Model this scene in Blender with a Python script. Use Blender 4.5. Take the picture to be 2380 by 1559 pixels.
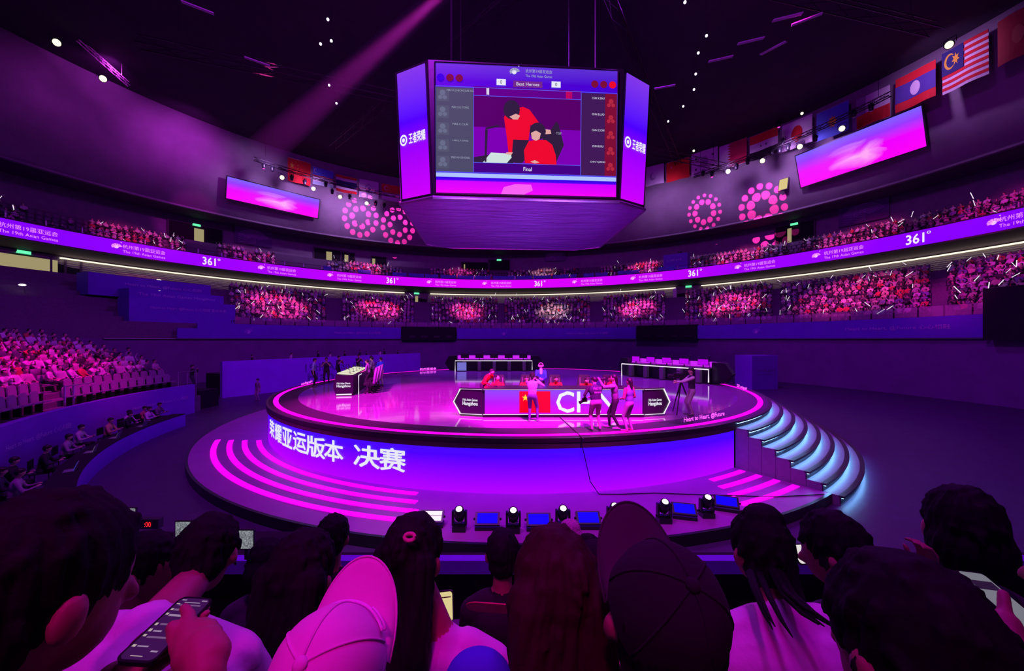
import bpy, bmesh, math, random
import numpy as np
from mathutils import Vector, Matrix, Euler

random.seed(7)
rng = np.random.default_rng(7)
PI = math.pi
SC = bpy.context.scene
COL = SC.collection
for o in list(bpy.data.objects):
    bpy.data.objects.remove(o)

# ------------------------------------------------------------------ camera
F, HZ, CX, EYE = 870.0, 790.0, 1190.0, 4.6      # focal length in px, horizon row, centre column, eye height (m)
cam_d = bpy.data.cameras.new('camera')
cam = bpy.data.objects.new('camera', cam_d)
COL.objects.link(cam)
cam.location = (0, 0, EYE)
cam.rotation_euler = (PI / 2, 0, 0)
cam_d.sensor_width = 36.0
cam_d.lens = 36.0 * F / 2380.0
cam_d.shift_y = (HZ - 779.5) / 2380.0
cam_d.clip_start, cam_d.clip_end = 0.05, 400
SC.camera = cam

# ------------------------------------------------------------------ colour management
SC.view_settings.view_transform = 'Standard'
SC.view_settings.look = 'None'
SC.view_settings.gamma = 1
SC.view_settings.use_curve_mapping = False
SC.view_settings.exposure = 0.0

# ------------------------------------------------------------------ world: the hall is closed, only a trace of violet haze light
w = bpy.data.worlds.new('world')
SC.world = w
w.use_nodes = True
w.node_tree.nodes['Background'].inputs[0].default_value = (0.25, 0.02, 0.6, 1)
w.node_tree.nodes['Background'].inputs[1].default_value = 0.02

cy = SC.cycles
cy.max_bounces, cy.diffuse_bounces, cy.glossy_bounces, cy.transmission_bounces, cy.transparent_max_bounces, cy.volume_bounces = 4, 2, 2, 1, 6, 0
cy.caustics_reflective = cy.caustics_refractive = False

# stage and bowl centres
S = Vector((0.27, 23.7, 0))
B = Vector((-2.0, 23.2, 0))


def lamp(name, kind, loc, power, color, target=None, angle=60, blend=0.6, radius=0.3):
    d = bpy.data.lights.new(name, kind)
    d.energy = power
    d.color = color
    if kind in ('SPOT', 'POINT'):
        d.shadow_soft_size = radius
    if kind == 'SPOT':
        d.spot_size = math.radians(angle)
        d.spot_blend = blend
    if kind == 'AREA':
        d.shape = 'DISK'
        d.size = radius
    o = bpy.data.objects.new(name, d)
    COL.objects.link(o)
    o.location = loc
    if target is not None:
        q = (Vector(target) - Vector(loc)).to_track_quat('-Z', 'Y')
        o.rotation_euler = q.to_euler()
    return o


def px(x, y, Y):
    """photo pixel -> point of the hall at depth Y"""
    return Vector(((x - CX) / F * Y, Y, EYE + (HZ - y) / F * Y))


def pz(x, y, z):
    """photo pixel -> point of the hall at height z"""
    Y = (EYE - z) * F / (y - HZ)
    return Vector(((x - CX) / F * Y, Y, z))


def on_ring(x, y, c, R):
    """photo pixel -> far point on the cylinder of radius R about c"""
    dx = (x - CX) / F
    a = dx * dx + 1
    b = -2 * (dx * c.x + c.y)
    k = c.x ** 2 + c.y ** 2 - R * R
    t = (-b + math.sqrt(b * b - 4 * a * k)) / (2 * a)
    return Vector((dx * t, t, EYE + (HZ - y) / F * t))


def az_at(x, c, R):
    p = on_ring(x, HZ, c, R)
    return math.atan2(p.y - c.y, p.x - c.x)


def pol(c, R, a, z=0.0):
    return Vector((c.x + R * math.cos(a), c.y + R * math.sin(a), z))


# ---------------- the hall's lamps and added fill lights, placed without fixtures
VIO = (0.42, 0.03, 1.0)
MAG = (1.0, 0.02, 0.62)
PNK = (1.0, 0.05, 0.42)
BLU = (0.16, 0.10, 1.0)
LIGHTS = [
    # name, loc, power, colour, target, cone, blend, radius
    ('ambient_fill', (-6, 6, 30), 26000, (0.50, 0.02, 0.95), (0, 40, 4), 150, 1.0, 2.0),  # added fill for the violet ambient level, belongs to no fitting
    ('ambient_fill', (10, 30, 31), 22000, (0.42, 0.02, 1.0), (0, 26, 0), 160, 1.0, 2.0),
    ('stage_lamp', (-12, 4, 24), 125000, (1.0, 0.0, 0.78), (-4.5, 17.5, 1.85), 26, 0.6, 0.5),
    ('stage_lamp', (4, 1, 24), 150000, (1.0, 0.0, 0.85), (1.6, 14.9, 1.85), 19, 0.35, 0.5),
    ('stage_lamp', (-4, 44, 24), 42000, (0.30, 0.02, 1.0), (0, 31, 1.8), 44, 0.8, 0.5),
    ('stage_lamp', (18, 34, 24), 42000, (0.45, 0.0, 1.0), (8, 22, 1.8), 36, 0.8, 0.5),
    ('people_fill', (1.5, 3, 19), 9000, (1.0, 0.62, 0.60), (1.4, 15.3, 2.9), 17, 0.9, 0.4),  # added fill that brightens the people on stage, hangs on nothing
    ('stage_lamp', (0, 0, 18), 2600, (0.8, 0.0, 1.0), (0.3, 9.0, 0.3), 70, 0.9, 0.5),  # wash added to turn the apron magenta
    ('people_fill', (4, -2, 22), 7000, (1.0, 0.26, 0.90), (1.5, 16, 2.4), 52, 0.8, 0.6),
    ('underside_fill', (-3.2, 8.8, 0.9), 4200, (0.40, 0.12, 1.0), (-1.0, 21.5, 11.7), 28, 0.9, 0.1),  # added uplight for the scoreboard cover, apart from the moving heads
    ('underside_fill', (5.4, 9.2, 0.9), 4200, (0.40, 0.12, 1.0), (2.6, 22.0, 11.7), 28, 0.9, 0.1),
    ('people_fill', (-12, 6, 20), 4200, (1.0, 0.60, 0.70), (-8.5, 22.0, 2.5), 18, 0.9, 0.4),
    ('front_lamp', (-5, 2.0, 16), 3400, (0.80, 0.55, 0.85), (-2.6, 8.2, 0.3), 14, 1.0, 0.4),
]
for n, l, p, c, t, a, b, r in LIGHTS:
    lamp(n, 'SPOT', l, p, c, t, a, b, r)

# ------------------------------------------------------------------ materials
MATS = {}


def new_mat(name):
    m = bpy.data.materials.new(name)
    m.use_nodes = True
    return m, m.node_tree.nodes, m.node_tree.links, m.node_tree.nodes['Principled BSDF']


def mat(name, color, rough=0.6, metal=0.0, var=0.12, scale=6.0, bump=0.0, bscale=40.0, spec=0.4):
    """plain surface: base colour broken up by noise, optional fine relief"""
    if name in MATS:
        return MATS[name]
    m, N, L, P = new_mat(name)
    tc = N.new('ShaderNodeTexCoord')
    nz = N.new('ShaderNodeTexNoise')
    nz.inputs['Scale'].default_value = scale
    nz.inputs['Detail'].default_value = 3
    L.new(tc.outputs['Object'], nz.inputs['Vector'])
    mx = N.new('ShaderNodeMix')
    mx.data_type = 'RGBA'
    a = [max(0, c * (1 - var)) for c in color]
    b = [min(1, c * (1 + var)) for c in color]
    mx.inputs[6].default_value = (*a, 1)
    mx.inputs[7].default_value = (*b, 1)
    L.new(nz.outputs['Fac'], mx.inputs[0])
    L.new(mx.outputs[2], P.inputs['Base Color'])
    P.inputs['Roughness'].default_value = rough
    P.inputs['Metallic'].default_value = metal
    P.inputs['Specular IOR Level'].default_value = spec
    if bump:
        n2 = N.new('ShaderNodeTexNoise')
        n2.inputs['Scale'].default_value = bscale
        n2.inputs['Detail'].default_value = 4
        L.new(tc.outputs['Object'], n2.inputs['Vector'])
        bp = N.new('ShaderNodeBump')
        bp.inputs['Strength'].default_value = bump
        bp.inputs['Distance'].default_value = 0.05
        L.new(n2.outputs['Fac'], bp.inputs['Height'])
        L.new(bp.outputs['Normal'], P.inputs['Normal'])
    MATS[name] = m
    return m


def emis(name, color, strength=1.0, sample=True):
    """a surface that gives off light (LED, lamp, lit sign)"""
    if name in MATS:
        return MATS[name]
    m, N, L, P = new_mat(name)
    P.inputs['Base Color'].default_value = (0.01, 0.01, 0.01, 1)
    P.inputs['Roughness'].default_value = 0.5
    P.inputs['Specular IOR Level'].default_value = 0.05
    P.inputs['Emission Color'].default_value = (*color, 1)
    P.inputs['Emission Strength'].default_value = strength
    if not sample:
        m.cycles.emission_sampling = 'NONE'
    MATS[name] = m
    return m


def led(name, stops, axis='Z', lo=0.0, hi=1.0, strength=1.0, cloud=0.0, gen=False, cloud_col=(1, 0.45, 0.9), cscale=3.0, sample=True):
    """LED display: a colour ramp along one axis of the object, optional bright cloud in the picture"""
    if name in MATS:
        return MATS[name]
    m, N, L, P = new_mat(name)
    tc = N.new('ShaderNodeTexCoord')
    sp = N.new('ShaderNodeSeparateXYZ')
    L.new(tc.outputs['Generated' if gen else 'Object'], sp.inputs[0])
    mr = N.new('ShaderNodeMapRange')
    mr.inputs[1].default_value, mr.inputs[2].default_value = lo, hi
    L.new(sp.outputs['XYZ'.index(axis)], mr.inputs[0])
    cr = N.new('ShaderNodeValToRGB')
    el = cr.color_ramp.elements
    while len(el) < len(stops):
        el.new(0.5)
    for e, (p, c) in zip(el, stops):
        e.position = p
        e.color = (*c, 1)
    L.new(mr.outputs[0], cr.inputs[0])
    out = cr.outputs[0]
    if cloud:
        nz = N.new('ShaderNodeTexNoise')
        nz.inputs['Scale'].default_value = cscale
        nz.inputs['Detail'].default_value = 5
        nz.inputs['Distortion'].default_value = 1.2
        L.new(tc.outputs['Generated'], nz.inputs['Vector'])
        gr = N.new('ShaderNodeTexGradient')
        gr.gradient_type = 'SPHERICAL'
        mp = N.new('ShaderNodeMapping')
        mp.inputs['Location'].default_value = (-1.05, 0, -0.62)
        mp.inputs['Scale'].default_value = (2.1, 0, 1.5)
        L.new(tc.outputs['Generated'], mp.inputs[0])
        L.new(mp.outputs[0], gr.inputs[0])
        mu = N.new('ShaderNodeMath')
        mu.operation = 'MULTIPLY'
        L.new(nz.outputs['Fac'], mu.inputs[0])
        L.new(gr.outputs['Fac'], mu.inputs[1])
        r2 = N.new('ShaderNodeMapRange')
        r2.inputs[1].default_value, r2.inputs[2].default_value = 0.22, 0.50
        r2.inputs[4].default_value = cloud
        L.new(mu.outputs[0], r2.inputs[0])
        mx = N.new('ShaderNodeMix')
        mx.data_type = 'RGBA'
        L.new(r2.outputs[0], mx.inputs[0])
        L.new(out, mx.inputs[6])
        mx.inputs[7].default_value = (*cloud_col, 1)
        out = mx.outputs[2]
    P.inputs['Base Color'].default_value = (0.01, 0.01, 0.01, 1)
    P.inputs['Roughness'].default_value = 0.6
    L.new(out, P.inputs['Emission Color'])
    P.inputs['Emission Strength'].default_value = strength
    if not sample:
        m.cycles.emission_sampling = 'NONE'
    MATS[name] = m
    return m


# ------------------------------------------------------------------ mesh builder
SCRATCH = bpy.data.scenes.new('scratch')


def baked(ob):
    """evaluated mesh of one object, worked out in a scene of its own"""
    SCRATCH.collection.objects.link(ob)
    vl = SCRATCH.view_layers[0]
    vl.update()
    me = bpy.data.meshes.new_from_object(ob.evaluated_get(vl.depsgraph))
    return me


class MB:
    def __init__(s):
        s.v, s.f, s.m = [], [], []

    def add(s, vs, fs, mi=0):
        k = len(s.v)
        s.v += [tuple(p) for p in vs]
        s.f += [tuple(i + k for i in f) for f in fs]
        s.m += [mi] * len(fs)
        return s

    def box(s, c, d, mi=0, rz=0.0, M=None):
        x, y, z = d[0] / 2, d[1] / 2, d[2] / 2
        vs = [Vector((i * x, j * y, k * z)) for k in (-1, 1) for j in (-1, 1) for i in (-1, 1)]
        R = M if M is not None else Matrix.Rotation(rz, 3, 'Z')
        vs = [R @ v + Vector(c) for v in vs]
        return s.add(vs, [(0, 2, 3, 1), (4, 5, 7, 6), (0, 1, 5, 4), (2, 6, 7, 3), (0, 4, 6, 2), (1, 3, 7, 5)], mi)

    def prism(s, poly, axis_pts, mi=0):
        """poly: list of 3D points (one face); axis_pts: offset vector; extruded"""
        n = len(poly)
        a = [Vector(p) for p in poly]
        b = [p + Vector(axis_pts) for p in a]
        fs = [tuple(reversed(range(n))), tuple(range(n, 2 * n))]
        fs += [(i, (i + 1) % n, n + (i + 1) % n, n + i) for i in range(n)]
        return s.add(a + b, fs, mi)

    def tube(s, pts, r, seg=6, mi=0, cap=True, radii=None):
        pts = [Vector(p) for p in pts]
        n = len(pts)
        vs = []
        for i, p in enumerate(pts):
            t = (pts[min(i + 1, n - 1)] - pts[max(i - 1, 0)])
            t = t.normalized() if t.length > 1e-9 else Vector((0, 0, 1))
            u = t.cross(Vector((0, 0, 1)))
            if u.length < 1e-3:
                u = t.cross(Vector((1, 0, 0)))
            u.normalize()
            v = t.cross(u)
            rr = radii[i] if radii else r
            vs += [p + (u * math.cos(2 * PI * k / seg) + v * math.sin(2 * PI * k / seg)) * rr for k in range(seg)]
        fs = []
        for i in range(n - 1):
            for k in range(seg):
                k2 = (k + 1) % seg
                fs.append((i * seg + k, i * seg + k2, (i + 1) * seg + k2, (i + 1) * seg + k))
        if cap:
            fs += [tuple(reversed(range(seg))), tuple(range((n - 1) * seg, n * seg))]
        return s.add(vs, fs, mi)

    def arc(s, c, r0, r1, z0, z1, a0, a1, n=64, mi=0, closed=False, z0b=None, z1b=None):
        """solid ring segment; inner radius r0 / outer r1; z0b,z1b: heights at the outer radius"""
        z0b = z0 if z0b is None else z0b
        z1b = z1 if z1b is None else z1b
        vs, fs = [], []
        m = n if closed else n + 1
        for i in range(m):
            a = a0 + (a1 - a0) * i / n
            ca, sa = math.cos(a), math.sin(a)
            vs += [(c[0] + r0 * ca, c[1] + r0 * sa, z0), (c[0] + r1 * ca, c[1] + r1 * sa, z0b),
                   (c[0] + r1 * ca, c[1] + r1 * sa, z1b), (c[0] + r0 * ca, c[1] + r0 * sa, z1)]
        for i in range(n):
            p, q = 4 * i, 4 * ((i + 1) % m)
            for k in range(4):
                k2 = (k + 1) % 4
                fs.append((p + k, q + k, q + k2, p + k2))
        if not closed:
            fs += [(0, 1, 2, 3), (4 * n + 3, 4 * n + 2, 4 * n + 1, 4 * n)]
        return s.add(vs, fs, mi)

    def ball(s, c, r, mi=0, seg=10, rings=6, M=None):
        rx, ry, rz = (r, r, r) if not hasattr(r, '__len__') else r
        vs = [Vector((0, 0, rz))]
        for i in range(1, rings):
            t = PI * i / rings
            for k in range(seg):
                a = 2 * PI * k / seg
                vs.append(Vector((rx * math.sin(t) * math.cos(a), ry * math.sin(t) * math.sin(a), rz * math.cos(t))))
        vs.append(Vector((0, 0, -rz)))
        if M is not None:
            vs = [M @ v for v in vs]
        vs = [v + Vector(c) for v in vs]
        fs = [(0, 1 + k, 1 + (k + 1) % seg) for k in range(seg)]
        for i in range(rings - 2):
            for k in range(seg):
                k2 = (k + 1) % seg
                fs.append((1 + i * seg + k, 1 + (i + 1) * seg + k, 1 + (i + 1) * seg + k2, 1 + i * seg + k2))
        e = len(vs) - 1
        fs += [(e, 1 + (rings - 2) * seg + (k + 1) % seg, 1 + (rings - 2) * seg + k) for k in range(seg)]
        return s.add(vs, fs, mi)

    def lathe(s, prof, c=(0, 0, 0), seg=16, mi=0, M=None):
        vs, fs = [], []
        for r, z in prof:
            for k in range(seg):
                a = 2 * PI * k / seg
                v = Vector((r * math.cos(a), r * math.sin(a), z))
                if M is not None:
                    v = M @ v
                vs.append(v + Vector(c))
        for i in range(len(prof) - 1):
            for k in range(seg):
                k2 = (k + 1) % seg
                fs.append((i * seg + k, i * seg + k2, (i + 1) * seg + k2, (i + 1) * seg + k))
        fs += [tuple(reversed(range(seg))), tuple(range((len(prof) - 1) * seg, len(prof) * seg))]
        return s.add(vs, fs, mi)

    def mesh(s, name, mats, smooth=False):
        me = bpy.data.meshes.new(name)
        me.from_pydata(s.v, [], s.f)
        for m in (mats if isinstance(mats, (list, tuple)) else [mats]):
            me.materials.append(m)
        if any(s.m):
            me.polygons.foreach_set('material_index', s.m)
        if smooth:
            me.polygons.foreach_set('use_smooth', [True] * len(me.polygons))
        me.update()
        return me

    def build(s, name, mats, parent=None, smooth=False):
        return put(name, s.mesh(name, mats, smooth), parent)


def put(name, me, parent=None):
    o = bpy.data.objects.new(name, me)
    COL.objects.link(o)
    if parent is not None:
        o.parent = parent
        o.matrix_parent_inverse = Matrix.Identity(4)
    return o


def tag(o, label=None, cat=None, group=None, kind=None):
    for k, v in (('label', label), ('category', cat), ('group', group), ('kind', kind)):
        if v:
            o[k] = v
    return o


def thing(name, label, cat, loc=(0, 0, 0), rz=0.0, group=None):
    o = bpy.data.objects.new(name, None)
    o.empty_display_size = 0.1
    COL.objects.link(o)
    o.location = loc
    o.rotation_euler = (0, 0, rz)
    return tag(o, label, cat, group)


def struct(name, mb, mats, smooth=False, parent=None):
    o = mb.build(name, mats, parent, smooth)
    if parent is None:
        o['kind'] = 'structure'
    return o


def copy_tree(o, parent=None):
    c = o.copy()
    COL.objects.link(c)
    if parent is not None:
        c.parent = parent
    for ch in list(o.children):
        copy_tree(ch, c)
    return c


# ------------------------------------------------------------------ lettering: text -> flat polygons -> bent onto a surface
_TXT = {}


def text_poly(body, bold=0.0):
    key = (body, bold)
    if key in _TXT:
        return _TXT[key]
    cu = bpy.data.curves.new('lettering', 'FONT')
    cu.body = body
    cu.size = 1.0
    cu.offset = bold
    cu.resolution_u = 2
    ob = bpy.data.objects.new('lettering', cu)
    me = baked(ob)
    v = np.array([tuple(p.co) for p in me.vertices]) if len(me.vertices) else np.zeros((0, 3))
    f = [tuple(p.vertices) for p in me.polygons]
    bpy.data.objects.remove(ob)
    bpy.data.curves.remove(cu)
    bpy.data.meshes.remove(me)
    if len(v):
        v = v[:, :2]
        v[:, 0] -= (v[:, 0].min() + v[:, 0].max()) / 2
        v[:, 1] -= (v[:, 1].min() + v[:, 1].max()) / 2
    _TXT[key] = (v, f)
    return v, f


def letters(name, body, place, width=None, height=None, parent=None, m=None, bold=0.0):
    """place(u, v) -> 3D; u along the line, v up, both in metres, (0,0) the middle of the text"""
    v, f = text_poly(body, 0.0)
    if not len(v):
        return None
    W, Hh = np.ptp(v[:, 0]), np.ptp(v[:, 1])
    sx = width / W if width else height / Hh
    sy = height / Hh if height else sx
    mb = MB()
    offs = [(0, 0)] if not bold else [(bold * math.cos(k * PI / 3), bold * math.sin(k * PI / 3)) for k in range(6)]
    for ox, oy in offs:          # heavier strokes: the outline laid down several times, a hair apart
        mb.add([place((x + ox) * sx, (y + oy) * sy) for x, y in v], f)
    return mb.build(name, m, parent)


def flat(o, ux, uy, off=0.0):
    """placement on a plane: origin, right and up vectors, lifted by off along right x up"""
    o, ux, uy = Vector(o), Vector(ux).normalized(), Vector(uy).normalized()
    n = ux.cross(uy)
    return lambda u, v: o + ux * u + uy * v + n * off


def bent(c, R, a, z, sgn=1):
    """placement on a cylinder about c, seen from outside (sgn=1) or from inside (sgn=-1)"""
    return lambda u, v: (c[0] + R * math.cos(a + sgn * u / R), c[1] + R * math.sin(a + sgn * u / R), z + v)


# ------------------------------------------------------------------ figures: tapered limbs grown into one continuous skin
def _capsule(p0, r0, p1, r1, seg=10):
    p0, p1 = Vector(p0), Vector(p1)
    d = p1 - p0
    L = d.length
    t = d / L if L > 1e-6 else Vector((0, 0, 1))
    prof = []
    for i in range(4):
        a = -PI / 2 + PI / 2 * i / 3
        prof.append((max(r0 * math.cos(a), r0 * 0.05), r0 * math.sin(a)))
    for i in range(4):
        a = PI / 2 * i / 3
        prof.append((max(r1 * math.cos(a), r1 * 0.05), L + r1 * math.sin(a)))
    u = t.cross(Vector((0, 0, 1)))
    if u.length < 1e-3:
        u = Vector((1, 0, 0))
    u.normalize()
    M = Matrix((u, t.cross(u), t)).transposed()
    mb = MB()
    mb.lathe(prof, p0, seg, M=M)
    return mb.v, mb.f


def grow(prims, voxel, mats, name, smooth=3, ratio=None, strand=0.0):
    """prims: ('c', p0, r0, p1, r1, mi) tapered limb or ('e', centre, (rx,ry,rz), euler, mi) ellipsoid -> one remeshed skin"""
    mb = MB()
    for p in prims:
        if p[0] == 'c':
            v, f = _capsule(*p[1:5])
            mb.add(v, f)
        else:
            mb.ball(p[1], p[2], 0, 14, 9, M=Euler(p[3]).to_matrix() if p[3] else None)
    me = mb.mesh(name, mats)
    ob = bpy.data.objects.new('growing', me)
    r = ob.modifiers.new('r', 'REMESH')
    r.mode = 'VOXEL'
    r.voxel_size = voxel
    r.use_smooth_shade = True
    if smooth:
        sm = ob.modifiers.new('s', 'SMOOTH')
        sm.factor = 0.5
        sm.iterations = smooth
    if ratio:
        d = ob.modifiers.new('d', 'DECIMATE')
        d.ratio = ratio
    out = baked(ob)
    bpy.data.objects.remove(ob)
    bpy.data.meshes.remove(me)
    out.name = name
    out.materials.clear()
    for m in mats:
        out.materials.append(m)
    n = len(out.polygons)
    if len(mats) > 1 and n:
        c = np.empty(n * 3, dtype=np.float32)
        out.polygons.foreach_get('center', c)
        c = c.reshape(-1, 3)
        best = np.full(n, 1e9)
        idx = np.zeros(n, dtype=np.int32)
        for p in prims:
            if p[0] == 'c':
                a, b = np.array(p[1]), np.array(p[3])
                ab = b - a
                t = np.clip(((c - a) @ ab) / max(ab @ ab, 1e-9), 0, 1)
                d = np.linalg.norm(c - (a + t[:, None] * ab), axis=1) - (p[2] + (p[4] - p[2]) * t)
                mi = p[5]
            else:
                q = c - np.array(p[1])
                if p[3]:
                    q = q @ np.array(Euler(p[3]).to_matrix())
                rr = np.array(p[2])
                k = np.linalg.norm(q / rr, axis=1)
                d = (k - 1) * rr.min()
                mi = p[4]
            w_ = d < best
            best[w_] = d[w_]
            idx[w_] = mi
        out.polygons.foreach_set('material_index', idx)
    if strand:
        nv = len(out.vertices)
        co = np.empty(nv * 3, dtype=np.float32)
        out.vertices.foreach_get('co', co)
        co = co.reshape(-1, 3)
        ctr = np.array(prims[0][1], dtype=np.float32)
        q = co - ctr
        th = np.arctan2(q[:, 0], q[:, 1])
        wob = np.sin(th * 9 + 3 * np.sin(q[:, 2] * 14)) * 0.8 + np.sin(th * 23 + 5 * np.sin(q[:, 2] * 9 + 1)) + 0.7 * np.sin(th * 47 + 4 * np.sin(q[:, 2] * 17))
        ln = np.linalg.norm(q[:, :2], axis=1) + 1e-4
        fade = np.clip(ln / 0.06, 0, 1)
        co[:, :2] += q[:, :2] / ln[:, None] * (wob * fade * strand)[:, None]
        out.vertices.foreach_set('co', co.ravel())
    out.polygons.foreach_set('use_smooth', [True] * n)
    out.update()
    return out


def ik(a, b, l1, l2, hint):
    """middle joint of a two-bone limb from a to b, bending towards hint; b is pulled in when out of reach"""
    a, b, hint = Vector(a), Vector(b), Vector(hint)
    d = b - a
    L = d.length
    if L > (l1 + l2) * 0.995:
        b = a + d * ((l1 + l2) * 0.995 / L)
        d = b - a
        L = d.length
    t = d / L
    x = (l1 * l1 - l2 * l2 + L * L) / (2 * L)
    hgt = math.sqrt(max(l1 * l1 - x * x, 0))
    n = hint - t * hint.dot(t)
    n = n.normalized() if n.length > 1e-6 else Vector((1, 0, 0))
    return a + t * x + n * hgt, b


_ONES = ['', 'first', 'second', 'third', 'fourth', 'fifth', 'sixth', 'seventh', 'eighth', 'ninth', 'tenth', 'eleventh', 'twelfth', 'thirteenth', 'fourteenth', 'fifteenth', 'sixteenth', 'seventeenth', 'eighteenth', 'nineteenth']
_TENS = {2: 'twent', 3: 'thirt', 4: 'fort', 5: 'fift', 6: 'sixt', 7: 'sevent', 8: 'eight', 9: 'ninet'}


def nth(n):
    """ordinal in words"""
    if n >= 100:
        return 'hundred' + ('th' if n == 100 else '-and-' + nth(n - 100))
    if n < 20:
        return _ONES[n]
    t, o = divmod(n, 10)
    return _TENS[t] + ('ieth' if o == 0 else 'y-' + _ONES[o])

# ================================================================== MATERIALS OF THE HALL
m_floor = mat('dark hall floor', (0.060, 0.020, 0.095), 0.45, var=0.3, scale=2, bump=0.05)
m_black = mat('black cloth', (0.012, 0.01, 0.016), 0.85, var=0.3)
m_blackp = mat('black plastic', (0.02, 0.02, 0.024), 0.4, var=0.2)
m_dmetal = mat('dark metal', (0.05, 0.045, 0.055), 0.4, 0.6, var=0.2)
m_steel = mat('pale steel', (0.55, 0.52, 0.6), 0.35, 0.7)
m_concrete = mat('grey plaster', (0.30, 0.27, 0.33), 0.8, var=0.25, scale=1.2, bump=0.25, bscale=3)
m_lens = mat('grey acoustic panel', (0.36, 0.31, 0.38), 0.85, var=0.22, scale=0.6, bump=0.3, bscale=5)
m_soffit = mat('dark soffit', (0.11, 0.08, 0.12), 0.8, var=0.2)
m_tier = mat('stand concrete', (0.16, 0.13, 0.19), 0.85, var=0.25)
m_ceil = mat('black roof', (0.05, 0.035, 0.06), 0.9, var=0.3, scale=0.5)
m_ban = mat('violet banner cloth', (0.16, 0.03, 0.62), 0.7, var=0.15, scale=0.8)
m_banB = mat('blue violet banner cloth', (0.26, 0.02, 0.72), 0.65, var=0.15, scale=0.8)
m_print = mat('pale banner print', (0.62, 0.45, 0.85), 0.7)
m_printd = mat('faint banner print', (0.30, 0.14, 0.75), 0.7)
m_white = mat('white paint', (0.75, 0.72, 0.76), 0.5)
e_white = emis('white lit letters', (0.9, 0.88, 1.0), 1.0)
e_warm = emis('warm cove light', (1.0, 0.86, 0.62), 1.5)
e_door = emis('lit corridor wall', (0.85, 0.72, 0.36), 0.40)
e_exit = emis('green exit sign', (0.12, 1.0, 0.40), 1.3, sample=False)
e_mag = emis('magenta strip light', (1.0, 0.0, 1.0), 1.6)
e_pink = emis('pink strip light', (1.0, 0.10, 0.95), 1.6)
e_lamp = emis('flood lamp glass', (1.0, 0.95, 0.68), 1.35, sample=False)
e_dot = emis('small roof lamp', (0.95, 0.85, 1.0), 2.2, sample=False)


def wall_panel_mat():
    m, N, L, P = new_mat('ribbed wall panel')
    tc = N.new('ShaderNodeTexCoord')
    wv = N.new('ShaderNodeTexWave')
    wv.bands_direction = 'Z'
    wv.inputs['Scale'].default_value = 1.6
    wv.inputs['Distortion'].default_value = 3.0
    wv.inputs['Detail Scale'].default_value = 2.0
    L.new(tc.outputs['Object'], wv.inputs[0])
    bp = N.new('ShaderNodeBump')
    bp.inputs['Strength'].default_value = 0.8
    bp.inputs['Distance'].default_value = 0.15
    L.new(wv.outputs['Fac'], bp.inputs['Height'])
    L.new(bp.outputs[0], P.inputs['Normal'])
    P.inputs['Base Color'].default_value = (0.33, 0.29, 0.30, 1)
    P.inputs['Roughness'].default_value = 0.8
    return m


m_ribbed = wall_panel_mat()
A0, A1 = math.radians(-75), math.radians(255)


def ringwall(r0, z0, r1, z1, th=0.3, a0=A0, a1=A1, n=160):
    """a wall ring around the bowl: sloping from (r0,z0) to (r1,z1), th thick outwards"""
    mb = MB()
    vs, fs = [], []
    for i in range(n + 1):
        a = a0 + (a1 - a0) * i / n
        for r, z in ((r0, z0), (r1, z1), (r1 + th, z1), (r0 + th, z0)):
            vs.append(pol(B, r, a, z))
    for i in range(n):
        for k in range(4):
            k2 = (k + 1) % 4
            fs.append((4 * i + k, 4 * i + k2, 4 * i + 4 + k2, 4 * i + 4 + k))
    fs += [(3, 2, 1, 0), (4 * n, 4 * n + 1, 4 * n + 2, 4 * n + 3)]
    mb.add(vs, fs)
    return mb


# ================================================================== SETTING
mb = MB()
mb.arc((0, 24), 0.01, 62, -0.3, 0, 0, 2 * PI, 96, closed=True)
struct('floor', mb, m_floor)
mb = MB()
mb.arc(B, 0.01, 50, 32.4, 32.9, 0, 2 * PI, 96, closed=True)
struct('ceiling', mb, m_ceil)
struct('wall_arena', ringwall(36.1, 0, 36.1, 4.75), mat('black curtain with violet haze', (0.19, 0.08, 0.27), 0.9, var=0.25, scale=0.7))  # black curtain cloth, the haze's violet lift put into its colour
struct('wall_upper', ringwall(48, 22.0, 44.5, 32.6), m_lens, smooth=True)
struct('wall_upper_back', ringwall(53, 14, 53, 22.4), m_concrete, smooth=True)
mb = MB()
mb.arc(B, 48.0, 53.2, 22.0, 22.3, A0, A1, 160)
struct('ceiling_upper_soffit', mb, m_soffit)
struct('wall_lower_back', ringwall(48, 8.5, 47.3, 13.15), m_ribbed, smooth=True)
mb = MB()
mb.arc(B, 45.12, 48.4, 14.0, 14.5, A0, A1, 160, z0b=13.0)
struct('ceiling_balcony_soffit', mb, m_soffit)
# outer shell behind everything
struct('wall_outer', ringwall(54, -0.2, 54, 33), m_black)
# wall behind the camera's own stand, closing the bowl
mb = MB()
mb.arc(B, 54, 54.3, -0.2, 33, A1, A0 + 2 * PI, 40)
struct('wall_rear', mb, m_black)

# lower stand: stepped rows between R 36.4 and 47
LOW_ROWS = [(37.0 + 0.9 * k, 6.35 + 0.50 * k) for k in range(11)]      # radius of the seats, floor height
mb = MB()
for k, (r, z) in enumerate(LOW_ROWS):
    mb.arc(B, r - 0.45, r + 0.47, z - 0.9, z, A0, A1, 120)
mb.arc(B, 36.4, 36.6, 4.7, 6.4, A0, A1, 120)
struct('floor_lower_stand', mb, m_tier)
UP_ROWS = [(46.3 + 0.9 * k, 14.75 + 0.62 * k) for k in range(7)]
mb = MB()
for k, (r, z) in enumerate(UP_ROWS):
    mb.arc(B, r - 0.45, r + 0.47, z - 0.9, z, A0, A1, 120)
mb.arc(B, 45.1, 45.9, 14.0, 14.75, A0, A1, 120)
struct('floor_upper_stand', mb, m_tier)

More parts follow.
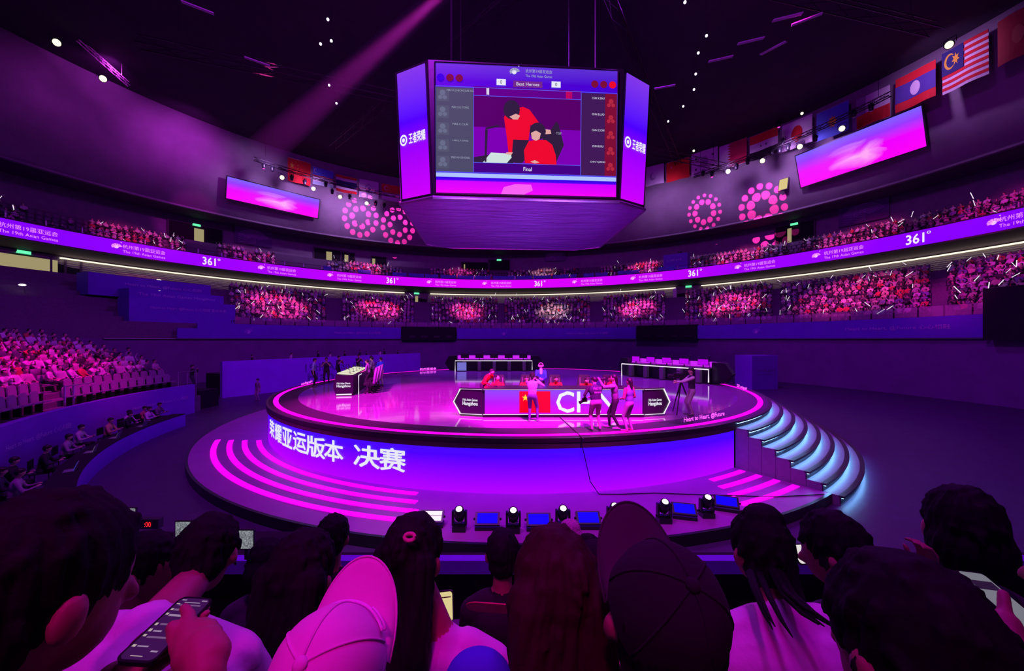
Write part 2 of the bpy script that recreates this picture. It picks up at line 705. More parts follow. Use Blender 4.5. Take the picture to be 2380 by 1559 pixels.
# cove light under the balcony, interrupted at the entrances
for i, (xa, xb) in enumerate(((140, 940), (1000, 1570), (1630, 2380))):
    a0, a1 = az_at(xa, B, 47.1), az_at(xb, B, 47.1)
    mb = MB()
    mb.arc(B, 47.0, 47.22, 13.0, 13.12, a1 - (0.2 if xb == 2380 else 0), a0, 60)
    o = mb.build('cove_light', e_warm)
    tag(o, ['warm cove light under the balcony, its leftmost run', 'warm cove light under the balcony, middle run behind the scoreboard axis',
            'warm cove light under the balcony, its rightmost run'][i], 'light', 'cove lights under the balcony')

# ledge line at the foot of the upper wall
mb = MB()
mb.arc(B, 47.8, 48.25, 21.85, 22.06, A0, A1, 160)
struct('trim_1', mb, m_concrete)
# bright lintel line where the violet fascia meets the curtain
mb = MB()
mb.arc(B, 35.9, 36.15, 4.70, 4.78, az_at(2300, B, 36), az_at(240, B, 36), 120)
struct('trim_2', mb, m_steel)

# entrances: black slabs in place of shaded doorways, glowing panels for corridor light
DOORN = [0]


def doorway(x, R, z0, z1, wide, lit=None, exit_sign=True, mt=m_black):
    a = az_at(x, B, R)
    DOORN[0] += 1
    c = pol(B, R - 0.12, a, (z0 + z1) / 2)
    d = struct('door_%d' % DOORN[0], MB().box((0, 0, 0), (wide, 0.3, z1 - z0)), mt)
    d.location = c
    d.rotation_euler = (0, 0, a - PI / 2)
    fr = MB()
    for s in (-1, 1):
        fr.box((s * (wide / 2 + 0.08), -0.1, 0), (0.16, 0.4, z1 - z0))
    fr.box((0, -0.1, (z1 - z0) / 2 + 0.08), (wide + 0.32, 0.4, 0.16))
    fr.build('door_frame', m_soffit, d)
    if lit:
        u, wd = lit
        MB().box((u, -0.17, -0.1), (wd, 0.06, (z1 - z0) * 0.82)).build('lit_gap', e_door, d)
    if exit_sign:
        MB().box((0, -0.25, (z1 - z0) / 2 + 0.02), (0.9, 0.12, 0.28)).build('exit_sign', e_exit, d)
    return d


# upper level
doorway(455, 53, 17.2, 21.0, 6.0, (0.3, 1.1))
doorway(1160, 53, 17.2, 20.8, 4.2)
doorway(1848, 53, 17.4, 21.3, 4.6, (-0.6, 0.5))
doorway(770, 53, 17.5, 20.6, 0.0 + 5.5, (-0.4, 0.9), False)
doorway(808, 53, 17.5, 20.4, 2.2, (-0.2, 0.7), False)
doorway(880, 53, 17.5, 20.2, 2.6, (-0.9, 0.5), False)
doorway(1105, 53, 17.4, 20.2, 5.5, (-2.2, 0.25), False)
# lower level
doorway(968, 47.7, 10.2, 13.05, 3.6, (0.0, 0.5))
doorway(1602, 47.7, 10.0, 13.1, 3.8)
d = doorway(150, 47.7, 9.0, 13.0, 2.0, None, False)
doorway(50, 47.6, 10.6, 13.1, 5.5, (0.0, 4.6))
# lit jambs
for x, w_ in ((1570, 0.5),):
    a = az_at(x, B, 47.5)
    o = struct('trim_3', MB().box((0, 0, 0), (w_, 0.5, 3.3)), m_white)
    o.location = pol(B, 47.3, a, 11.4)
    o.rotation_euler = (0, 0, a - PI / 2)
# square hatch lit yellow in the upper wall
p = on_ring(1823, 430, B, 46.6)
a = math.atan2(p.y - B.y, p.x - B.x)
wn = struct('window_1', MB().box((0, 0, 0), (1.15, 0.2, 1.75)), m_soffit)
wn.location = pol(B, 46.35, a, p.z)
wn.rotation_euler = (math.radians(-16), 0, a - PI / 2)
MB().box((0, -0.12, 0), (0.95, 0.08, 1.55)).build('pane', emis('lit hatch pane', (1.0, 0.80, 0.33), 0.7), wn)


# ================================================================== RIBBON DISPLAY
rib = thing('ribbon_display', 'long curved violet ribbon display running along the balcony front', 'display')
ra0, ra1 = az_at(2380, B, 45) - 0.35, az_at(0, B, 45) + 0.35
STR = 45.0


def ribbon_mat():
    """violet at the far left and right ends, magenta where it faces the stage end"""
    m, N, L, P = new_mat('ribbon picture')
    tc = N.new('ShaderNodeTexCoord')
    sp = N.new('ShaderNodeSeparateXYZ')
    L.new(tc.outputs['Object'], sp.inputs[0])
    mr = N.new('ShaderNodeMapRange')
    mr.inputs[1].default_value, mr.inputs[2].default_value = 30.0, 68.0
    L.new(sp.outputs['Y'], mr.inputs[0])
    cr = N.new('ShaderNodeValToRGB')
    el = cr.color_ramp.elements
    el[0].color = (0.19, 0.0, 1.0, 1)
    el[1].color = (0.72, 0.0, 1.0, 1)
    el.new(0.6).color = (0.36, 0.0, 1.0, 1)
    L.new(mr.outputs[0], cr.inputs[0])
    P.inputs['Base Color'].default_value = (0.01, 0.01, 0.01, 1)
    L.new(cr.outputs[0], P.inputs['Emission Color'])
    P.inputs['Emission Strength'].default_value = 1.0
    return m


mb = MB()
mb.arc(B, STR, STR + 0.12, 14.02, 15.55, ra0, ra1, 180)
mb.build('display_band', ribbon_mat(), rib)
mb = MB()
mb.arc(B, STR - 0.04, STR + 0.2, 15.55, 15.66, ra0, ra1, 180)
mb.build('top_edge', m_dmetal, rib)
mb = MB()
mb.arc(B, STR - 0.04, STR + 0.2, 13.9, 14.02, ra0, ra1, 180)
mb.build('bottom_edge', m_soffit, rib)
e_rib_t = emis('ribbon white letters', (0.9, 0.80, 1.0), 1.0, sample=False)
e_rib_p = emis('ribbon pink letters', (0.95, 0.28, 1.0), 1.0, sample=False)
e_rib_l = emis('ribbon logo', (0.95, 0.55, 1.0), 1.0, sample=False)


def fan_logo(place, s, parent, m1, m2):
    """small fan-shaped event emblem made of three petals and a dot"""
    mb = MB()
    for k in range(7):
        a0 = math.radians(200 - k * 26)
        a1 = a0 - math.radians(22)
        r0, r1 = 0.22 * s, (0.62 + 0.12 * math.sin(k * 0.5)) * s
        q = [(r0, a0), (r1, a0), (r1, a1), (r0, a1)]
        mb.add([place(r * math.cos(a), r * math.sin(a) * 0.75) for r, a in q], [(0, 1, 2, 3)], 0)
    n = 10
    mb.add([place(s * (-0.1 + 0.28 * math.cos(2 * PI * i / n)), s * (0.05 + 0.25 * math.sin(2 * PI * i / n))) for i in range(n)], [tuple(range(n))], 1)
    mb.add([place(s * (0.45 + 0.07 * math.cos(2 * PI * i / 6)), s * (0.78 + 0.07 * math.sin(2 * PI * i / 6))) for i in range(6)], [tuple(range(6))], 1)
    return mb.build('logo', [m1, m2], parent)


def rib_place(x, dz=0.0, k=0.0):
    a = az_at(x, B, STR)
    return lambda u, v: pol(B, STR - 0.035 - k, a - u / STR, 14.78 + dz + v)


for x in (489, 911, 1254, 1614, 2130):
    letters('lettering', '361', rib_place(x - 3), height=0.95, width=1.35, parent=rib, m=e_rib_t, bold=0.02)
    pl = rib_place(x)
    mb = MB()
    for i in range(8):
        a, b = 2 * PI * i / 8, 2 * PI * (i + 1) / 8
        q = [(0.15, a), (0.15, b), (0.09, b), (0.09, a)]
        mb.add([pl(0.92 + r * math.cos(t), 0.40 + r * math.sin(t)) for r, t in q], [(0, 1, 2, 3)])
    mb.build('degree_mark', e_rib_t, rib)
for xl, xt in ((-20, 68), (272, 336), (608, 655), (768, 812), (998, 1036), (1127, 1165), (1336, 1375), (1472, 1512), (1716, 1765), (1898, 1960), (2312, 2400)):
    fan_logo(rib_place(xl), 0.72, rib, e_rib_p, e_rib_l)
    letters('lettering', '杭州第19届亚运会', rib_place(xt, 0.2), width=3.7, height=0.46, parent=rib, m=e_rib_p)
    letters('lettering', 'The 19th Asian Games', rib_place(xt, -0.35), width=3.7, height=0.30, parent=rib, m=e_rib_p)

# ================================================================== WALL SCREENS
for nm, q, lab in (('wall_screen', ((527, 416), (740, 467), (733, 508), (523, 463)), 'wide magenta wall screen under the flags beside the flood lamps, smaller in view'),
                   ('wall_screen', ((1850, 372), (2143, 255), (2165, 340), (1876, 432)), 'large tilted magenta wall screen with a bright cloud, beside the yellow hatch')):
    ps = [on_ring(x, y, B, 46.2 if y < 420 else 46.6) for x, y in q]
    # true plane: centre + horizontal direction along the wall, leaning with it
    c = (ps[0] + ps[1] + ps[2] + ps[3]) / 4
    ux = ((ps[1] - ps[0]) + (ps[2] - ps[3])).normalized()
    ux.z = 0
    ux.normalize()
    uy = ((ps[0] - ps[3]) + (ps[1] - ps[2]))
    W = ((ps[1] - ps[0]).length + (ps[2] - ps[3]).length) / 2
    Hh = uy.length / 2
    out = Vector((B.x - c.x, B.y - c.y, 0)).normalized()
    uy = Vector((0, 0, 1)) * math.cos(0.30) + out * math.sin(0.30)
    n = ux.cross(uy).normalized()
    if n.dot(out) < 0:
        n = -n
    R = Matrix((ux, -n, uy)).transposed().to_4x4()
    t = thing(nm, lab, 'screen', (0, 0, 0))
    t.matrix_world = Matrix.Translation(c + out * 0.7) @ R
    MB().box((0, 0.12, 0), (W + 0.25, 0.22, Hh + 0.25)).build('frame', m_dmetal, t)
    MB().box((0, 0, 0), (W, 0.06, Hh)).build('screen', led('wall screen picture', [(0, (1, 0, 0.92)), (0.45, (0.85, 0, 1)), (0.75, (0.32, 0.04, 1)), (1, (0.20, 0.12, 1))],
                                                            lo=0.0, hi=1.0, gen=True, cloud=0.85, cscale=2.6), t)

# ================================================================== SUSPENDED SCOREBOARD
J = Vector((0.45, 24.2))
JZ0, JZ1 = 11.75, 18.5
jb = thing('hanging_scoreboard', 'huge octagonal video scoreboard hanging over the stage', 'scoreboard', (J.x, J.y, JZ0), math.radians(3.7))
OCT = [(-4.75, -5.1), (4.75, -5.1), (6.55, -4.1), (6.55, 4.1), (4.75, 5.1), (-4.75, 5.1), (-6.55, 4.1), (-6.55, -4.1)]
JH = JZ1 - JZ0
TOP = 1.045


def fabric_mat():
    m, N, L, P = new_mat('wrinkled violet cover')
    tc = N.new('ShaderNodeTexCoord')
    mp = N.new('ShaderNodeMapping')
    mp.inputs['Scale'].default_value = (0.25, 1.6, 1)
    L.new(tc.outputs['Object'], mp.inputs[0])
    nz = N.new('ShaderNodeTexNoise')
    nz.inputs['Scale'].default_value = 1.3
    nz.inputs['Detail'].default_value = 6
    nz.inputs['Distortion'].default_value = 0.6
    L.new(mp.outputs[0], nz.inputs[0])
    bp = N.new('ShaderNodeBump')
    bp.inputs['Strength'].default_value = 1.0
    bp.inputs['Distance'].default_value = 0.45
    L.new(nz.outputs['Fac'], bp.inputs['Height'])
    L.new(bp.outputs[0], P.inputs['Normal'])
    P.inputs['Base Color'].default_value = (0.30, 0.22, 0.50, 1)
    P.inputs['Roughness'].default_value = 0.55
    return m


mb = MB()
n = 8
vs = [(x, y, 0.0) for x, y in OCT] + [(x * TOP, y * TOP, JH) for x, y in OCT]
fs = [tuple(range(n, 2 * n))] + [(i, (i + 1) % n, n + (i + 1) % n, n + i) for i in range(n)]
mb.add(vs, fs)
mb.build('body', m_dmetal, jb)
# sagging fabric cover under the body
mb = MB()
NN = 24
vs, fs = [], []
for j in range(NN + 1):
    for i in range(NN + 1):
        u, v = i / NN * 2 - 1, j / NN * 2 - 1
        y = v * 5.1
        half = 6.55 if abs(y) < 4.1 else 6.55 - (abs(y) - 4.1) * 1.8
        d = min(1 - abs(u), 1 - abs(v))
        vs.append((u * half, y, -0.02 - 0.10 * min(1, d * 6) - 0.10 * math.sin(v * 9 + 0.6 * math.sin(u * 5)) ** 2 * min(1, d * 5)))
for j in range(NN):
    for i in range(NN):
        p = j * (NN + 1) + i
        fs.append((p, p + NN + 1, p + NN + 2, p + 1))
mb.add(vs, fs)
mb.build('underside_cover', fabric_mat(), jb, smooth=True)
mb = MB()
for i in range(n):
    a, b = Vector((*OCT[i], 0)), Vector((*OCT[(i + 1) % n], 0))
    mb.tube([a * 1.004, b * 1.004], 0.09, 6)
mb.build('lower_frame', m_steel, jb)
mb = MB()
for x in (-4, 4):
    for y in (-3.5, 3.5):
        mb.tube([(x, y, JH - 0.2), (x, y, 32.4 - JZ0)], 0.05, 6)
mb.box((0, 0, JH + 1.2), (7, 5, 0.35))
mb.build('suspension_cables', m_dmetal, jb)


def jface(i, pad_l, pad_r, z0, z1):
    """placement on octagon side i: u across (metres, 0 = middle), v = height above the lower frame"""
    a, b = Vector(OCT[i]), Vector(OCT[(i + 1) % n])
    mid = (a + b) / 2
    ux = (b - a).normalized()
    nrm = Vector((ux.y, -ux.x))

    def f(u, v, off=0.06):
        k = 1 + (TOP - 1) * v / JH
        q = mid * k + ux * u + nrm * off
        return (q.x, q.y, v)
    return f, (b - a).length


def jquad(place, u0, u1, v0, v1, off, name, m, parent, nu=1):
    """thin panel on a face"""
    mb = MB()
    a = [place(u0, v0, off), place(u1, v0, off), place(u1, v1, off), place(u0, v1, off)]
    b = [place(u0, v0, off - 0.03), place(u1, v0, off - 0.03), place(u1, v1, off - 0.03), place(u0, v1, off - 0.03)]
    mb.add(a + b, [(0, 1, 2, 3), (7, 6, 5, 4), (0, 4, 5, 1), (1, 5, 6, 2), (2, 6, 7, 3), (3, 7, 4, 0)])
    return mb.build(name, m, parent)


def jpoly(place, pts, off, name, m, parent):
    mb = MB()
    mb.add([place(u, v, off) for u, v in pts], [tuple(range(len(pts)))])
    return mb.build(name, m, parent)


side_pic = led('side screen picture', [(0, (0.62, 0, 1)), (0.35, (0.35, 0, 1)), (0.6, (0.07, 0, 1)), (1, (0.22, 0.04, 0.80))], gen=True)
for i, lab in ((7, 'side screen'), (1, 'side screen'), (6, None), (2, None), (3, None), (5, None), (4, None)):
    f, W = jface(i, 0, 0, 0, 0)
    sc = jquad(f, -W / 2 + 0.14, W / 2 - 0.14, 0.22, JH - 0.15, 0.05, 'side_screen', side_pic, jb)
    if lab:
        g = lambda u, v, f=f: f(u, v + 3.15 + u * 0.0, 0.09)
        letters('lettering', '王者荣耀', lambda u, v: g(u + 0.25, v), width=1.05, height=0.52, parent=sc, m=e_white, bold=0.02)
        mb = MB()
        for r0, r1 in ((0.24, 0.16), (0.09, 0.0)):
            N_ = 14
            for k in range(N_):
                t0, t1 = 2 * PI * k / N_, 2 * PI * (k + 1) / N_
                mb.add([g(-0.62 + r * math.cos(t), r * 1.2 * math.sin(t)) for r, t in ((r0, t0), (r0, t1), (r1, t1), (r1, t0))], [(0, 1, 2, 3)])
        mb.build('emblem', e_white, sc)

# ---- the front screen picture (flat print on a lit screen)
f0, W0 = jface(0, 0, 0, 0, 0)
FS = lambda u, v, off=0.06: f0(u, v, off)
SW, SH = 9.25, JH - 0.35          # picture size; picture coords s 0..1 left->right, t 0..1 bottom->top
fr = lambda s, t, off=0.06: f0((s - 0.5) * SW, 0.2 + t * SH, off)
scr = MB()
a = [fr(0, 0), fr(1, 0), fr(1, 1), fr(0, 1)]
b = [fr(0, 0, 0.0), fr(1, 0, 0.0), fr(1, 1, 0.0), fr(0, 1, 0.0)]
scr.add(a + b, [(0, 1, 2, 3), (7, 6, 5, 4), (0, 4, 5, 1), (1, 5, 6, 2), (2, 6, 7, 3), (3, 7, 4, 0)])
front = scr.build('front_screen', led('front screen picture', [(0, (0.9, 0, 0.95)), (0.10, (0.62, 0, 1)), (0.105, (0.05, 0, 0.85)), (0.16, (0.05, 0, 0.85)), (0.87, (0.05, 0.0, 0.62)), (1, (0.10, 0.03, 0.62))], gen=True), jb)


def E_(name, c, s=1.0):
    return emis('screen ' + name, c, s)


def sq(s0, s1, t0, t1, c, name='picture_block', off=0.075, cn=None):
    mb = MB()
    mb.add([fr(s0, t0, off), fr(s1, t0, off), fr(s1, t1, off), fr(s0, t1, off)], [(0, 1, 2, 3)])
    return mb.build(name, c, front)


def poly_s(pts, c, name, off=0.09):
    mb = MB()
    mb.add([fr(s, t, off) for s, t in pts], [tuple(range(len(pts)))])
    return mb.build(name, c, front)


def txt_s(body, s, t, h, c, width=None, off=0.10, bold=0.0):
    return letters('lettering', body, lambda u, v: fr(s + u / SW, t + v / SH, off), width=width, height=h, parent=front, m=c, bold=bold)


e_bar = E_('pale bar', (0.42, 0.55, 1.0))
e_blue = E_('deep blue', (0.035, 0.0, 0.75))
e_gry = E_('grey panel', (0.07, 0.07, 0.13))
e_gry2 = E_('dark panel', (0.05, 0.01, 0.09))
e_live = E_('live picture ground', (0.20, 0.0, 0.45))
e_liveb = E_('live picture back', (0.09, 0.0, 0.13))
e_red = E_('red jersey', (0.85, 0.003, 0.02))
e_redd = E_('red jersey fold', (0.50, 0.0, 0.02))
e_skin = E_('skin', (0.75, 0.38, 0.36))
e_hair = E_('dark hair', (0.025, 0.012, 0.04))
e_tx = E_('white text', (0.8, 0.8, 0.95))
e_txd = E_('grey text', (0.35, 0.38, 0.50))
e_rpan = E_('dark red panel', (0.20, 0.004, 0.03))
e_line = E_('blue line', (0.10, 0.12, 1.0))
e_desk = E_('pale desk', (0.62, 0.75, 0.72))
sq(0.0, 1.0, 0.128, 0.160, e_bar)
sq(0.0, 0.995, 0.118, 0.128, e_blue)
sq(0.0, 0.205, 0.165, 0.815, e_gry)
sq(0.795, 1.0, 0.165, 0.815, e_gry2)
sq(0.93, 0.995, 0.165, 0.815, e_rpan, off=0.08)
sq(0.205, 0.795, 0.165, 0.245, E_('caption bar', (0.055, 0.0, 0.22)))
sq(0.205, 0.795, 0.245, 0.76, e_live)
sq(0.205, 0.795, 0.52, 0.76, e_liveb, off=0.08)
sq(0.205, 0.795, 0.76, 0.83, E_('top strip', (0.12, 0.0, 0.25)))
sq(0.42, 0.58, 0.835, 0.885, E_('score bar', (0.16, 0.02, 0.25)), off=0.085)
for s0 in (0.33, 0.63):
    sq(s0, s0 + 0.05, 0.845, 0.892, e_tx, off=0.09)
txt_s('0', 0.355, 0.868, 0.17, e_hair)
txt_s('0', 0.655, 0.868, 0.17, e_hair)
txt_s('Best Heroes', 0.50, 0.860, 0.16, e_tx, width=1.15)
for s0, s1 in ((0.2035, 0.2065), (0.7935, 0.7965), (0, 0.004), (0.996, 1.0)):
    sq(s0, s1, 0.165, 0.82, e_line, 'picture_line', off=0.088)
for t0 in (0.165, 0.2425, 0.757, 0.818):
    sq(0.0 if t0 in (0.165, 0.818) else 0.205, 1.0 if t0 in (0.165, 0.818) else 0.795, t0, t0 + 0.004, e_line, 'picture_line', off=0.088)
txt_s('Final', 0.50, 0.203, 0.19, e_tx, width=0.42, bold=0.01)
for k, nm in enumerate(('MAS K.S.NICHOLAS NG', 'MAS Z.G.YONG', 'MAS C.C.LAI', 'MAS J.Y.ONG', 'MAS H.H.CHONG')):
    t = 0.79 - k * 0.128
    txt_s(nm, 0.135, t, 0.10, e_txd if k else e_txd, width=0.10 * len(nm) * 0.70)
    for (du, dv, r) in ((0, -0.02, 0.016), (-0.012, -0.055, 0.012), (0.012, -0.055, 0.012)):
        poly_s([(0.04 + du + r * math.cos(i * PI / 4), t + dv + r * 1.4 * math.sin(i * PI / 4)) for i in range(8)], E_('player icon', (0.13, 0.15, 0.24)), 'player_icon')
    sq(0.01, 0.075, t - 0.085, t + 0.01, E_('icon tile', (0.085, 0.09, 0.15)), off=0.082)
for k, nm in enumerate(('CHN X.ZHU', 'CHN S.LUO', 'CHN Z.CHI', 'CHN B.XU', 'CHN Y.JIANG')):
    t = 0.775 - k * 0.125
    txt_s(nm, 0.89, t, 0.10, e_tx, width=0.10 * len(nm) * 0.72)
    for (du, dv, r) in ((0, -0.02, 0.014), (-0.012, -0.05, 0.011), (0.012, -0.05, 0.011)):
        poly_s([(0.962 + du + r * math.cos(i * PI / 4), t + dv + r * 1.4 * math.sin(i * PI / 4)) for i in range(8)], E_('player icon red', (0.45, 0.02, 0.05)), 'player_icon')
for s0, c in ((0.03, e_blue), (0.08, e_rpan), (0.13, e_rpan), (0.87, e_rpan), (0.92, e_rpan), (0.97, e_red)):
    poly_s([(s0 + 0.02 * math.cos(i * PI / 6), 0.885 + 0.029 * math.sin(i * PI / 6)) for i in range(12)], c, 'badge')
fan_logo(lambda u, v: fr(0.43 + u / SW, 0.945 + v / SH, 0.1), 0.42, front, e_txd, e_tx)
txt_s('杭州第19届亚运会', 0.56, 0.962, 0.18, e_txd, width=1.35)
txt_s('The 19th Asian Games', 0.56, 0.925, 0.13, e_txd, width=1.35)
sq(0.275, 0.29, 0.77, 0.82, e_tx)
sq(0.71, 0.745, 0.765, 0.82, e_red)
# the two people of the live picture, the desk, the chair and the microphone arm
poly_s([(0.205, 0.245), (0.205, 0.285), (0.34, 0.32), (0.45, 0.30), (0.42, 0.245)], e_hair, 'desk_edge', 0.083)
poly_s([(0.255, 0.245), (0.30, 0.325), (0.43, 0.32), (0.385, 0.245)], e_desk, 'desk_top', 0.086)
poly_s([(0.265, 0.25), (0.275, 0.25), (0.283, 0.50), (0.268, 0.50)], e_hair, 'microphone_arm', 0.092)
poly_s([(0.27, 0.50), (0.27, 0.515), (0.34, 0.54), (0.345, 0.525)], e_hair, 'microphone_arm', 0.092)
poly_s([(0.41, 0.30), (0.42, 0.50), (0.51, 0.50), (0.50, 0.30), (0.47, 0.25), (0.43, 0.25)], e_hair, 'trousers', 0.092)
poly_s([(0.37, 0.60), (0.39, 0.645), (0.43, 0.67), (0.475, 0.685), (0.51, 0.665), (0.545, 0.60), (0.585, 0.52), (0.565, 0.495), (0.515, 0.55), (0.505, 0.43), (0.42, 0.43), (0.415, 0.33), (0.395, 0.33), (0.385, 0.45)], e_red, 'standing_figure', 0.096)
poly_s([(0.565, 0.495), (0.585, 0.52), (0.625, 0.515), (0.63, 0.485), (0.60, 0.48)], e_skin, 'hand', 0.097)
poly_s([(0.385, 0.33), (0.42, 0.33), (0.41, 0.31), (0.375, 0.315)], e_skin, 'hand', 0.097)
poly_s([(0.40 + 0.045 * math.cos(i * PI / 8) + 0.012, 0.66 + 0.075 * math.sin(i * PI / 8)) for i in range(16)], e_hair, 'standing_head', 0.099)
poly_s([(0.40, 0.605), (0.435, 0.63), (0.458, 0.615), (0.445, 0.585), (0.42, 0.585)], e_skin, 'standing_face', 0.101)
poly_s([(0.57, 0.245), (0.585, 0.50), (0.63, 0.52), (0.655, 0.58), (0.668, 0.57), (0.70, 0.40), (0.66, 0.27), (0.66, 0.245)], e_hair, 'chair_back', 0.094)
txt_s('TGIF', 0.672, 0.49, 0.12, e_txd, width=0.28)
poly_s([(0.485, 0.25), (0.48, 0.35), (0.505, 0.42), (0.545, 0.435), (0.60, 0.435), (0.635, 0.40), (0.655, 0.32), (0.66, 0.245), (0.56, 0.245)], e_red, 'seated_figure', 0.103)
poly_s([(0.555 + 0.045 * math.cos(i * PI / 8), 0.50 + 0.068 * math.sin(i * PI / 8)) for i in range(16)], e_hair, 'seated_head', 0.105)
poly_s([(0.518, 0.485), (0.545, 0.505), (0.572, 0.485), (0.565, 0.44), (0.545, 0.425), (0.523, 0.44)], e_skin, 'seated_face', 0.107)
poly_s([(0.515, 0.262), (0.54, 0.275), (0.565, 0.258), (0.54, 0.248)], e_skin, 'hand', 0.107)
poly_s([(0.355, 0.005), (0.37, 0.06), (0.43, 0.085), (0.52, 0.085), (0.53, 0.04), (0.48, 0.005)], E_('cloud', (0.95, 0.12, 0.9)), 'cloud', 0.07)
# beaded frame edges of the screen
mb = MB()
for (s0, t0), (s1, t1) in (((0, 0), (1, 0)), ((1, 0), (1, 1)), ((1, 1), (0, 1)), ((0, 1), (0, 0))):
    mb.tube([fr(s0, t0, 0.08), fr(s1, t1, 0.08)], 0.035, 4)
mb.build('front_frame', m_dmetal, jb)

# ================================================================== STAGE
ZS, ZA = 1.85, 0.27                     # deck and apron heights
D = math.radians
m_deck = None


def deck_mat():
    m, N, L, P = new_mat('polished stage deck')
    tc = N.new('ShaderNodeTexCoord')
    mp = N.new('ShaderNodeMapping')
    mp.inputs['Scale'].default_value = (0.5, 1.6, 1)
    L.new(tc.outputs['Object'], mp.inputs[0])
    nz = N.new('ShaderNodeTexNoise')
    nz.inputs['Scale'].default_value = 1.5
    nz.inputs['Detail'].default_value = 3
    L.new(mp.outputs[0], nz.inputs[0])
    mx = N.new('ShaderNodeMix')
    mx.data_type = 'RGBA'
    mx.inputs[6].default_value = (0.20, 0.12, 0.22, 1)
    mx.inputs[7].default_value = (0.34, 0.22, 0.37, 1)
    L.new(nz.outputs['Fac'], mx.inputs[0])
    L.new(mx.outputs[2], P.inputs['Base Color'])
    bp = N.new('ShaderNodeBump')
    bp.inputs['Strength'].default_value = 0.06
    bp.inputs['Distance'].default_value = 0.03
    L.new(nz.outputs['Fac'], bp.inputs['Height'])
    L.new(bp.outputs[0], P.inputs['Normal'])
    P.inputs['Roughness'].default_value = 0.07
    P.inputs['Specular IOR Level'].default_value = 0.9
    return m


m_ring = mat('dark ring flooring', (0.030, 0.030, 0.032), 0.6, var=0.3, scale=3)
m_apron = mat('apron flooring with violet light', (0.36, 0.05, 0.38), 0.45, var=0.18, scale=1.5, bump=0.05)  # violet of the lighting is put into the flooring colour
m_step = mat('step flooring', (0.20, 0.17, 0.24), 0.5, var=0.2)
m_lip = mat('black stage lip', (0.015, 0.013, 0.02), 0.35)
e_cyan = emis('cool step light', (0.20, 0.52, 1.0), 24.0)

st = thing('round_stage', 'big round stage with a glossy magenta deck and a wraparound screen front', 'stage', (S.x, S.y, 0))
O2 = (0, 0)
mb = MB()
mb.arc(O2, 0.01, 12.0, ZS - 0.3, ZS, 0, 2 * PI, 128, closed=True)
mb.build('deck', deck_mat(), st)
mb = MB()
mb.arc(O2, 12.0, 12.78, ZS - 0.3, ZS - 0.004, 0, 2 * PI, 128, closed=True)
mb.arc(O2, 12.98, 13.23, ZS - 0.3, ZS - 0.004, 0, 2 * PI, 128, closed=True)
mb.build('rim_floor', m_ring, st)
mb = MB()
mb.arc(O2, 12.78, 12.98, ZS - 0.2, ZS + 0.008, 0, 2 * PI, 160, closed=True)
mb.build('rim_light_strip', emis('rim strip', (1.0, 0.0, 0.80), 1.5), st)
mb = MB()
mb.arc(O2, 13.16, 13.25, ZS - 0.13, ZS - 0.003, 0, 2 * PI, 128, closed=True)
mb.arc(O2, 0.5, 13.05, 0.0, ZS - 0.3, 0, 2 * PI, 96, closed=True)
mb.build('stage_base', m_lip, st)
AZR, AZL = D(-56.4), D(-215)
wall_pic = led('stage front picture', [(0, (0.26, 0.0, 1.0)), (0.35, (0.145, 0.0, 1.0)), (0.72, (0.035, 0.0, 0.75)), (1, (0.03, 0.003, 0.55))], lo=ZA, hi=1.72, strength=1.8)
mb = MB()
mb.arc(O2, 13.08, 13.16, ZA, 1.72, AZL, AZR, 120)
lw = mb.build('screen_front', wall_pic, st)
# headline on the stage front: characters of growing bearing, white
e_head = emis('headline letters', (0.80, 0.80, 0.95), 1.0)


def wall_az(x):
    """bearing on the stage front of photo column x (near side)"""
    dx = (x - CX) / F
    c = S
    a = dx * dx + 1
    b = -2 * (dx * c.x + c.y)
    k = c.x ** 2 + c.y ** 2 - 13.17 ** 2
    t = (-b - math.sqrt(max(b * b - 4 * a * k, 0))) / (2 * a)
    return math.atan2(t - c.y, dx * t - c.x)


for ch, xa, xb in (('荣', 629, 650), ('耀', 652, 682), ('亚', 680, 713), ('运', 706, 757), ('版', 712, 757), ('本', 754, 799), ('决', 822, 884), ('赛', 882, 944)):
    if ch == '运':
        xa, xb = 681 + 1, 713
    if ch == '亚':
        xa, xb = 657, 680
    if ch == '耀':
        xa, xb = 640, 656
    if ch == '荣':
        xa, xb = 627.5, 639
    a0, a1 = wall_az(xa), wall_az(xb)
    am = (a0 + a1) / 2
    wd = 13.18 * (a1 - a0)
    letters('lettering', ch, bent(O2, 13.185, am, 1.06), width=wd * 0.95, height=0.66, parent=lw, m=e_head, bold=0.022)
# seams between LED cabinets
# ---- apron
mb = MB()
mb.arc(O2, 13.0, 15.78, 0.0, ZA, AZL, AZR, 120)
mb.build('apron', m_apron, st)
mb = MB()
mb.arc(O2, 15.72, 15.80, 0.02, ZA + 0.004, AZL, AZR, 120)
mb.build('apron_edge', m_lip, st)
for k, r in enumerate((13.5, 14.0, 14.5, 15.0)):
    for a0, a1 in ((D(-150 + (3 - k) * 1.4), D(-102.6 + k * 1.0)), (D(-64.2 - k * 1.1), D(-57.0))):
        mb = MB()
        mb.arc(O2, r - 0.09, r + 0.09, ZA - 0.03, ZA + 0.02, a0, a1, 48)
        mb.build('apron_light_strip', e_mag, st)
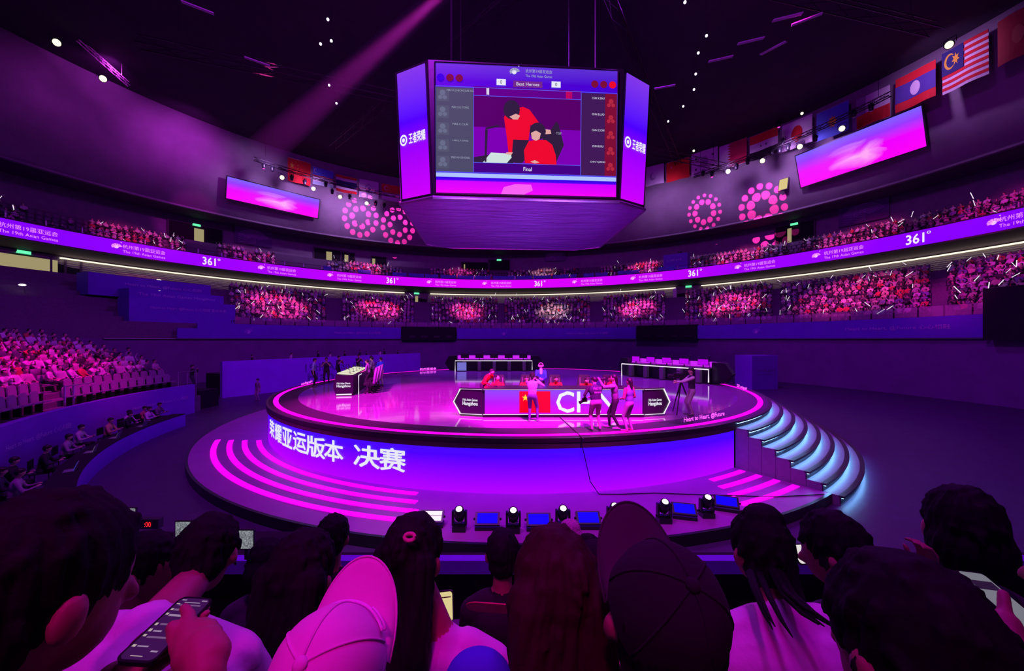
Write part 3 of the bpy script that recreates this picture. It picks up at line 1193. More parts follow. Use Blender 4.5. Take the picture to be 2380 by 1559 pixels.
# ---- curved stair on the side, each tread lit from under the nosing above
NS = 8
for k in range(NS):
    r0 = 13.23 + 0.395 * k
    z = ZS - 0.225 * k
    zt = z - 0.225
    if k < NS - 1:
        mb = MB()
        mb.arc(O2, r0 - 0.02, r0 + 0.395, 0.0, zt, AZR, D(14), 60)
        s_ = mb.build('step', m_step, st)
    mb = MB()
    mb.arc(O2, r0 - 0.06, r0 + 0.07, z - 0.055, z + 0.004, AZR, D(14), 60)
    mb.arc(O2, r0 - 0.03, r0 + 0.0, zt, z - 0.02, AZR, D(14), 60)
    mb.build('step_nosing', m_lip, st)
    mb = MB()
    mb.arc(O2, r0 + 0.005, r0 + 0.05, z - 0.070, z - 0.056, AZR + 0.002, D(-27 - 0.8 * k), 40)
    mb.build('step_light', e_cyan, st)
# small lit signs standing on the rim
for x, y, z0, wid, body in ((1660, 980, ZS, 2.2, 'Heart to Heart, @Future'), (1770, 904, ZS, 1.6, 'Hangzhou 2022'), (777, 893, ZS, 1.4, 'Hangzhou'), (1016, 862, ZS, 1.6, '杭州亚运会')):
    p = pz(x, y + (4 if y > 900 else 2), z0)
    a = math.atan2(p.y - S.y, p.x - S.x)
    q = pol(Vector((0, 0, 0)), 12.72, a, ZS + 0.16)
    ux = Vector((-math.sin(a), math.cos(a), 0))
    if ux.x < 0:
        ux = -ux
    letters('rim_sign', body, flat(q, ux, (0, 0, 1)), width=wid, height=0.20, parent=st, m=e_pink, bold=0.02)

# ================================================================== FOOTLIGHTS ON THE APRON
m_fix = mat('fixture black', (0.012, 0.012, 0.02), 0.35)
e_lens = emis('moving head lens', (1.0, 0.92, 1.0), 5.0, sample=False)
e_panel = emis('blue wash panel', (0.0, 0.0, 1.0), 1.3)
e_panelw = emis('pale pink wash panel', (1.0, 0.70, 0.92), 1.3)


def moving_head(loc, rz, label, group='moving head lamps along the stage apron', lens=e_lens, s=1.0):
    t = thing('moving_head_lamp', label, 'stage lamp', loc, rz, group)
    MB().box((0, 0, 0.06 * s), (0.30 * s, 0.26 * s, 0.12 * s)).build('base', m_fix, t)
    mb = MB()
    for sx in (-1, 1):
        mb.prism([(sx * 0.17 * s, -0.06 * s, 0.12 * s), (sx * 0.17 * s, 0.06 * s, 0.12 * s), (sx * 0.17 * s, 0.05 * s, 0.44 * s), (sx * 0.17 * s, -0.05 * s, 0.44 * s)], (sx * -0.05 * s, 0, 0))
    mb.box((0, 0, 0.14 * s), (0.34 * s, 0.10 * s, 0.05 * s))
    mb.build('yoke', m_fix, t)
    tilt = Matrix.Rotation(D(28), 3, 'X')
    mb = MB()
    mb.lathe([(0.05 * s, -0.17 * s), (0.11 * s, -0.12 * s), (0.125 * s, 0.05 * s), (0.10 * s, 0.17 * s)], (0, 0, 0.36 * s), 14, M=tilt)
    h = mb.build('head', m_fix, t, True)
    mb = MB()
    mb.ball(tilt @ Vector((0, 0, 0.16 * s)) + Vector((0, 0, 0.36 * s)), (0.075 * s, 0.075 * s, 0.05 * s), 0, 12, 6, M=tilt)
    mb.build('lens', lens, h)
    mb = MB()
    mb.tube([(-0.10 * s, -0.145 * s, 0.30 * s), (-0.06 * s, -0.16 * s, 0.25 * s), (0.06 * s, -0.16 * s, 0.25 * s), (0.10 * s, -0.145 * s, 0.30 * s)], 0.012 * s, 5)
    mb.build('carry_handle', m_dmetal, t)
    return t


ORD = ['first', 'second', 'third', 'fourth', 'fifth', 'sixth', 'seventh', 'eighth', 'ninth', 'tenth', 'eleventh', 'twelfth']
for i, (x, y) in enumerate(((1068, 1235), (1193, 1238), (1308, 1233), (1427, 1226), (1543, 1216), (1642, 1204))):
    p = pz(x, y - 4, ZA)
    moving_head(p, 0, 'black moving head lamp on the apron, %s from the pale pink panel' % ORD[i])
for i, (x, y) in enumerate(((1003, 1222), (1133, 1228), (1252, 1230), (1367, 1226), (1590, 1204), (1688, 1186))):
    p = pz(x, y, ZA)
    t = thing('floor_wash_light', 'flat wash light glowing pale pink at the end of the apron lamps' if i == 0 else 'flat wash light glowing deep blue, %s blue one along the apron' % ORD[i - 1],
              'stage lamp', p, 0.0 if i < 4 else D(-14 - 8 * (i - 4)), 'wash lights along the apron')
    MB().box((0, 0, 0.04), (0.56, 0.22, 0.08)).build('stand', m_fix, t)
    M = Matrix.Rotation(D(-52), 3, 'X')
    body = MB().box((0, 0, 0.22), (0.56, 0.06, 0.30), M=M).build('housing', m_fix, t)
    nv = M @ Vector((0, -0.036, 0))
    pan = MB()
    if i == 0:
        for dz in (-0.06, 0.06):
            pan.box(Vector((0, 0, 0.22)) + nv + M @ Vector((0, 0, dz)), (0.48, 0.012, 0.10), M=M)
    else:
        pan.box(Vector((0, 0, 0.22)) + nv, (0.46, 0.012, 0.23), M=M)
    pan.build('light_panel', e_panelw if i == 0 else e_panel, body)
    mb = MB()
    for sx in (-1, 1):
        mb.ball((sx * 0.30, 0, 0.22), 0.03, 0, 8, 5)
    mb.build('tilt_knobs', m_fix, t)
# thin cable trailing over the stage edge and along the apron
cp = [pz(1268, 905, ZS), pz(1290, 960, ZS), pz(1340, 1005, ZS), pz(1357, 1022, ZS)]
cp = [Vector((p.x, p.y, ZS + 0.015)) for p in cp]
a = math.atan2(cp[-1].y - S.y, cp[-1].x - S.x)
cp += [pol(S, 13.28, a, 1.7), pol(S, 13.24, a + 0.01, 1.2), pol(S, 13.26, a + 0.02, 0.6), pol(S, 13.4, a + 0.035, ZA + 0.02)]
for x, y in ((1440, 1150), (1520, 1147), (1600, 1150), (1700, 1153), (1800, 1156), (1915, 1150)):
    q = pz(x, y, ZA)
    cp.append(Vector((q.x, q.y, ZA + 0.02)))
mb = MB()
mb.tube(cp, 0.014, 6)
tag(mb.build('camera_cable', m_blackp), 'thin black cable hanging down the stage front and along the apron', 'cable')

# ================================================================== DESKS ON THE STAGE
e_edge = emis('white edge light', (0.92, 0.84, 0.95), 1.1)
m_deskb = mat('black desk shell', (0.018, 0.015, 0.025), 0.3, var=0.2)
desk_pic = led('desk front picture', [(0, (0.75, 0.0, 1.0)), (0.5, (0.40, 0.01, 1.0)), (1, (0.19, 0.06, 0.90))], gen=True)
e_flagr = emis('flag red', (0.95, 0.0, 0.01), 1.0)
e_flagy = emis('flag yellow', (1.0, 0.75, 0.02), 1.0)
m_screen_off = mat('dark monitor glass', (0.035, 0.035, 0.05), 0.15)
m_grey = mat('mid grey plastic', (0.22, 0.21, 0.24), 0.5)
e_topwhite = emis('lit white desk top', (0.95, 0.95, 0.68), 0.85)
e_mon = emis('magenta monitor picture', (0.55, 0.0, 0.95), 0.9)
HEX = [(-0.53, 0.0), (-0.30, 0.50), (0.30, 0.50), (0.53, 0.0)]


def hex_end(t, x0, x1, sgn, H=1.02):
    """angled end panel of a desk: chamfered outline, light edge and event lettering"""
    w_ = abs(x1 - x0)
    xo = x0 + sgn * w_
    back = 0.30
    pts = [(x0, 0, 0.06), (x0 + sgn * w_ * 0.76, back * 0.76, 0.06), (xo, back, H * 0.5), (x0 + sgn * w_ * 0.76, back * 0.76, H), (x0, 0, H)]
    mb = MB()
    mb.prism(pts if sgn > 0 else pts[::-1], (0, 0.12, 0))
    e = mb.build('end_panel', m_deskb, t)
    mb = MB()
    k = 0.93
    c = Vector((x0 + sgn * w_ * 0.45, 0.1, H * 0.5))
    line = [Vector(p) for p in (pts[0], pts[1], pts[2], pts[3], pts[4])]
    line = [c + (p - c) * k for p in line]
    mb.tube([p + Vector((0, -0.03, 0)) for p in line[1:4]], 0.026, 5)
    mb.tube([line[0] + Vector((0, -0.03, 0)), line[1] + Vector((0, -0.03, 0))], 0.012, 5)
    mb.tube([line[3] + Vector((0, -0.03, 0)), line[4] + Vector((0, -0.03, 0))], 0.008, 5)
    mb.build('edge_light', e_edge, e)
    q = Vector((x0 + sgn * w_ * 0.42, back * 0.42 - 0.02, H * 0.5))
    ux = Vector((1, sgn * back / w_, 0))
    letters('lettering', '19th Asian Games', flat(q + Vector((0, 0, 0.09)), ux, (0, 0, 1)), width=w_ * 0.5, height=0.09, parent=e, m=e_white, bold=0.02)
    letters('lettering', 'Hangzhou', flat(q + Vector((0, 0, -0.06)), ux, (0, 0, 1)), width=w_ * 0.5, height=0.17, parent=e, m=e_white, bold=0.03)


def monitor(parent, loc, rz, m_face, w_=0.55, h_=0.32, back=False):
    """desk monitor as a part: bezel, face, foot"""
    mb = MB()
    R = Matrix.Rotation(rz, 3, 'Z')
    L3 = Vector(loc)
    mb.box(L3 + Vector((0, 0, 0.34)), (w_, 0.04, h_), M=R)
    mb.box(L3 + Vector((0, 0, 0.12)), (0.05, 0.04, 0.24), M=R)
    mb.box(L3 + Vector((0, 0, 0.01)), (0.22, 0.16, 0.02), M=R)
    b = mb.build('monitor', m_blackp, parent)
    mb = MB()
    mb.box(L3 + R @ Vector((0, -0.024, 0.34)), (w_ * 0.93, 0.008, h_ * 0.88), M=R)
    mb.build('screen_face', m_face, b)
    return b


def desk_shell(t, W, H=1.02, depth=0.95):
    mb = MB()
    mb.box((0, depth / 2, H - 0.03), (W, depth, 0.06))
    mb.build('desk_top', m_deskb, t)
    mb = MB()
    mb.box((0, 0.07, H / 2), (W, 0.10, H - 0.02))
    mb.box((0, -0.0, H - 0.05), (W + 0.02, 0.08, 0.06))
    mb.box((0, -0.0, 0.05), (W + 0.02, 0.08, 0.05))
    mb.build('desk_body', m_deskb, t)
    for sx in (-1, 1):
        MB().box((sx * (W / 2 - 0.06), depth * 0.55, H / 2 - 0.03), (0.08, depth * 0.8, H - 0.06)).build('leg', m_deskb, t)


# front desk with the country letters
fd = thing('player_desk', 'long black player desk at the stage front with a CHN screen', 'desk', (1.83, 13.35, ZS))
desk_shell(fd, 5.72)
ds = MB().box((0, -0.03, 0.55), (5.6, 0.05, 0.84)).build('desk_screen', desk_pic, fd)
MB().box((-1.02, -0.06, 0.55), (1.10, 0.02, 0.76)).build('flag_panel', e_flagr, ds)
mb = MB()
c = Vector((-1.36, -0.073, 0.70))
pts = [c + Vector(((0.125 if i % 2 == 0 else 0.05) * math.sin(i * PI / 5), 0, (0.125 if i % 2 == 0 else 0.05) * math.cos(i * PI / 5))) for i in range(10)]
mb.add(pts, [tuple(range(10))])
for dx, dz in ((0.19, 0.10), (0.25, 0.03), (0.25, -0.06), (0.19, -0.13)):
    c2 = c + Vector((dx, 0, dz))
    mb.add([c2 + Vector(((0.035 if i % 2 == 0 else 0.014) * math.sin(i * PI / 5), 0, (0.035 if i % 2 == 0 else 0.014) * math.cos(i * PI / 5))) for i in range(10)], [tuple(range(10))])
mb.build('flag_stars', e_flagy, ds)
letters('lettering', 'CHN', flat((0.80, -0.062, 0.55), (1, 0, 0), (0, 0, 1)), width=2.1, height=0.74, parent=ds, m=e_white, bold=0.012)
mb = MB()
mb.tube([(-2.85, -0.05, 0.985), (2.85, -0.05, 0.985)], 0.006, 5)
mb.tube([(-2.85, -0.05, 0.105), (2.85, -0.05, 0.105)], 0.010, 5)
mb.build('edge_light', e_edge, fd)
hex_end(fd, -2.86, -4.0, -1)
hex_end(fd, 2.86, 3.95, 1)

# left desk, its hexagonal end towards the stalls, with a lit white top
ld = thing('player_desk', 'black desk with a lit white top and microphones, team standing behind it', 'desk', (-8.47, 21.03, ZS), D(103.2))
desk_shell(ld, 5.0, 1.02, 0.75)
mb = MB()
mb.box((0, 0.38, 1.06), (4.9, 0.74, 0.02), M=Matrix.Rotation(0.12, 3, 'X'))
tp = mb.build('lit_top', e_topwhite, ld)
mb = MB()
for k in range(5):
    mb.box((-1.9 + 0.95 * k, 0.38, 1.065), (0.04, 0.73, 0.02), M=Matrix.Rotation(0.12, 3, 'X'))
mb.build('top_seams', m_deskb, tp)
for k in range(5):
    x = -1.9 + 0.95 * k
    mb = MB()
    mb.tube([(x, 0.25, 1.05), (x, 0.25, 1.22), (x + 0.04, 0.40, 1.30)], 0.014, 5)
    mb.ball((x + 0.05, 0.42, 1.30), 0.045, 0, 8, 5)
    mb.box((x, 0.25, 1.06), (0.16, 0.12, 0.02))
    mb.build('microphone', m_blackp, ld)
hex_end(ld, 2.5, 3.2, 1)
# frame light at the near corner of that desk
mb = MB()
mb.tube([(-2.4, -0.25, 0.02), (-2.4, -0.25, 0.98), (-1.5, -0.25, 0.98)], 0.022, 5)
mb.build('edge_light', e_edge, ld)
# near end of the desk facing the stalls
q = Vector((-2.38, 0.47, 0.55))
mb = MB()
mb.prism([(-2.5, -0.02, 0.0), (-2.5, 0.76, 0.0), (-2.5, 0.90, 0.45), (-2.5, 0.76, 1.06), (-2.5, -0.02, 0.99)], (-0.08, 0, 0))
en = mb.build('end_panel', m_deskb, ld)
letters('lettering', '19th Asian Games', flat((-2.595, 0.42, 0.62), (0, -1, 0), (0, 0, 1)), width=0.62, height=0.09, parent=en, m=e_white, bold=0.03)
letters('lettering', 'Hangzhou', flat((-2.595, 0.42, 0.47), (0, -1, 0), (0, 0, 1)), width=0.62, height=0.16, parent=en, m=e_white, bold=0.03)
MB().box((-2.595, 0.40, 0.07), (0.02, 0.7, 0.06)).build('edge_light', e_edge, en)


def back_desk(label, loc, rz, W, n, mface):
    t = thing('player_desk', label, 'desk', loc, rz)
    desk_shell(t, W, 0.98)
    # open side towards the stalls: light frame, uprights, backlit shelf
    mb = MB()
    mb.tube([(-W / 2 - 0.1, -0.35, 0.0), (-W / 2 - 0.1, -0.35, 0.92), (W / 2 + 0.1, -0.35, 0.92), (W / 2 + 0.1, -0.35, 0.12)], 0.035, 6)
    mb.build('edge_light', e_edge, t)
    MB().box((0, 0.75, 1.18), (W, 0.05, 0.34)).build('backlight_band', emis('desk backlight', (0.62, 0.02, 0.95), 1.0), t)
    for k in range(n):
        x = -W / 2 + W * (k + 0.5) / n
        monitor(t, (x, 0.38, 0.98), 0, mface, 0.72, 0.40)
        MB().box((x + 0.05, -0.2, 0.45), (0.28, 0.3, 0.8)).build('computer_tower', m_grey, t)
        mb = MB()
        mb.tube([(x + 0.35, 0.5, 0.98), (x + 0.35, 0.5, 1.65)], 0.015, 5)
        mb.ball((x + 0.35, 0.46, 1.68), 0.07, 0, 8, 5)
        mb.build('microphone', m_blackp, t)
    for sx in (-1, 1):
        mb = MB()
        x = sx * W / 2
        mb.prism([(x, 0.2, 0), (x + sx * 0.7, 0.3, 0.05), (x + sx * 1.15, 0.4, 0.65), (x + sx * 0.75, 0.3, 1.32), (x, 0.2, 1.35)][::sx], (0, 0.4, 0))
        mb.build('end_panel', m_deskb, t)
    return t


bd = back_desk('desk with five dark monitors at the back of the stage, before the black curtain', (-1.62, 33.4, ZS), 0, 6.6, 5, m_screen_off)
MB().box((-2.8, -0.45, 0.42), (0.8, 0.1, 0.72)).build('pale_board', emis('pale blue screen', (0.22, 0.20, 0.75), 0.8), bd)
bd2 = back_desk('desk with glowing magenta monitors on the far side of the stage, behind the cameraman', (10.6, 26.2, ZS), D(-57), 6.6, 5, e_mon)

# ================================================================== FASCIAS, BANNERS, RAILS OF THE BOWL
FASC = thing('fascia_banner', 'long violet cloth fascia hung along the front of the far lower stand', 'banner')
for xa, xb in ((411, 458), (458, 932), (1062, 1478), (1622, 2288)):
    a1, a0 = az_at(xa, B, 35.8), az_at(xb, B, 35.8)
    mb = MB()
    mb.arc(B, 35.7, 35.85, 4.78, 5.85 if xa == 411 else 6.45, a0, a1, 40)
    mb.build('banner_panel', m_ban, FASC)
for x, body, wd in ((832, 'Heart to Heart, @Future 心心相融', 6.2), (1365, 'Heart to Heart, @Future 心心相融', 6.2), (2080, 'Heart to Heart, @Future 心心相融', 7.2)):
    a = az_at(x, B, 35.8)
    letters('lettering', body, lambda u, v, a=a: pol(B, 35.66, a - u / 35.66, 5.62 + v), width=wd, height=0.42, parent=FASC, m=m_print)
for x in (578, 1172, 1760):
    a = az_at(x, B, 35.8)
    fan_logo(lambda u, v, a=a: pol(B, 35.66, a - u / 35.66, 5.5 + v), 0.75, FASC, m_printd, m_print)
for i, (xa, xb) in enumerate(((934, 1060), (1480, 1620), (2290, 2440))):
    a1, a0 = az_at(xa, B, 35.5), az_at(xb, B, 35.5)
    mb = MB()
    mb.arc(B, 35.3, 36.05, 4.62, 6.6 if i < 2 else 8.2, a0, a1, 16)
    o = mb.build('dark_camera_bay', m_black)
    tag(o, ['black camera bay in the fascia left of the stage axis', 'black camera bay in the fascia under the warm lit crowd block',
            'tall black bay at the far end of the violet fascia'][i], 'bay')
    if i < 2:
        mb = MB()
        for k in range(4):
            a = a0 + (a1 - a0) * (k + 0.6) / 4.4
            c = pol(B, 35.28, a, 5.1)
            mb.box(c, (0.9, 0.1, 0.3), rz=a - PI / 2)
        mb.build('bay_slots', m_dmetal, o)


def glass_mat():
    m, N, L, P = new_mat('tinted guard glass')
    tc = N.new('ShaderNodeTexCoord')
    nz = N.new('ShaderNodeTexNoise')
    nz.inputs['Scale'].default_value = 2
    L.new(tc.outputs['Object'], nz.inputs[0])
    mr = N.new('ShaderNodeMapRange')
    mr.inputs[3].default_value, mr.inputs[4].default_value = 0.28, 0.45
    L.new(nz.outputs['Fac'], mr.inputs[0])
    P.inputs['Base Color'].default_value = (0.55, 0.42, 0.55, 1)
    P.inputs['Roughness'].default_value = 0.2
    L.new(mr.outputs[0], P.inputs['Alpha'])
    return m


m_glass = glass_mat()
rail = thing('glass_guard_rail', 'row of tinted glass guard panels along the far lower stand', 'guard rail')
gm = MB().box((0, 0, 0), (1.52, 0.04, 0.82)).mesh('glass_panel', m_glass)
a_from, a_to = az_at(2330, B, 36.2), az_at(545, B, 36.2)
na = int((a_to - a_from) * 36.2 / 1.6)
for k in range(na):
    a = a_from + (a_to - a_from) * (k + 0.5) / na
    o = put('glass_panel', gm, rail)
    o.location = pol(B, 36.3, a, 6.9)
    o.rotation_euler = (0, 0, a - PI / 2)
# upper balcony rail: slim posts
brail = thing('balcony_rail', 'slim steel posts and handrail along the upper balcony', 'guard rail')
mb = MB()
mb.arc(B, 45.35, 45.40, 16.22, 16.27, ra0, ra1, 160)
mb.build('handrail', m_dmetal, brail)
pm = MB().box((0, 0, 0), (0.10, 0.06, 0.72)).mesh('rail_post', m_steel)
for k in range(62):
    a = ra0 + (ra1 - ra0) * (k + 0.5) / 62
    o = put('rail_post', pm, brail)
    o.location = pol(B, 45.38, a, 15.95)
    o.rotation_euler = (0, 0, a - PI / 2)
# blue cloths hung over the balcony rail
m_bluecl = mat('pale blue cloth', (0.13, 0.25, 0.85), 0.7, var=0.35, scale=1.5)
xs = [(752, 770), (832, 862), (912, 945), (950, 985), (988, 1018), (1024, 1060), (1064, 1100), (1104, 1140), (1146, 1196), (1200, 1236), (1240, 1280), (1284, 1322), (1326, 1340), (1356, 1380), (1384, 1412), (1436, 1486), (1530, 1568)]
for i, (xa, xb) in enumerate(xs):
    a1, a0 = az_at(xa, B, 45.2), az_at(xb, B, 45.2)
    mb = MB()
    nn = 6
    vs, fs = [], []
    for j in range(nn + 1):
        a = a0 + (a1 - a0) * j / nn
        r = 45.22 + 0.05 * math.sin(j * 2.4 + i)
        sag = 0.08 * math.sin(PI * j / nn)
        vs += [pol(B, r, a, 15.68), pol(B, r, a, 16.35 - sag), pol(B, r + 0.05, a, 16.35 - sag), pol(B, r + 0.05, a, 15.68)]
    for j in range(nn):
        for k in range(4):
            k2 = (k + 1) % 4
            fs.append((4 * j + k, 4 * j + 4 + k, 4 * j + 4 + k2, 4 * j + k2))
    fs += [(0, 1, 2, 3), (4 * nn + 3, 4 * nn + 2, 4 * nn + 1, 4 * nn)]
    mb.add(vs, fs)
    tag(mb.build('rail_cloth', m_bluecl), 'blue cloth over the far balcony rail, %s of them counting from the mural side' % nth(i + 1), 'banner', 'blue cloths over the balcony rail')
# violet kiosk on the upper level
a = az_at(1574, B, 47)
k_ = thing('violet_box', 'violet printed box standing on the upper stand among the crowd', 'booth', pol(B, 46.8, a, 15.4), a - PI / 2)
MB().box((0, 0, 1.45), (3.6, 2.0, 2.9)).build('body', m_ban, k_)
letters('lettering', '心心相融 @未来', flat((-0.2, -1.03, 1.9), (1, 0, 0), (0, 0, 1)), width=2.3, height=0.35, parent=k_, m=m_print)
MB().box((0.4, 0.2, 3.15), (0.5, 0.6, 0.5)).build('camera_on_top', m_blackp, k_)
# white tables on the lower concourse
for i, (x, y, wd) in enumerate(((1410, 697, 1.9), (1470, 694, 4.0), (1780, 678, 2.4), (845, 600, 0))):
    if not wd:
        continue
    p = on_ring(x, y, B, 46.6)
    a = math.atan2(p.y - B.y, p.x - B.x)
    t = thing('trestle_table', ['short white table at the top of the lower stand, nearest the middle', 'long white table at the top of the lower stand behind one standing guest',
                                'white table at the top of the lower stand right of the dark doorway'][i], 'table', (p.x, p.y, p.z - 0.95), a - PI / 2)
    MB().box((0, 0, 0.93), (wd, 0.6, 0.08)).build('tabletop', m_white, t)
    for sx in (-1, 1):
        MB().box((sx * (wd / 2 - 0.08), 0, 0.45), (0.09, 0.5, 0.9)).build('leg', m_white, t)

# line-art murals on the walls
m_line = mat('pale mural line', (0.62, 0.42, 0.75), 0.6)
m_mural = mat('dark mural ground', (0.16, 0.07, 0.24), 0.8)
for i, (x, y, R, s) in enumerate(((590, 548, 52.6, 2.6), (1290, 592, 52.6, 2.2), (2005, 490, 52.6, 2.6), (905, 683, 47.3, 0.85), (1530, 682, 47.3, 0.85))):
    p = on_ring(x, y, B, R)
    a = math.atan2(p.y - B.y, p.x - B.x)
    t = thing('wall_mural', ['dark mural of wavy pale lines beside the leftmost upper exit', 'mural of pale fan lines under the hanging scoreboard',
                             'large mural of wavy lines under the big tilted screen', 'small mural beside the lower doorway with the lit gap', 'small mural left of the second lower doorway'][i],
              'mural', p, a - PI / 2)
    MB().box((0, 0.05, 0), (s * 1.9, 0.08, s * 1.15)).build('ground', m_mural, t)
    for k in range(9):
        r = s * (0.28 + 0.07 * k)
        pts = [(r * math.cos(th), -0.02, -0.30 * s + r * 0.75 * math.sin(th)) for th in [PI * (0.12 + 0.76 * j / 12) for j in range(13)]]
        pts = [q for q in pts if q[2] < s * 0.52]
        if len(pts) > 2:
            MB().tube(pts, 0.022 * s / 2, 4).build('mural_line', m_line, t)
    for k in range(5):
        z = -0.05 * s - 0.10 * s * k
        MB().tube([(-0.8 * s + 0.13 * s * j, -0.02, z + 0.035 * s * math.sin(j * 1.5 + k)) for j in range(8)], 0.018 * s / 2, 4).build('mural_line', m_line, t)

# media tribune left of the crowd blocks: three stepped violet fronts with desk lamps
tri = thing('media_tribune', 'stepped violet media tribune with small desk lamps left of the crowd blocks', 'tribune')
for (xa, xb, R, y0, y1, body) in ((300, 547, 36.6, 737, 700, 'Heart to Heart, @Future 心心相融 爱达未来'), (300, 520, 38.6, 702, 679, 'The 19th Asian Games Hangzhou'), (205, 490, 40.6, 682, 648, 'Heart to Heart, @Future 心心相融')):
    a1, a0 = az_at(xa, B, R), az_at(xb, B, R)
    pm_ = on_ring((xa + xb) / 2, y0, B, R)
    z0, z1 = pm_.z, on_ring((xa + xb) / 2, y1, B, R).z
    mb = MB()
    mb.arc(B, R, R + 1.9, z0 - 0.6, z1, a0, a1, 24)
    fr_ = mb.build('tribune_front', m_ban, tri)
    am = az_at(xb - 105, B, R)
    letters('lettering', body, lambda u, v, am=am, R=R, z=(z0 + z1) / 2: pol(B, R - 0.04, am - u / R, z + v), width=6.6, height=0.38, parent=fr_, m=m_print)
e_desklamp = emis('desk lamp glow', (1.0, 0.92, 0.75), 3.0, sample=False)
for i, (x, y) in enumerate(((369, 651), (385, 656), (411, 659), (435, 660), (370, 677), (430, 703), (455, 707), (474, 706), (52, 662))):
    R = 40.9 if y < 665 else (39.2 if y < 690 else 37.2)
    p = on_ring(x, y, B, R)
    t = thing('desk_lamp', 'small glowing desk lamp on the media tribune, %s of those in view' % ORD[i] if x > 100 else 'single glowing lamp on the dark concourse by the lit doorway', 'lamp', p, 0, 'desk lamps on the media tribune')
    MB().ball((0, 0, 0), (0.24, 0.2, 0.09), 0, 8, 5).build('shade', e_desklamp, t)
    MB().tube([(0, 0.1, -0.05), (0, 0.2, -0.7)], 0.02, 4).build('stem', m_dmetal, t)
# dark concourse floor below the lit doorway, and the stair beside it
mb = MB()
for (xa, xb, R, y0, y1) in ((-150, 150, 38.0, 760, 690), (150, 205, 40.0, 760, 712)):
    a1, a0 = az_at(xa, B, R), az_at(xb, B, R)
    z1 = on_ring((max(xa, 0) + xb) / 2, y1, B, R).z
    mb.arc(B, R, R + 9.6, 5.0, z1, a0, a1, 24)
struct('floor_concourse', mb, m_tier)

# ================================================================== FLAGS ON THE UPPER WALL
def cloth(c, name=None):
    key = 'flag ' + '%.2f %.2f %.2f' % c
    return mat(key, c, 0.75, var=0.12, scale=1.0)


RED, WHT, DKB, GLD, BLK, MRN, LBL, GRN = (0.75, 0.02, 0.03), (0.80, 0.76, 0.80), (0.03, 0.03, 0.16), (0.85, 0.55, 0.05), (0.03, 0.025, 0.03), (0.55, 0.01, 0.08), (0.12, 0.22, 0.75), (0.02, 0.25, 0.08)


def star(c, r, n=5, q=0.4):
    return [(c[0] + (r if i % 2 == 0 else r * q) * math.sin(i * PI / n) * 0.66, c[1] + (r if i % 2 == 0 else r * q) * math.cos(i * PI / n)) for i in range(2 * n)]


def disc(c, r, n=18, k=0.66):
    return [(c[0] + r * k * math.cos(2 * PI * i / n), c[1] + r * math.sin(2 * PI * i / n)) for i in range(n)]


def rect(u0, u1, v0, v1):
    return [(u0, v0), (u1, v0), (u1, v1), (u0, v1)]


def crescent(c, r):
    out = [(c[0] + r * 0.66 * math.cos(t), c[1] + r * math.sin(t)) for t in [PI * (0.25 + 1.5 * i / 12) for i in range(13)]]
    inn = [(c[0] + 0.10 * r + r * 0.5 * math.cos(t), c[1] + r * 0.78 * math.sin(t)) for t in [PI * (1.72 - 1.44 * i / 12) for i in range(13)]]
    return out + inn


def flag(desc, tl, tr, drop, base, shapes):
    """tl, tr: photo px of the top corners; drop: height in m; shapes: (polygon in 0..1, colour)"""
    R = 43.6
    p, q = on_ring(*tl, B, R), on_ring(*tr, B, R)
    zt = (p.z + q.z) / 2
    p.z = q.z = zt
    W = (q - p).length
    ux = (q - p).normalized()
    nrm = Vector((0, 0, 1)).cross(ux)
    if nrm.dot(Vector((B.x, B.y, 0)) - p) < 0:
        nrm = -nrm
    t = thing('flag', 'flag hanging on the upper wall: ' + desc, 'flag', p, math.atan2(ux.y, ux.x), 'national flags along the upper wall')

    def pl(u, v, off=0.0):
        wv = 0.10 * math.sin(u * 7 + tl[0]) * (1 - v * 0.6)
        return Vector((u * W, -wv - off, -(1 - v) * drop))
    mb = MB()
    nu, nv = 10, 5
    vs = [pl(i / nu, j / nv) for j in range(nv + 1) for i in range(nu + 1)]
    vs += [pl(i / nu, j / nv, -0.03) for j in range(nv + 1) for i in range(nu + 1)]
    k = (nu + 1) * (nv + 1)
    fs = []
    for j in range(nv):
        for i in range(nu):
            a = j * (nu + 1) + i
            fs += [(a, a + 1, a + nu + 2, a + nu + 1), (k + a + nu + 1, k + a + nu + 2, k + a + 1, k + a)]
    mb.add(vs, fs)
    mb.build('cloth', cloth(base), t)
    for n_, (pts, col) in enumerate(shapes):
        # cut long shapes into strips so they follow the waves
        mb = MB()
        us = [u for u, v in pts]
        if len(pts) == 4 and max(us) - min(us) > 0.25:
            m_ = 8
            u0, u1, v0, v1 = pts[0][0], pts[1][0], pts[0][1], pts[2][1]
            vs = []
            for i in range(m_ + 1):
                u = u0 + (u1 - u0) * i / m_
                vs += [pl(u, v0, 0.02 + 0.008 * n_), pl(u, v1, 0.02 + 0.008 * n_)]
            mb.add(vs, [(2 * i, 2 * i + 2, 2 * i + 3, 2 * i + 1) for i in range(m_)])
        else:
            mb.add([pl(u, v, 0.03 + 0.008 * n_) for u, v in pts], [tuple(range(len(pts)))])
        mb.build('stripe' if len(pts) == 4 else 'emblem', cloth(col), t)
    MB().tube([(0, 0.02, 0.03), (W, 0.02, 0.03)], 0.04, 5).build('top_pole', m_steel, t)
    return t


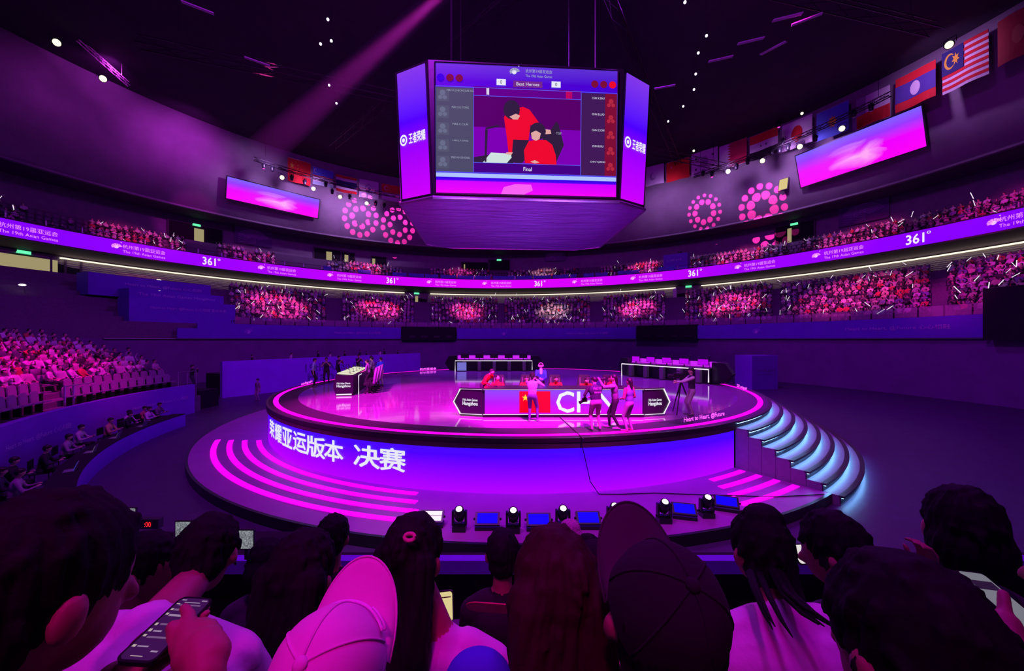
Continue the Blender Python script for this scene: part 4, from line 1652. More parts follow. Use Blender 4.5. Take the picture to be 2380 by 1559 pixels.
flag('red with yellow stars, the leftmost one', (669, 362), (722, 383), 3.4, RED, [(star((0.18, 0.70), 0.17), GLD)] + [(star(c, 0.05), GLD) for c in ((0.36, 0.88), (0.43, 0.76), (0.43, 0.62), (0.36, 0.50))])
flag('blue over white with a crescent', (727, 384), (775, 402), 2.6, WHT, [(rect(0, 1, 0.55, 1), LBL), (crescent((0.14, 0.8), 0.13), WHT), (rect(0, 1, 0.50, 0.55), RED), (rect(0, 1, 0, 0.2), (0.35, 0.5, 0.55))])
flag('red, white and broad dark blue stripes', (781, 401), (829, 418), 2.6, RED, [(rect(0, 1, 0.16, 0.84), WHT), (rect(0, 1, 0.32, 0.68), DKB)])
ring5 = [(disc((0.5 + 0.17 * math.sin(2 * PI * i / 5) * 0.66, 0.5 + 0.17 * math.cos(2 * PI * i / 5)), 0.14), (0.22, 0.12, 0.45)) for i in range(5)]
ring5 += [(disc((0.5 + 0.17 * math.sin(2 * PI * i / 5) * 0.66, 0.5 + 0.17 * math.cos(2 * PI * i / 5)), 0.11), WHT) for i in range(5)] + [(disc((0.5, 0.5), 0.10), (0.25, 0.15, 0.5))]
flag('white with a five-petal blossom outline', (835, 415), (880, 424), 2.9, WHT, ring5)
flag('red over white with a crescent, beside the scoreboard', (887, 425), (938, 436), 2.7, WHT, [(rect(0, 1, 0.5, 1), RED), (crescent((0.20, 0.76), 0.14), WHT)] + [(star((0.30 + 0.05 * math.cos(i * 1.26), 0.76 + 0.07 * math.sin(i * 1.26)), 0.025), WHT) for i in range(5)])
flag('pale with a grey emblem, just right of the scoreboard', (1492, 392), (1543, 380), 3.0, (0.62, 0.55, 0.66), [(disc((0.5, 0.45), 0.2), (0.3, 0.25, 0.4)), (disc((0.54, 0.5), 0.14), (0.62, 0.55, 0.66))])
flag('plain bright red with a small pale emblem', (1549, 378), (1602, 366), 3.0, (0.85, 0.02, 0.02), [(star((0.22, 0.72), 0.09), (0.9, 0.3, 0.3))])
flag('white with a grey round emblem', (1607, 358), (1668, 342), 3.3, WHT, [(disc((0.5, 0.5), 0.24), (0.45, 0.38, 0.5)), (rect(0.14, 0.22, 0.70, 0.78), BLK), (rect(0.78, 0.86, 0.70, 0.78), BLK), (rect(0.14, 0.22, 0.22, 0.30), BLK), (rect(0.78, 0.86, 0.22, 0.30), BLK)])
saw = [(1, 0), (1, 1), (0.30, 1)]
for i in range(9):
    saw += [(0.42, 1 - (i + 0.5) / 9), (0.30, 1 - (i + 1) / 9)]
flag('white with a deep red serrated field', (1672, 340), (1736, 322), 3.3, WHT, [(saw, MRN)])
flag('red, white and dark stripes', (1743, 318), (1808, 296), 3.3, WHT, [(rect(0, 1, 0.66, 1), RED), (rect(0, 1, 0, 0.33), BLK), (star((0.4, 0.5), 0.07), GRN), (star((0.6, 0.5), 0.07), GRN)])
flag('white with a red sun disc', (1818, 290), (1888, 268), 3.3, WHT, [(disc((0.5, 0.5), 0.30), RED)])
flag('light blue with a small golden sun', (1898, 262), (1973, 236), 3.3, LBL, [(disc((0.5, 0.5), 0.15), GLD)] + [(star((0.5, 0.5), 0.22, 9, 0.6), GLD)])
flag('white over red behind the truss lamps', (1990, 232), (2068, 198), 3.2, WHT, [(rect(0, 1, 0, 0.42), RED), (rect(0.0, 0.30, 0.42, 1.0), (0.35, 0.3, 0.42))])
flag('red and blue bands with a white disc', (2082, 186), (2175, 138), 3.4, RED, [(rect(0, 1, 0.25, 0.75), (0.10, 0.06, 0.35)), (disc((0.5, 0.5), 0.20), WHT)])
mal = [(rect(0, 1, i / 14, (i + 1) / 14), RED if i % 2 else WHT) for i in range(14)]
flag('striped with a dark canton, crescent and star', (2190, 126), (2297, 68), 3.8, WHT, [s_ for s_ in mal if s_[1] == RED] + [(rect(0, 0.5, 0.43, 1), DKB), (crescent((0.18, 0.72), 0.19), GLD), (star((0.32, 0.72), 0.15, 7, 0.5), GLD)])
flag('dull red one at the top corner', (2318, 52), (2420, -8), 3.8, (0.45, 0.06, 0.06), [(disc((0.5, 0.5), 0.2), (0.55, 0.2, 0.1))])

# ================================================================== TRUSSES, FLOOD LAMPS, ROOF FITTINGS
def truss(pts, label, s=0.42, mt=m_dmetal):
    t = thing('lighting_truss', label, 'truss')
    up = Vector((0, 0, 1))
    ch = [[], [], []]
    pts = [Vector(p) for p in pts]
    for i, p in enumerate(pts):
        d = (pts[min(i + 1, len(pts) - 1)] - pts[max(i - 1, 0)]).normalized()
        sd = d.cross(up).normalized()
        ch[0].append(p + sd * s / 2)
        ch[1].append(p - sd * s / 2)
        ch[2].append(p + up * s)
    for c_ in ch:
        MB().tube(c_, 0.05, 5).build('chord', mt, t)
    mb = MB()
    for i in range(len(pts) - 1):
        mb.tube([ch[0][i], ch[2][i + 1]], 0.025, 4)
        mb.tube([ch[2][i], ch[1][i + 1]], 0.025, 4)
        mb.tube([ch[1][i], ch[0][i + 1]], 0.025, 4)
    mb.build('lacing', mt, t)
    for i in (1, len(pts) - 2):
        MB().tube([pts[i] + up * s, Vector((pts[i].x, pts[i].y, 32.5))], 0.025, 4).build('hanger', mt, t)
    return t


def truss_px(a, b, R, label, n=12, mt=m_dmetal):
    p, q = on_ring(*a, B, R), on_ring(*b, B, R)
    a0, a1 = math.atan2(p.y - B.y, p.x - B.x), math.atan2(q.y - B.y, q.x - B.x)
    truss([pol(B, R, a0 + (a1 - a0) * i / n, p.z + (q.z - p.z) * i / n) for i in range(n + 1)], label, mt=mt)


m_litmetal = mat('pink lit aluminium', (0.75, 0.62, 0.70), 0.3, 0.6)  # pink light falling on the truss is put into its colour
truss_px((1612, 412), (2070, 222), 40.5, 'long black lighting truss in front of the flags above the big tilted screen', 22)
truss_px((590, 372), (945, 462), 40.5, 'black lighting truss under the left group of flags', 16)
truss_px((20, -60), (300, 200), 40.0, 'pink lit aluminium truss crossing the top corner above the left wall', 14, m_litmetal)
FLOODS = [(655, 412), (728, 438), (790, 457), (852, 472), (1693, 398), (1773, 373), (1860, 340), (1958, 298), (2208, 103), (130, 98), (238, 182), (1613, 350), (1865, 263)]
FN = ['flood lamp under the red star flag, leftmost of four', 'flood lamp under the blue and white flag, second of four', 'flood lamp above the pink light dots, third of four', 'flood lamp nearest the scoreboard, fourth of four',
      'flood lamp at the lower end of the long truss', 'flood lamp between two others above the pink ring of light', 'flood lamp beside the big tilted screen', 'flood lamp above the big tilted screen',
      'flood lamp beside the striped flag with the crescent', 'flood lamp on the bright truss, upper of two', 'flood lamp on the bright truss, lower of two', 'small flood lamp above the plain red flag', 'small flood lamp above the red disc flag']
for (x, y), lab in zip(FLOODS, FN):
    p = on_ring(x, y, B, 40.2)
    a = math.atan2(p.y - B.y, p.x - B.x)
    t = thing('flood_lamp', 'bright white ' + lab, 'lamp', p, a - PI / 2, 'flood lamps on the roof trusses')
    sm = 0.55 if 'small' in lab else 1.0
    M = Matrix.Rotation(D(-60), 3, 'X')
    mb = MB()
    mb.lathe([(0.16 * sm, 0.32), (0.30 * sm, 0.05), (0.33 * sm, -0.12)], (0, 0, 0), 12, M=M)
    mb.build('housing', m_fix, t)
    MB().ball(M @ Vector((0, 0, -0.12)), (0.29 * sm, 0.29 * sm, 0.10 * sm), 0, 12, 6, M=M).build('lens', e_lamp, t)
    MB().tube([(-0.4 * sm, 0, 0), (-0.4 * sm, 0, 0.5), (0.4 * sm, 0, 0.5), (0.4 * sm, 0, 0)], 0.03, 4).build('bracket', m_fix, t)
# hanging spotlights on the trusses
HANG = [(1634, 400), (1655, 402), (1712, 384), (1738, 372), (1793, 350), (1812, 345), (1832, 338), (1895, 318), (1985, 260), (2025, 245), (613, 382), (633, 389), (678, 410), (708, 420), (757, 425), (772, 442), (813, 455), (873, 470), (893, 475), (1810, 285), (1820, 325)]
e_mlens = emis('magenta spot lens', (1.0, 0.05, 0.55), 1.6, sample=False)
for i, (x, y) in enumerate(HANG):
    p = on_ring(x, y, B, 40.6)
    a = math.atan2(p.y - B.y, p.x - B.x)
    left = x < 1200
    n_ = [q for q in HANG if (q[0] < 1200) == left]
    n_ = sorted(n_).index((x, y))
    t = thing('hanging_spotlight', 'black spotlight hanging from the %s, %s from its outer end' % ('truss under the left flags' if left else 'long truss above the big screen', ORD[n_] if n_ < 12 else 'thirteenth'), 'spotlight', p, a - PI / 2, 'spotlights on the trusses')
    mb = MB()
    mb.lathe([(0.14, -0.55), (0.20, -0.45), (0.20, 0.05), (0.10, 0.25)], (0, 0, 0), 10)
    mb.build('barrel', m_fix, t, True)
    MB().tube([(-0.24, 0, -0.2), (-0.24, 0, 0.35), (0.24, 0, 0.35), (0.24, 0, -0.2)], 0.035, 4).build('yoke', m_fix, t)
    if i in (1, 10, 19):
        MB().ball((0, 0, -0.55), (0.15, 0.15, 0.06), 0, 10, 5).build('lens', e_mlens, t)
m_rp = mat('pale roof panel', (0.62, 0.50, 0.66), 0.7)
for i, (x, y, r) in enumerate(((460, 18, 0.6), (598, 143, 0.6), (1830, 40, -0.35), (1745, 95, -0.35), (1675, 137, -0.35), (1545, 202, -0.3), (1797, 112, -0.9), (1875, 45, -0.6))):
    z = 27.0
    p = px(x, y, (z - EYE) * F / (HZ - y))
    o = MB().box((0, 0, 0), (1.7, 0.5, 0.06)).build('roof_panel', m_rp)
    o.location = p
    o.rotation_euler = (0.35, 0, r)
    tag(o, 'small pale reflector panel hung under the black roof, %s of the eight' % ORD[i], 'panel', 'reflector panels under the roof')
for i, (x, y) in enumerate(((770, 95), (762, 45), (765, 198), (782, 240), (745, 102), (1592, 5), (1642, 83), (1623, 123), (1617, 172), (1613, 208), (1588, 247), (1553, 282))):
    p = px(x, y, (29.5 - EYE) * F / (HZ - y))
    t = thing('roof_lamp', 'tiny white roof lamp, %s of the scattered twelve' % ORD[i], 'lamp', p, 0, 'tiny roof lamps')
    MB().ball((0, 0, 0), 0.11, 0, 8, 5).build('bulb', e_dot, t)
    MB().tube([(0, 0, 0), (0, 0, 2.9)], 0.015, 4).build('cord', m_dmetal, t)
# roof beams
for i, (a, b) in enumerate((((-30, 30), (30, 52)), ((-30, 16), (34, 30)), ((-24, 50), (20, 10)), ((26, 58), (-6, 8)))):
    p, q = Vector((*a, 28.2 + 1.05 * i)), Vector((*b, 28.2 + 1.05 * i))
    truss([p + (q - p) * k / 24 for k in range(25)], 'black roof truss spanning the hall under the ceiling, %s of four' % ORD[i], 0.9)

# ================================================================== BANNER BLOCKS ON THE HALL FLOOR
def wall_block(name, p, q, H, th, label, texts, extra=None):
    p, q = Vector(p), Vector(q)
    ux = (q - p).normalized()
    t = thing(name, label, 'banner wall', p, math.atan2(ux.y, ux.x))
    W = (q - p).length
    b = MB().box((W / 2, th / 2, H / 2), (W, th, H)).build('panel', m_banB, t)
    for body, u, z, wd, hg, mt in texts:
        letters('lettering', body, flat((u, -0.02, z), (1, 0, 0), (0, 0, 1)), width=wd, height=hg, parent=b, m=mt, bold=0.01)
    return t, W


wall_block('banner_wall', (-22.9, 29.6, 0), (-12.0, 49.0, 0), 2.9, 0.4, 'long blue violet banner wall behind the far side of the stage',
           [('19th Asian Games', 11.0, 1.95, 8.5, 0.75, m_printd), ('Hangzhou', 10.5, 0.95, 7.0, 1.0, m_printd)])
tb, _ = wall_block('banner_box', (22.2, 34.6, 0), (25.0, 35.2, 0), 3.15, 2.0, 'square violet banner box on the floor right of the stage',
                   [('心心相融 @未来', 1.5, 1.75, 2.1, 0.28, m_print), ('Heart to Heart @Future', 1.5, 1.38, 2.0, 0.14, m_print)])
# near stand front: curved blue fascia and press table front, around the stage
nf = thing('near_fascia', 'curved blue fascia in front of the near pink lit stand', 'banner wall')
mb = MB()
mb.arc(S, 20.35, 20.6, 0, 1.8, D(180), D(238), 50)
mb.build('panel', m_banB, nf)
for a in (D(187.0), D(209)):
    letters('lettering', 'Heart to Heart, @Future 心心相融', lambda u, v, a=a: pol(S, 20.32, a - u / 20.32, 1.05 + v), width=3.9, height=0.26, parent=nf, m=m_print)
pt = thing('press_table', 'curved low press table with a blue front at the stage side', 'table')
mb = MB()
mb.arc(S, 18.15, 18.25, 0, 0.62, D(191.5), D(238), 40)
mb.build('table_front', m_banB, pt)
mb = MB()
mb.arc(S, 18.15, 18.75, 0.62, 0.66, D(191.5), D(238), 40)
mb.build('tabletop', m_black, pt)

# ================================================================== CROWD
def tint_mat(name, attr):
    """cloth whose colour comes from the object or from the figure's own tint"""
    m, N, L, P = new_mat(name)
    if attr:
        s_ = N.new('ShaderNodeAttribute')
        s_.attribute_name = 'tint'
        L.new(s_.outputs['Color'], P.inputs['Base Color'])
    else:
        s_ = N.new('ShaderNodeObjectInfo')
        L.new(s_.outputs['Color'], P.inputs['Base Color'])
    P.inputs['Roughness'].default_value = 0.8
    return m


m_shirt_o, m_shirt_a = tint_mat('spectator shirt', False), tint_mat('crowd shirt', True)
m_skin = mat('skin', (0.55, 0.36, 0.30), 0.55, var=0.08)
m_hair = mat('black hair', (0.018, 0.013, 0.016), 0.5, var=0.3, scale=60)
m_trou = mat('dark trousers', (0.04, 0.04, 0.06), 0.8)
m_shoe = mat('shoe', (0.10, 0.09, 0.10), 0.6)


def seated(v):
    """seated spectator facing +Y, hips at the origin height 0.45; v picks the gesture"""
    lean = (0.0, 0.12, -0.08, 0.2, 0.05, 0.0)[v]
    up = Vector((0, math.sin(lean), math.cos(lean)))
    pel = Vector((0, 0, 0.50))
    ch = pel + up * 0.34
    nk = pel + up * 0.50
    hd = nk + Vector((0.02 * (v - 2), 0.03, 0.15))
    P = [('e', pel, (0.17, 0.14, 0.13), None, 3), ('e', pel + up * 0.2, (0.16, 0.12, 0.2), (-lean, 0, 0), 0), ('e', ch, (0.20, 0.12, 0.18), (-lean, 0, 0), 0),
         ('c', nk - up * 0.06, 0.06, hd, 0.06, 1), ('e', hd, (0.085, 0.10, 0.12), None, 1), ('e', hd + Vector((0, -0.025, 0.03)), (0.098, 0.105, 0.115), None, 2)]
    for s in (-1, 1):
        hip = pel + Vector((s * 0.09, 0.02, 0))
        kn = Vector((s * 0.13, 0.44, 0.50))
        P += [('c', hip, 0.09, kn, 0.065, 3), ('c', kn, 0.06, Vector((s * 0.13, 0.42, 0.06)), 0.045, 3), ('c', Vector((s * 0.13, 0.42, 0.05)), 0.045, Vector((s * 0.14, 0.56, 0.045)), 0.04, 3)]
        sh = nk + Vector((s * 0.19, 0, -0.05))
        hand = {0: (s * 0.10, 0.36, 0.62), 1: (s * 0.06, 0.34, 0.98), 2: (s * 0.28, 0.10, 1.42) if s > 0 else (-0.12, 0.3, 0.65), 3: (s * 0.04, 0.38, 0.90), 4: (s * 0.32, 0.16, 1.35), 5: (s * 0.16, 0.3, 0.62)}[v]
        el, wr = ik(sh, hand, 0.28, 0.26, (s * 0.5, -0.3, -0.8))
        P += [('c', sh, 0.055, el, 0.045, 0), ('c', el, 0.042, wr, 0.032, 1 if v % 2 else 0), ('e', wr, (0.04, 0.05, 0.045), None, 1)]
    return P


HANDS = {1: (0.06, 0.34, 0.98), 2: (0.28, 0.10, 1.42), 4: (0.32, 0.16, 1.35), 3: (0.04, 0.38, 0.90), 0: (0.10, 0.36, 0.62), 5: (0.16, 0.3, 0.62)}
VAR_HI = [grow(seated(v), 0.045, [m_shirt_o, m_skin, m_hair, m_trou], 'spectator', 2, 0.30) for v in range(6)]
VAR_LO = [grow(seated(v), 0.075, [m_shirt_a, m_skin, m_hair, m_trou], 'crowd_figure', 1, 0.22) for v in range(6)]


def arrays(me):
    me.calc_loop_triangles()
    nv, nt = len(me.vertices), len(me.loop_triangles)
    v = np.empty(nv * 3, dtype=np.float32)
    me.vertices.foreach_get('co', v)
    t = np.empty(nt * 3, dtype=np.int32)
    me.loop_triangles.foreach_get('vertices', t)
    pi = np.empty(nt, dtype=np.int32)
    me.loop_triangles.foreach_get('polygon_index', pi)
    mi = np.empty(len(me.polygons), dtype=np.int32)
    me.polygons.foreach_get('material_index', mi)
    return v.reshape(-1, 3), t.reshape(-1, 3), mi[pi]


def mass(name, items, variants, mats, tint=True):
    """items: (variant, location, rz, colour) -> one mesh of many figures"""
    arr = [arrays(m) for m in variants]
    V, T, MI, C = [], [], [], []
    k = 0
    for v, loc, rz, col in items:
        a, t, mi = arr[v]
        c, s = math.cos(rz), math.sin(rz)
        R = np.array(((c, s, 0), (-s, c, 0), (0, 0, 1)), dtype=np.float32)
        V.append(a @ R + np.array(loc, dtype=np.float32))
        T.append(t + k)
        MI.append(mi)
        C.append(np.tile(np.array((*col, 1), dtype=np.float32), (len(a), 1)))
        k += len(a)
    V, T, MI, C = np.concatenate(V), np.concatenate(T), np.concatenate(MI), np.concatenate(C)
    me = bpy.data.meshes.new(name)
    me.vertices.add(len(V))
    me.vertices.foreach_set('co', V.ravel())
    me.loops.add(len(T) * 3)
    me.loops.foreach_set('vertex_index', T.ravel())
    me.polygons.add(len(T))
    me.polygons.foreach_set('loop_start', np.arange(0, len(T) * 3, 3, dtype=np.int32))
    for m in mats:
        me.materials.append(m)
    me.polygons.foreach_set('material_index', MI)
    me.update(calc_edges=True)
    if tint:
        at = me.color_attributes.new('tint', 'FLOAT_COLOR', 'POINT')
        at.data.foreach_set('color', C.ravel())
    me.polygons.foreach_set('use_smooth', [True] * len(T))
    return put(name, me)


PALETTE = [((0.72, 0.70, 0.72), 'white'), ((0.70, 0.66, 0.70), 'white'), ((0.50, 0.46, 0.50), 'pale grey'), ((0.05, 0.045, 0.055), 'black'), ((0.10, 0.10, 0.14), 'dark grey'), ((0.60, 0.42, 0.48), 'pink'),
           ((0.55, 0.06, 0.08), 'red'), ((0.20, 0.22, 0.42), 'blue'), ((0.62, 0.55, 0.42), 'beige'), ((0.03, 0.03, 0.04), 'black')]


def project(p):
    return CX + F * p[0] / p[1], HZ - F * (p[2] - EYE) / p[1]


people = []      # (depth, variant, loc, rz, palette, where, row, seat)


def fill(c, rows, sections, where, pitch=0.56, occ=0.93, jit=0.10):
    for (xa, xb, dens, nm) in sections:
        for k, (r, z) in enumerate(rows):
            a1, a0 = az_at(xa, c, r), az_at(xb, c, r)
            n_ = int((a1 - a0) * r / pitch)
            for j in range(n_):
                if random.random() > occ * dens:
                    continue
                a = a0 + (a1 - a0) * (j + 0.5) / n_
                loc = pol(c, r + random.uniform(-jit, jit), a, z)
                u, v = project(loc)
                if not (-20 < u < 2400):
                    continue
                people.append((loc.y, random.choice((0, 1, 2, 3, 4, 5, 0, 5, 3)), loc, a + PI / 2 + random.uniform(-0.3, 0.3), random.randrange(len(PALETTE)), nm, k + 1, j + 1))


fill(B, LOW_ROWS, [(532, 757, 1, 'block beside the media tribune'), (795, 962, 1, 'block left of the lit doorway'), (1002, 1157, 1, 'block right of the lit doorway'), (1172, 1372, 0.9, 'warm lit middle block'),
                   (1402, 1547, 1, 'block under the white tables'), (1592, 1795, 1, 'block past the second doorway')], 'far lower stand')
fill(B, LOW_ROWS[:10], [(1815, 2160, 0.95, 'block under the tilted screen'), (2205, 2440, 0.95, 'lower block at the far edge')], 'far lower stand')
fill(B, UP_ROWS[:5], [(-20, 65, 0.6, 'dark end of the balcony'), (110, 195, 0.35, 'thin balcony group'), (205, 432, 0.95, 'pink lit balcony group'), (505, 640, 0.6, 'balcony group under the mural'),
                       (760, 935, 0.95, 'balcony group beneath the light dots'), (1000, 1145, 0.9, 'balcony group left of the scoreboard axis'), (1180, 1345, 0.9, 'balcony group under the scoreboard'),
                       (1395, 1547, 1.0, 'balcony group left of the violet box'), (1602, 1832, 1.0, 'balcony right of the violet box'), (1862, 2105, 1.0, 'balcony under the wavy mural'), (2120, 2440, 0.9, 'balcony group at the far edge')], 'balcony')
# near stand around the stage, lit pink
NEAR_ROWS = [(21.3 + 0.85 * k, 1.62 + 0.24 * k) for k in range(11)]
mb = MB()
for k, (r, z) in enumerate(NEAR_ROWS):
    mb.arc(S, r - 0.45, r + 0.45, z - 0.6, z, D(178), D(240), 40)
mb.arc(S, 20.6, 30.2, 0.0, 1.0, D(178), D(240), 40)
struct('floor_near_stand', mb, m_tier)
for k, (r, z) in enumerate(NEAR_ROWS):
    n_ = int(D(60) * r / 0.56)
    for j in range(n_):
        a = D(179.0) + (j + 0.5) * 0.56 / r
        loc = pol(S, r, a, z)
        if loc.y < 4:
            continue
        u, v = project(loc + Vector((0, 0, 1)))
        lim = 405 - 12 * k - (90 if k < 2 else 0)
        if -30 < u < min(lim, 372 - 5 * k) and k >= 2 and random.random() < 0.82:
            people.append((loc.y - 100, random.choice((0, 1, 3, 5, 2, 0)), loc, a + PI / 2 + random.uniform(-0.35, 0.35), random.choice((0, 1, 2, 5, 0, 1, 3, 4, 6)), 'near pink lit stand', k + 1, j + 1))
people.sort(key=lambda q: q[0] if q[0] > 0 else q[0])
N_IND = 296
ROWW = ['front', 'second', 'third', 'fourth', 'fifth', 'sixth', 'seventh', 'eighth', 'ninth', 'tenth', 'eleventh', 'twelfth']
stick_from = []
for q in people[:N_IND]:
    dep, v, loc, rz, pal, nm, row, seat = q
    o = put('spectator', VAR_HI[v])
    o.location = loc
    o.rotation_euler = (0, 0, rz)
    col, cn = PALETTE[pal]
    o.color = (*col, 1)
    tag(o, 'spectator in %s top, %s row, %s seat, %s' % (cn, ROWW[row - 1], nth(seat), nm), 'person', 'spectators in the ' + nm)
stf = mass('seated_crowd', [(q[1], q[2], q[3], PALETTE[q[4]][0]) for q in people[N_IND:]], VAR_LO, [m_shirt_a, m_skin, m_hair, m_trou])
tag(stf, 'dense seated crowd filling the far lower stand and the balcony', 'crowd', kind='stuff')

# seats: pale shells; the empty front rows of the near stand one by one, the rest of the bowl as a mass
m_seat = mat('pale seat plastic', (0.34, 0.27, 0.38), 0.45)
m_seatd = mat('dark seat plastic', (0.20, 0.14, 0.24), 0.5)
sb = MB()
prof = [(-0.21, 0.42), (-0.22, 0.62), (-0.19, 0.80), (-0.10, 0.88), (0.10, 0.88), (0.19, 0.80), (0.22, 0.62), (0.21, 0.42)]
sb.prism([(x, -0.26 - 0.05 * (z - 0.42), z) for x, z in prof], (0, 0.05, 0))
seat_back = sb.mesh('seat_back', m_seat)
seat_pan = MB().prism([(-0.21, -0.24, 0.38), (0.21, -0.24, 0.38), (0.20, 0.18, 0.42), (-0.20, 0.18, 0.42)], (0, 0, 0.05)).mesh('seat_pan', m_seat)
seat_leg = MB().box((0, -0.1, 0.19), (0.08, 0.2, 0.38)).mesh('seat_leg', m_dmetal)
first = None
si = 0
for k in (0, 1):
    r, z = NEAR_ROWS[k]
    n_ = int(D(60) * r / 0.56)
    for j in range(n_):
        a = D(179.5) + (j + 0.5) * 0.56 / r
        loc = pol(S, r, a, z)
        u, v = project(loc + Vector((0, 0, 0.8))) if loc.y > 3 else (-999, 0)
        if not (-40 < u < 400) or 108 < u < 150:
            continue
        if k == 1 and u < 120:
            pass
        si += 1
        t = thing('stadium_seat', 'empty pale seat, %s row of the near stand, %s from its open end' % (ROWW[k], nth(j + 1)), 'seat', loc, a + PI / 2, 'empty seats of the near stand')
        put('seat_back', seat_back, t)
        put('seat_pan', seat_pan, t)
        put('seat_leg', seat_leg, t)
sm_ = MB()
sm_.box((0, -0.27, 0.62), (0.44, 0.06, 0.46))
sm_.box((0, -0.05, 0.40), (0.42, 0.40, 0.05))
smm = sm_.mesh('seat_mass', m_seatd)
items = []
for c, rows, secs in ((B, LOW_ROWS, ((532, 757), (795, 962), (1002, 1157), (1172, 1372), (1402, 1547), (1592, 1795), (1815, 2160), (2205, 2440))), (B, UP_ROWS[:5], ((-20, 432), (505, 640), (760, 935), (1000, 1547), (1602, 2440)))):
    for xa, xb in secs:
        for r, z in rows:
            a1, a0 = az_at(xa, c, r), az_at(xb, c, r)
            n_ = int((a1 - a0) * r / 0.56)
            for j in range(n_):
                a = a0 + (a1 - a0) * (j + 0.5) / n_
                items.append((0, pol(c, r + 0.05, a, z), a + PI / 2, (1, 1, 1)))
for r, z in NEAR_ROWS[2:]:
    n_ = int(D(60) * r / 0.56)
    for j in range(n_):
        a = D(179.0) + (j + 0.5) * 0.56 / r
        loc = pol(S, r, a, z)
        if loc.y > 4 and project(loc)[0] > -60:
            items.append((0, loc, a + PI / 2, (1, 1, 1)))
ss = mass('seat_rows', items, [smm], [m_seatd], False)
tag(ss, 'rows of dark plastic seats under the crowd of the bowl', 'seats', kind='stuff')

# glowing cheering sticks held up in the crowd
e_stick = emis('cheering stick', (0.95, 0.85, 1.0), 1.1, sample=False)
stm = MB().tube([(0, 0, -0.05), (0, 0, 0.55)], 0.026, 6).mesh('cheer_stick', e_stick)
cand = [q for q in people if q[0] > 0]
random.Random(3).shuffle(cand)
SEEN = {}
for q in cand[:270]:
    dep, v, loc, rz, pal, nm, row, seat = q
    hx, hy, hz = HANDS[v]
    p = loc + Matrix.Rotation(rz, 3, 'Z') @ Vector((hx, hy + 0.05, hz + 0.04))
    o = put('cheer_stick', stm)
    o.location = p
    o.rotation_euler = (random.uniform(-0.9, 0.9), random.uniform(-0.9, 0.9), random.uniform(0, 6))
    s_ = random.uniform(0.7, 1.15)
    o.scale = (s_, s_, s_)
    tag(o, 'cheering stick, %s row, %s seat, %s' % (ROWW[row - 1], nth(seat), nm), 'cheering stick', 'cheering sticks of the crowd')

# crowd lamps: one per block, hung at the roof
CL = [(645, 715, 41, PNK, 62000, 17), (880, 718, 41, PNK, 85000, 14), (1085, 718, 41, PNK, 80000, 13), (1285, 720, 41, (1.0, 0.55, 0.62), 42000, 12), (1480, 715, 41, PNK, 90000, 12),
      (1700, 708, 41, PNK, 70000, 15), (1985, 700, 41, PNK, 52000, 20), (2330, 680, 41, MAG, 36000, 24),
      (330, 555, 47.5, PNK, 40000, 16), (590, 590, 47.5, MAG, 16000, 14), (850, 612, 47.5, PNK, 60000, 11), (1070, 622, 47.5, PNK, 30000, 11), (1262, 622, 47.5, (1.0, 0.40, 0.55), 26000, 10),
      (1490, 608, 47.5, PNK, 52000, 11), (1710, 585, 47.5, PNK, 46000, 13), (1985, 545, 47.5, PNK, 34000, 16), (2330, 480, 47.5, MAG, 22000, 18)]
for x, y, R, c, p, ang in CL:
    t = on_ring(x, y, B, R)
    a = math.atan2(t.y - B.y, t.x - B.x)
    lamp('crowd_lamp', 'SPOT', pol(B, 20, a, 29.5), p * 0.95, c, t, ang * 1.1, 0.8, 0.3)
tgt = pz(190, 900, 2.2)
lamp('crowd_lamp', 'SPOT', (-10, 20, 29.0), 46000, (1.0, 0.0, 0.45), pol(S, 25.6, D(195), 3.0), 25, 0.9, 0.4)

# ================================================================== PEOPLE ON THE STAGE
def cl(name, c, rough=0.8):
    return mat(name, c, rough, var=0.10, scale=5)


c_red = cl('red team jersey', (0.80, 0.015, 0.01))
c_blue = cl('blue jacket', (0.02, 0.10, 0.75))
c_lav = cl('pale hoodie', (0.66, 0.50, 0.66))
c_navy = cl('dark press vest', (0.035, 0.03, 0.06))
c_grey = cl('grey press vest', (0.16, 0.14, 0.18))
c_teal = cl('pale blue vest', (0.16, 0.20, 0.36))
c_whitet = cl('white shirt', (0.66, 0.62, 0.66))
c_jean = cl('violet jeans', (0.12, 0.07, 0.20))
c_khaki = cl('pale trousers', (0.36, 0.28, 0.36))
c_tan = cl('light trousers', (0.55, 0.48, 0.52))
c_blk = cl('black clothing', (0.02, 0.018, 0.024))
c_short = cl('pink shorts', (0.42, 0.22, 0.34))
c_team = cl('mauve team shirt', (0.26, 0.20, 0.32))
m_shoew = cl('pale trainers', (0.60, 0.48, 0.56))


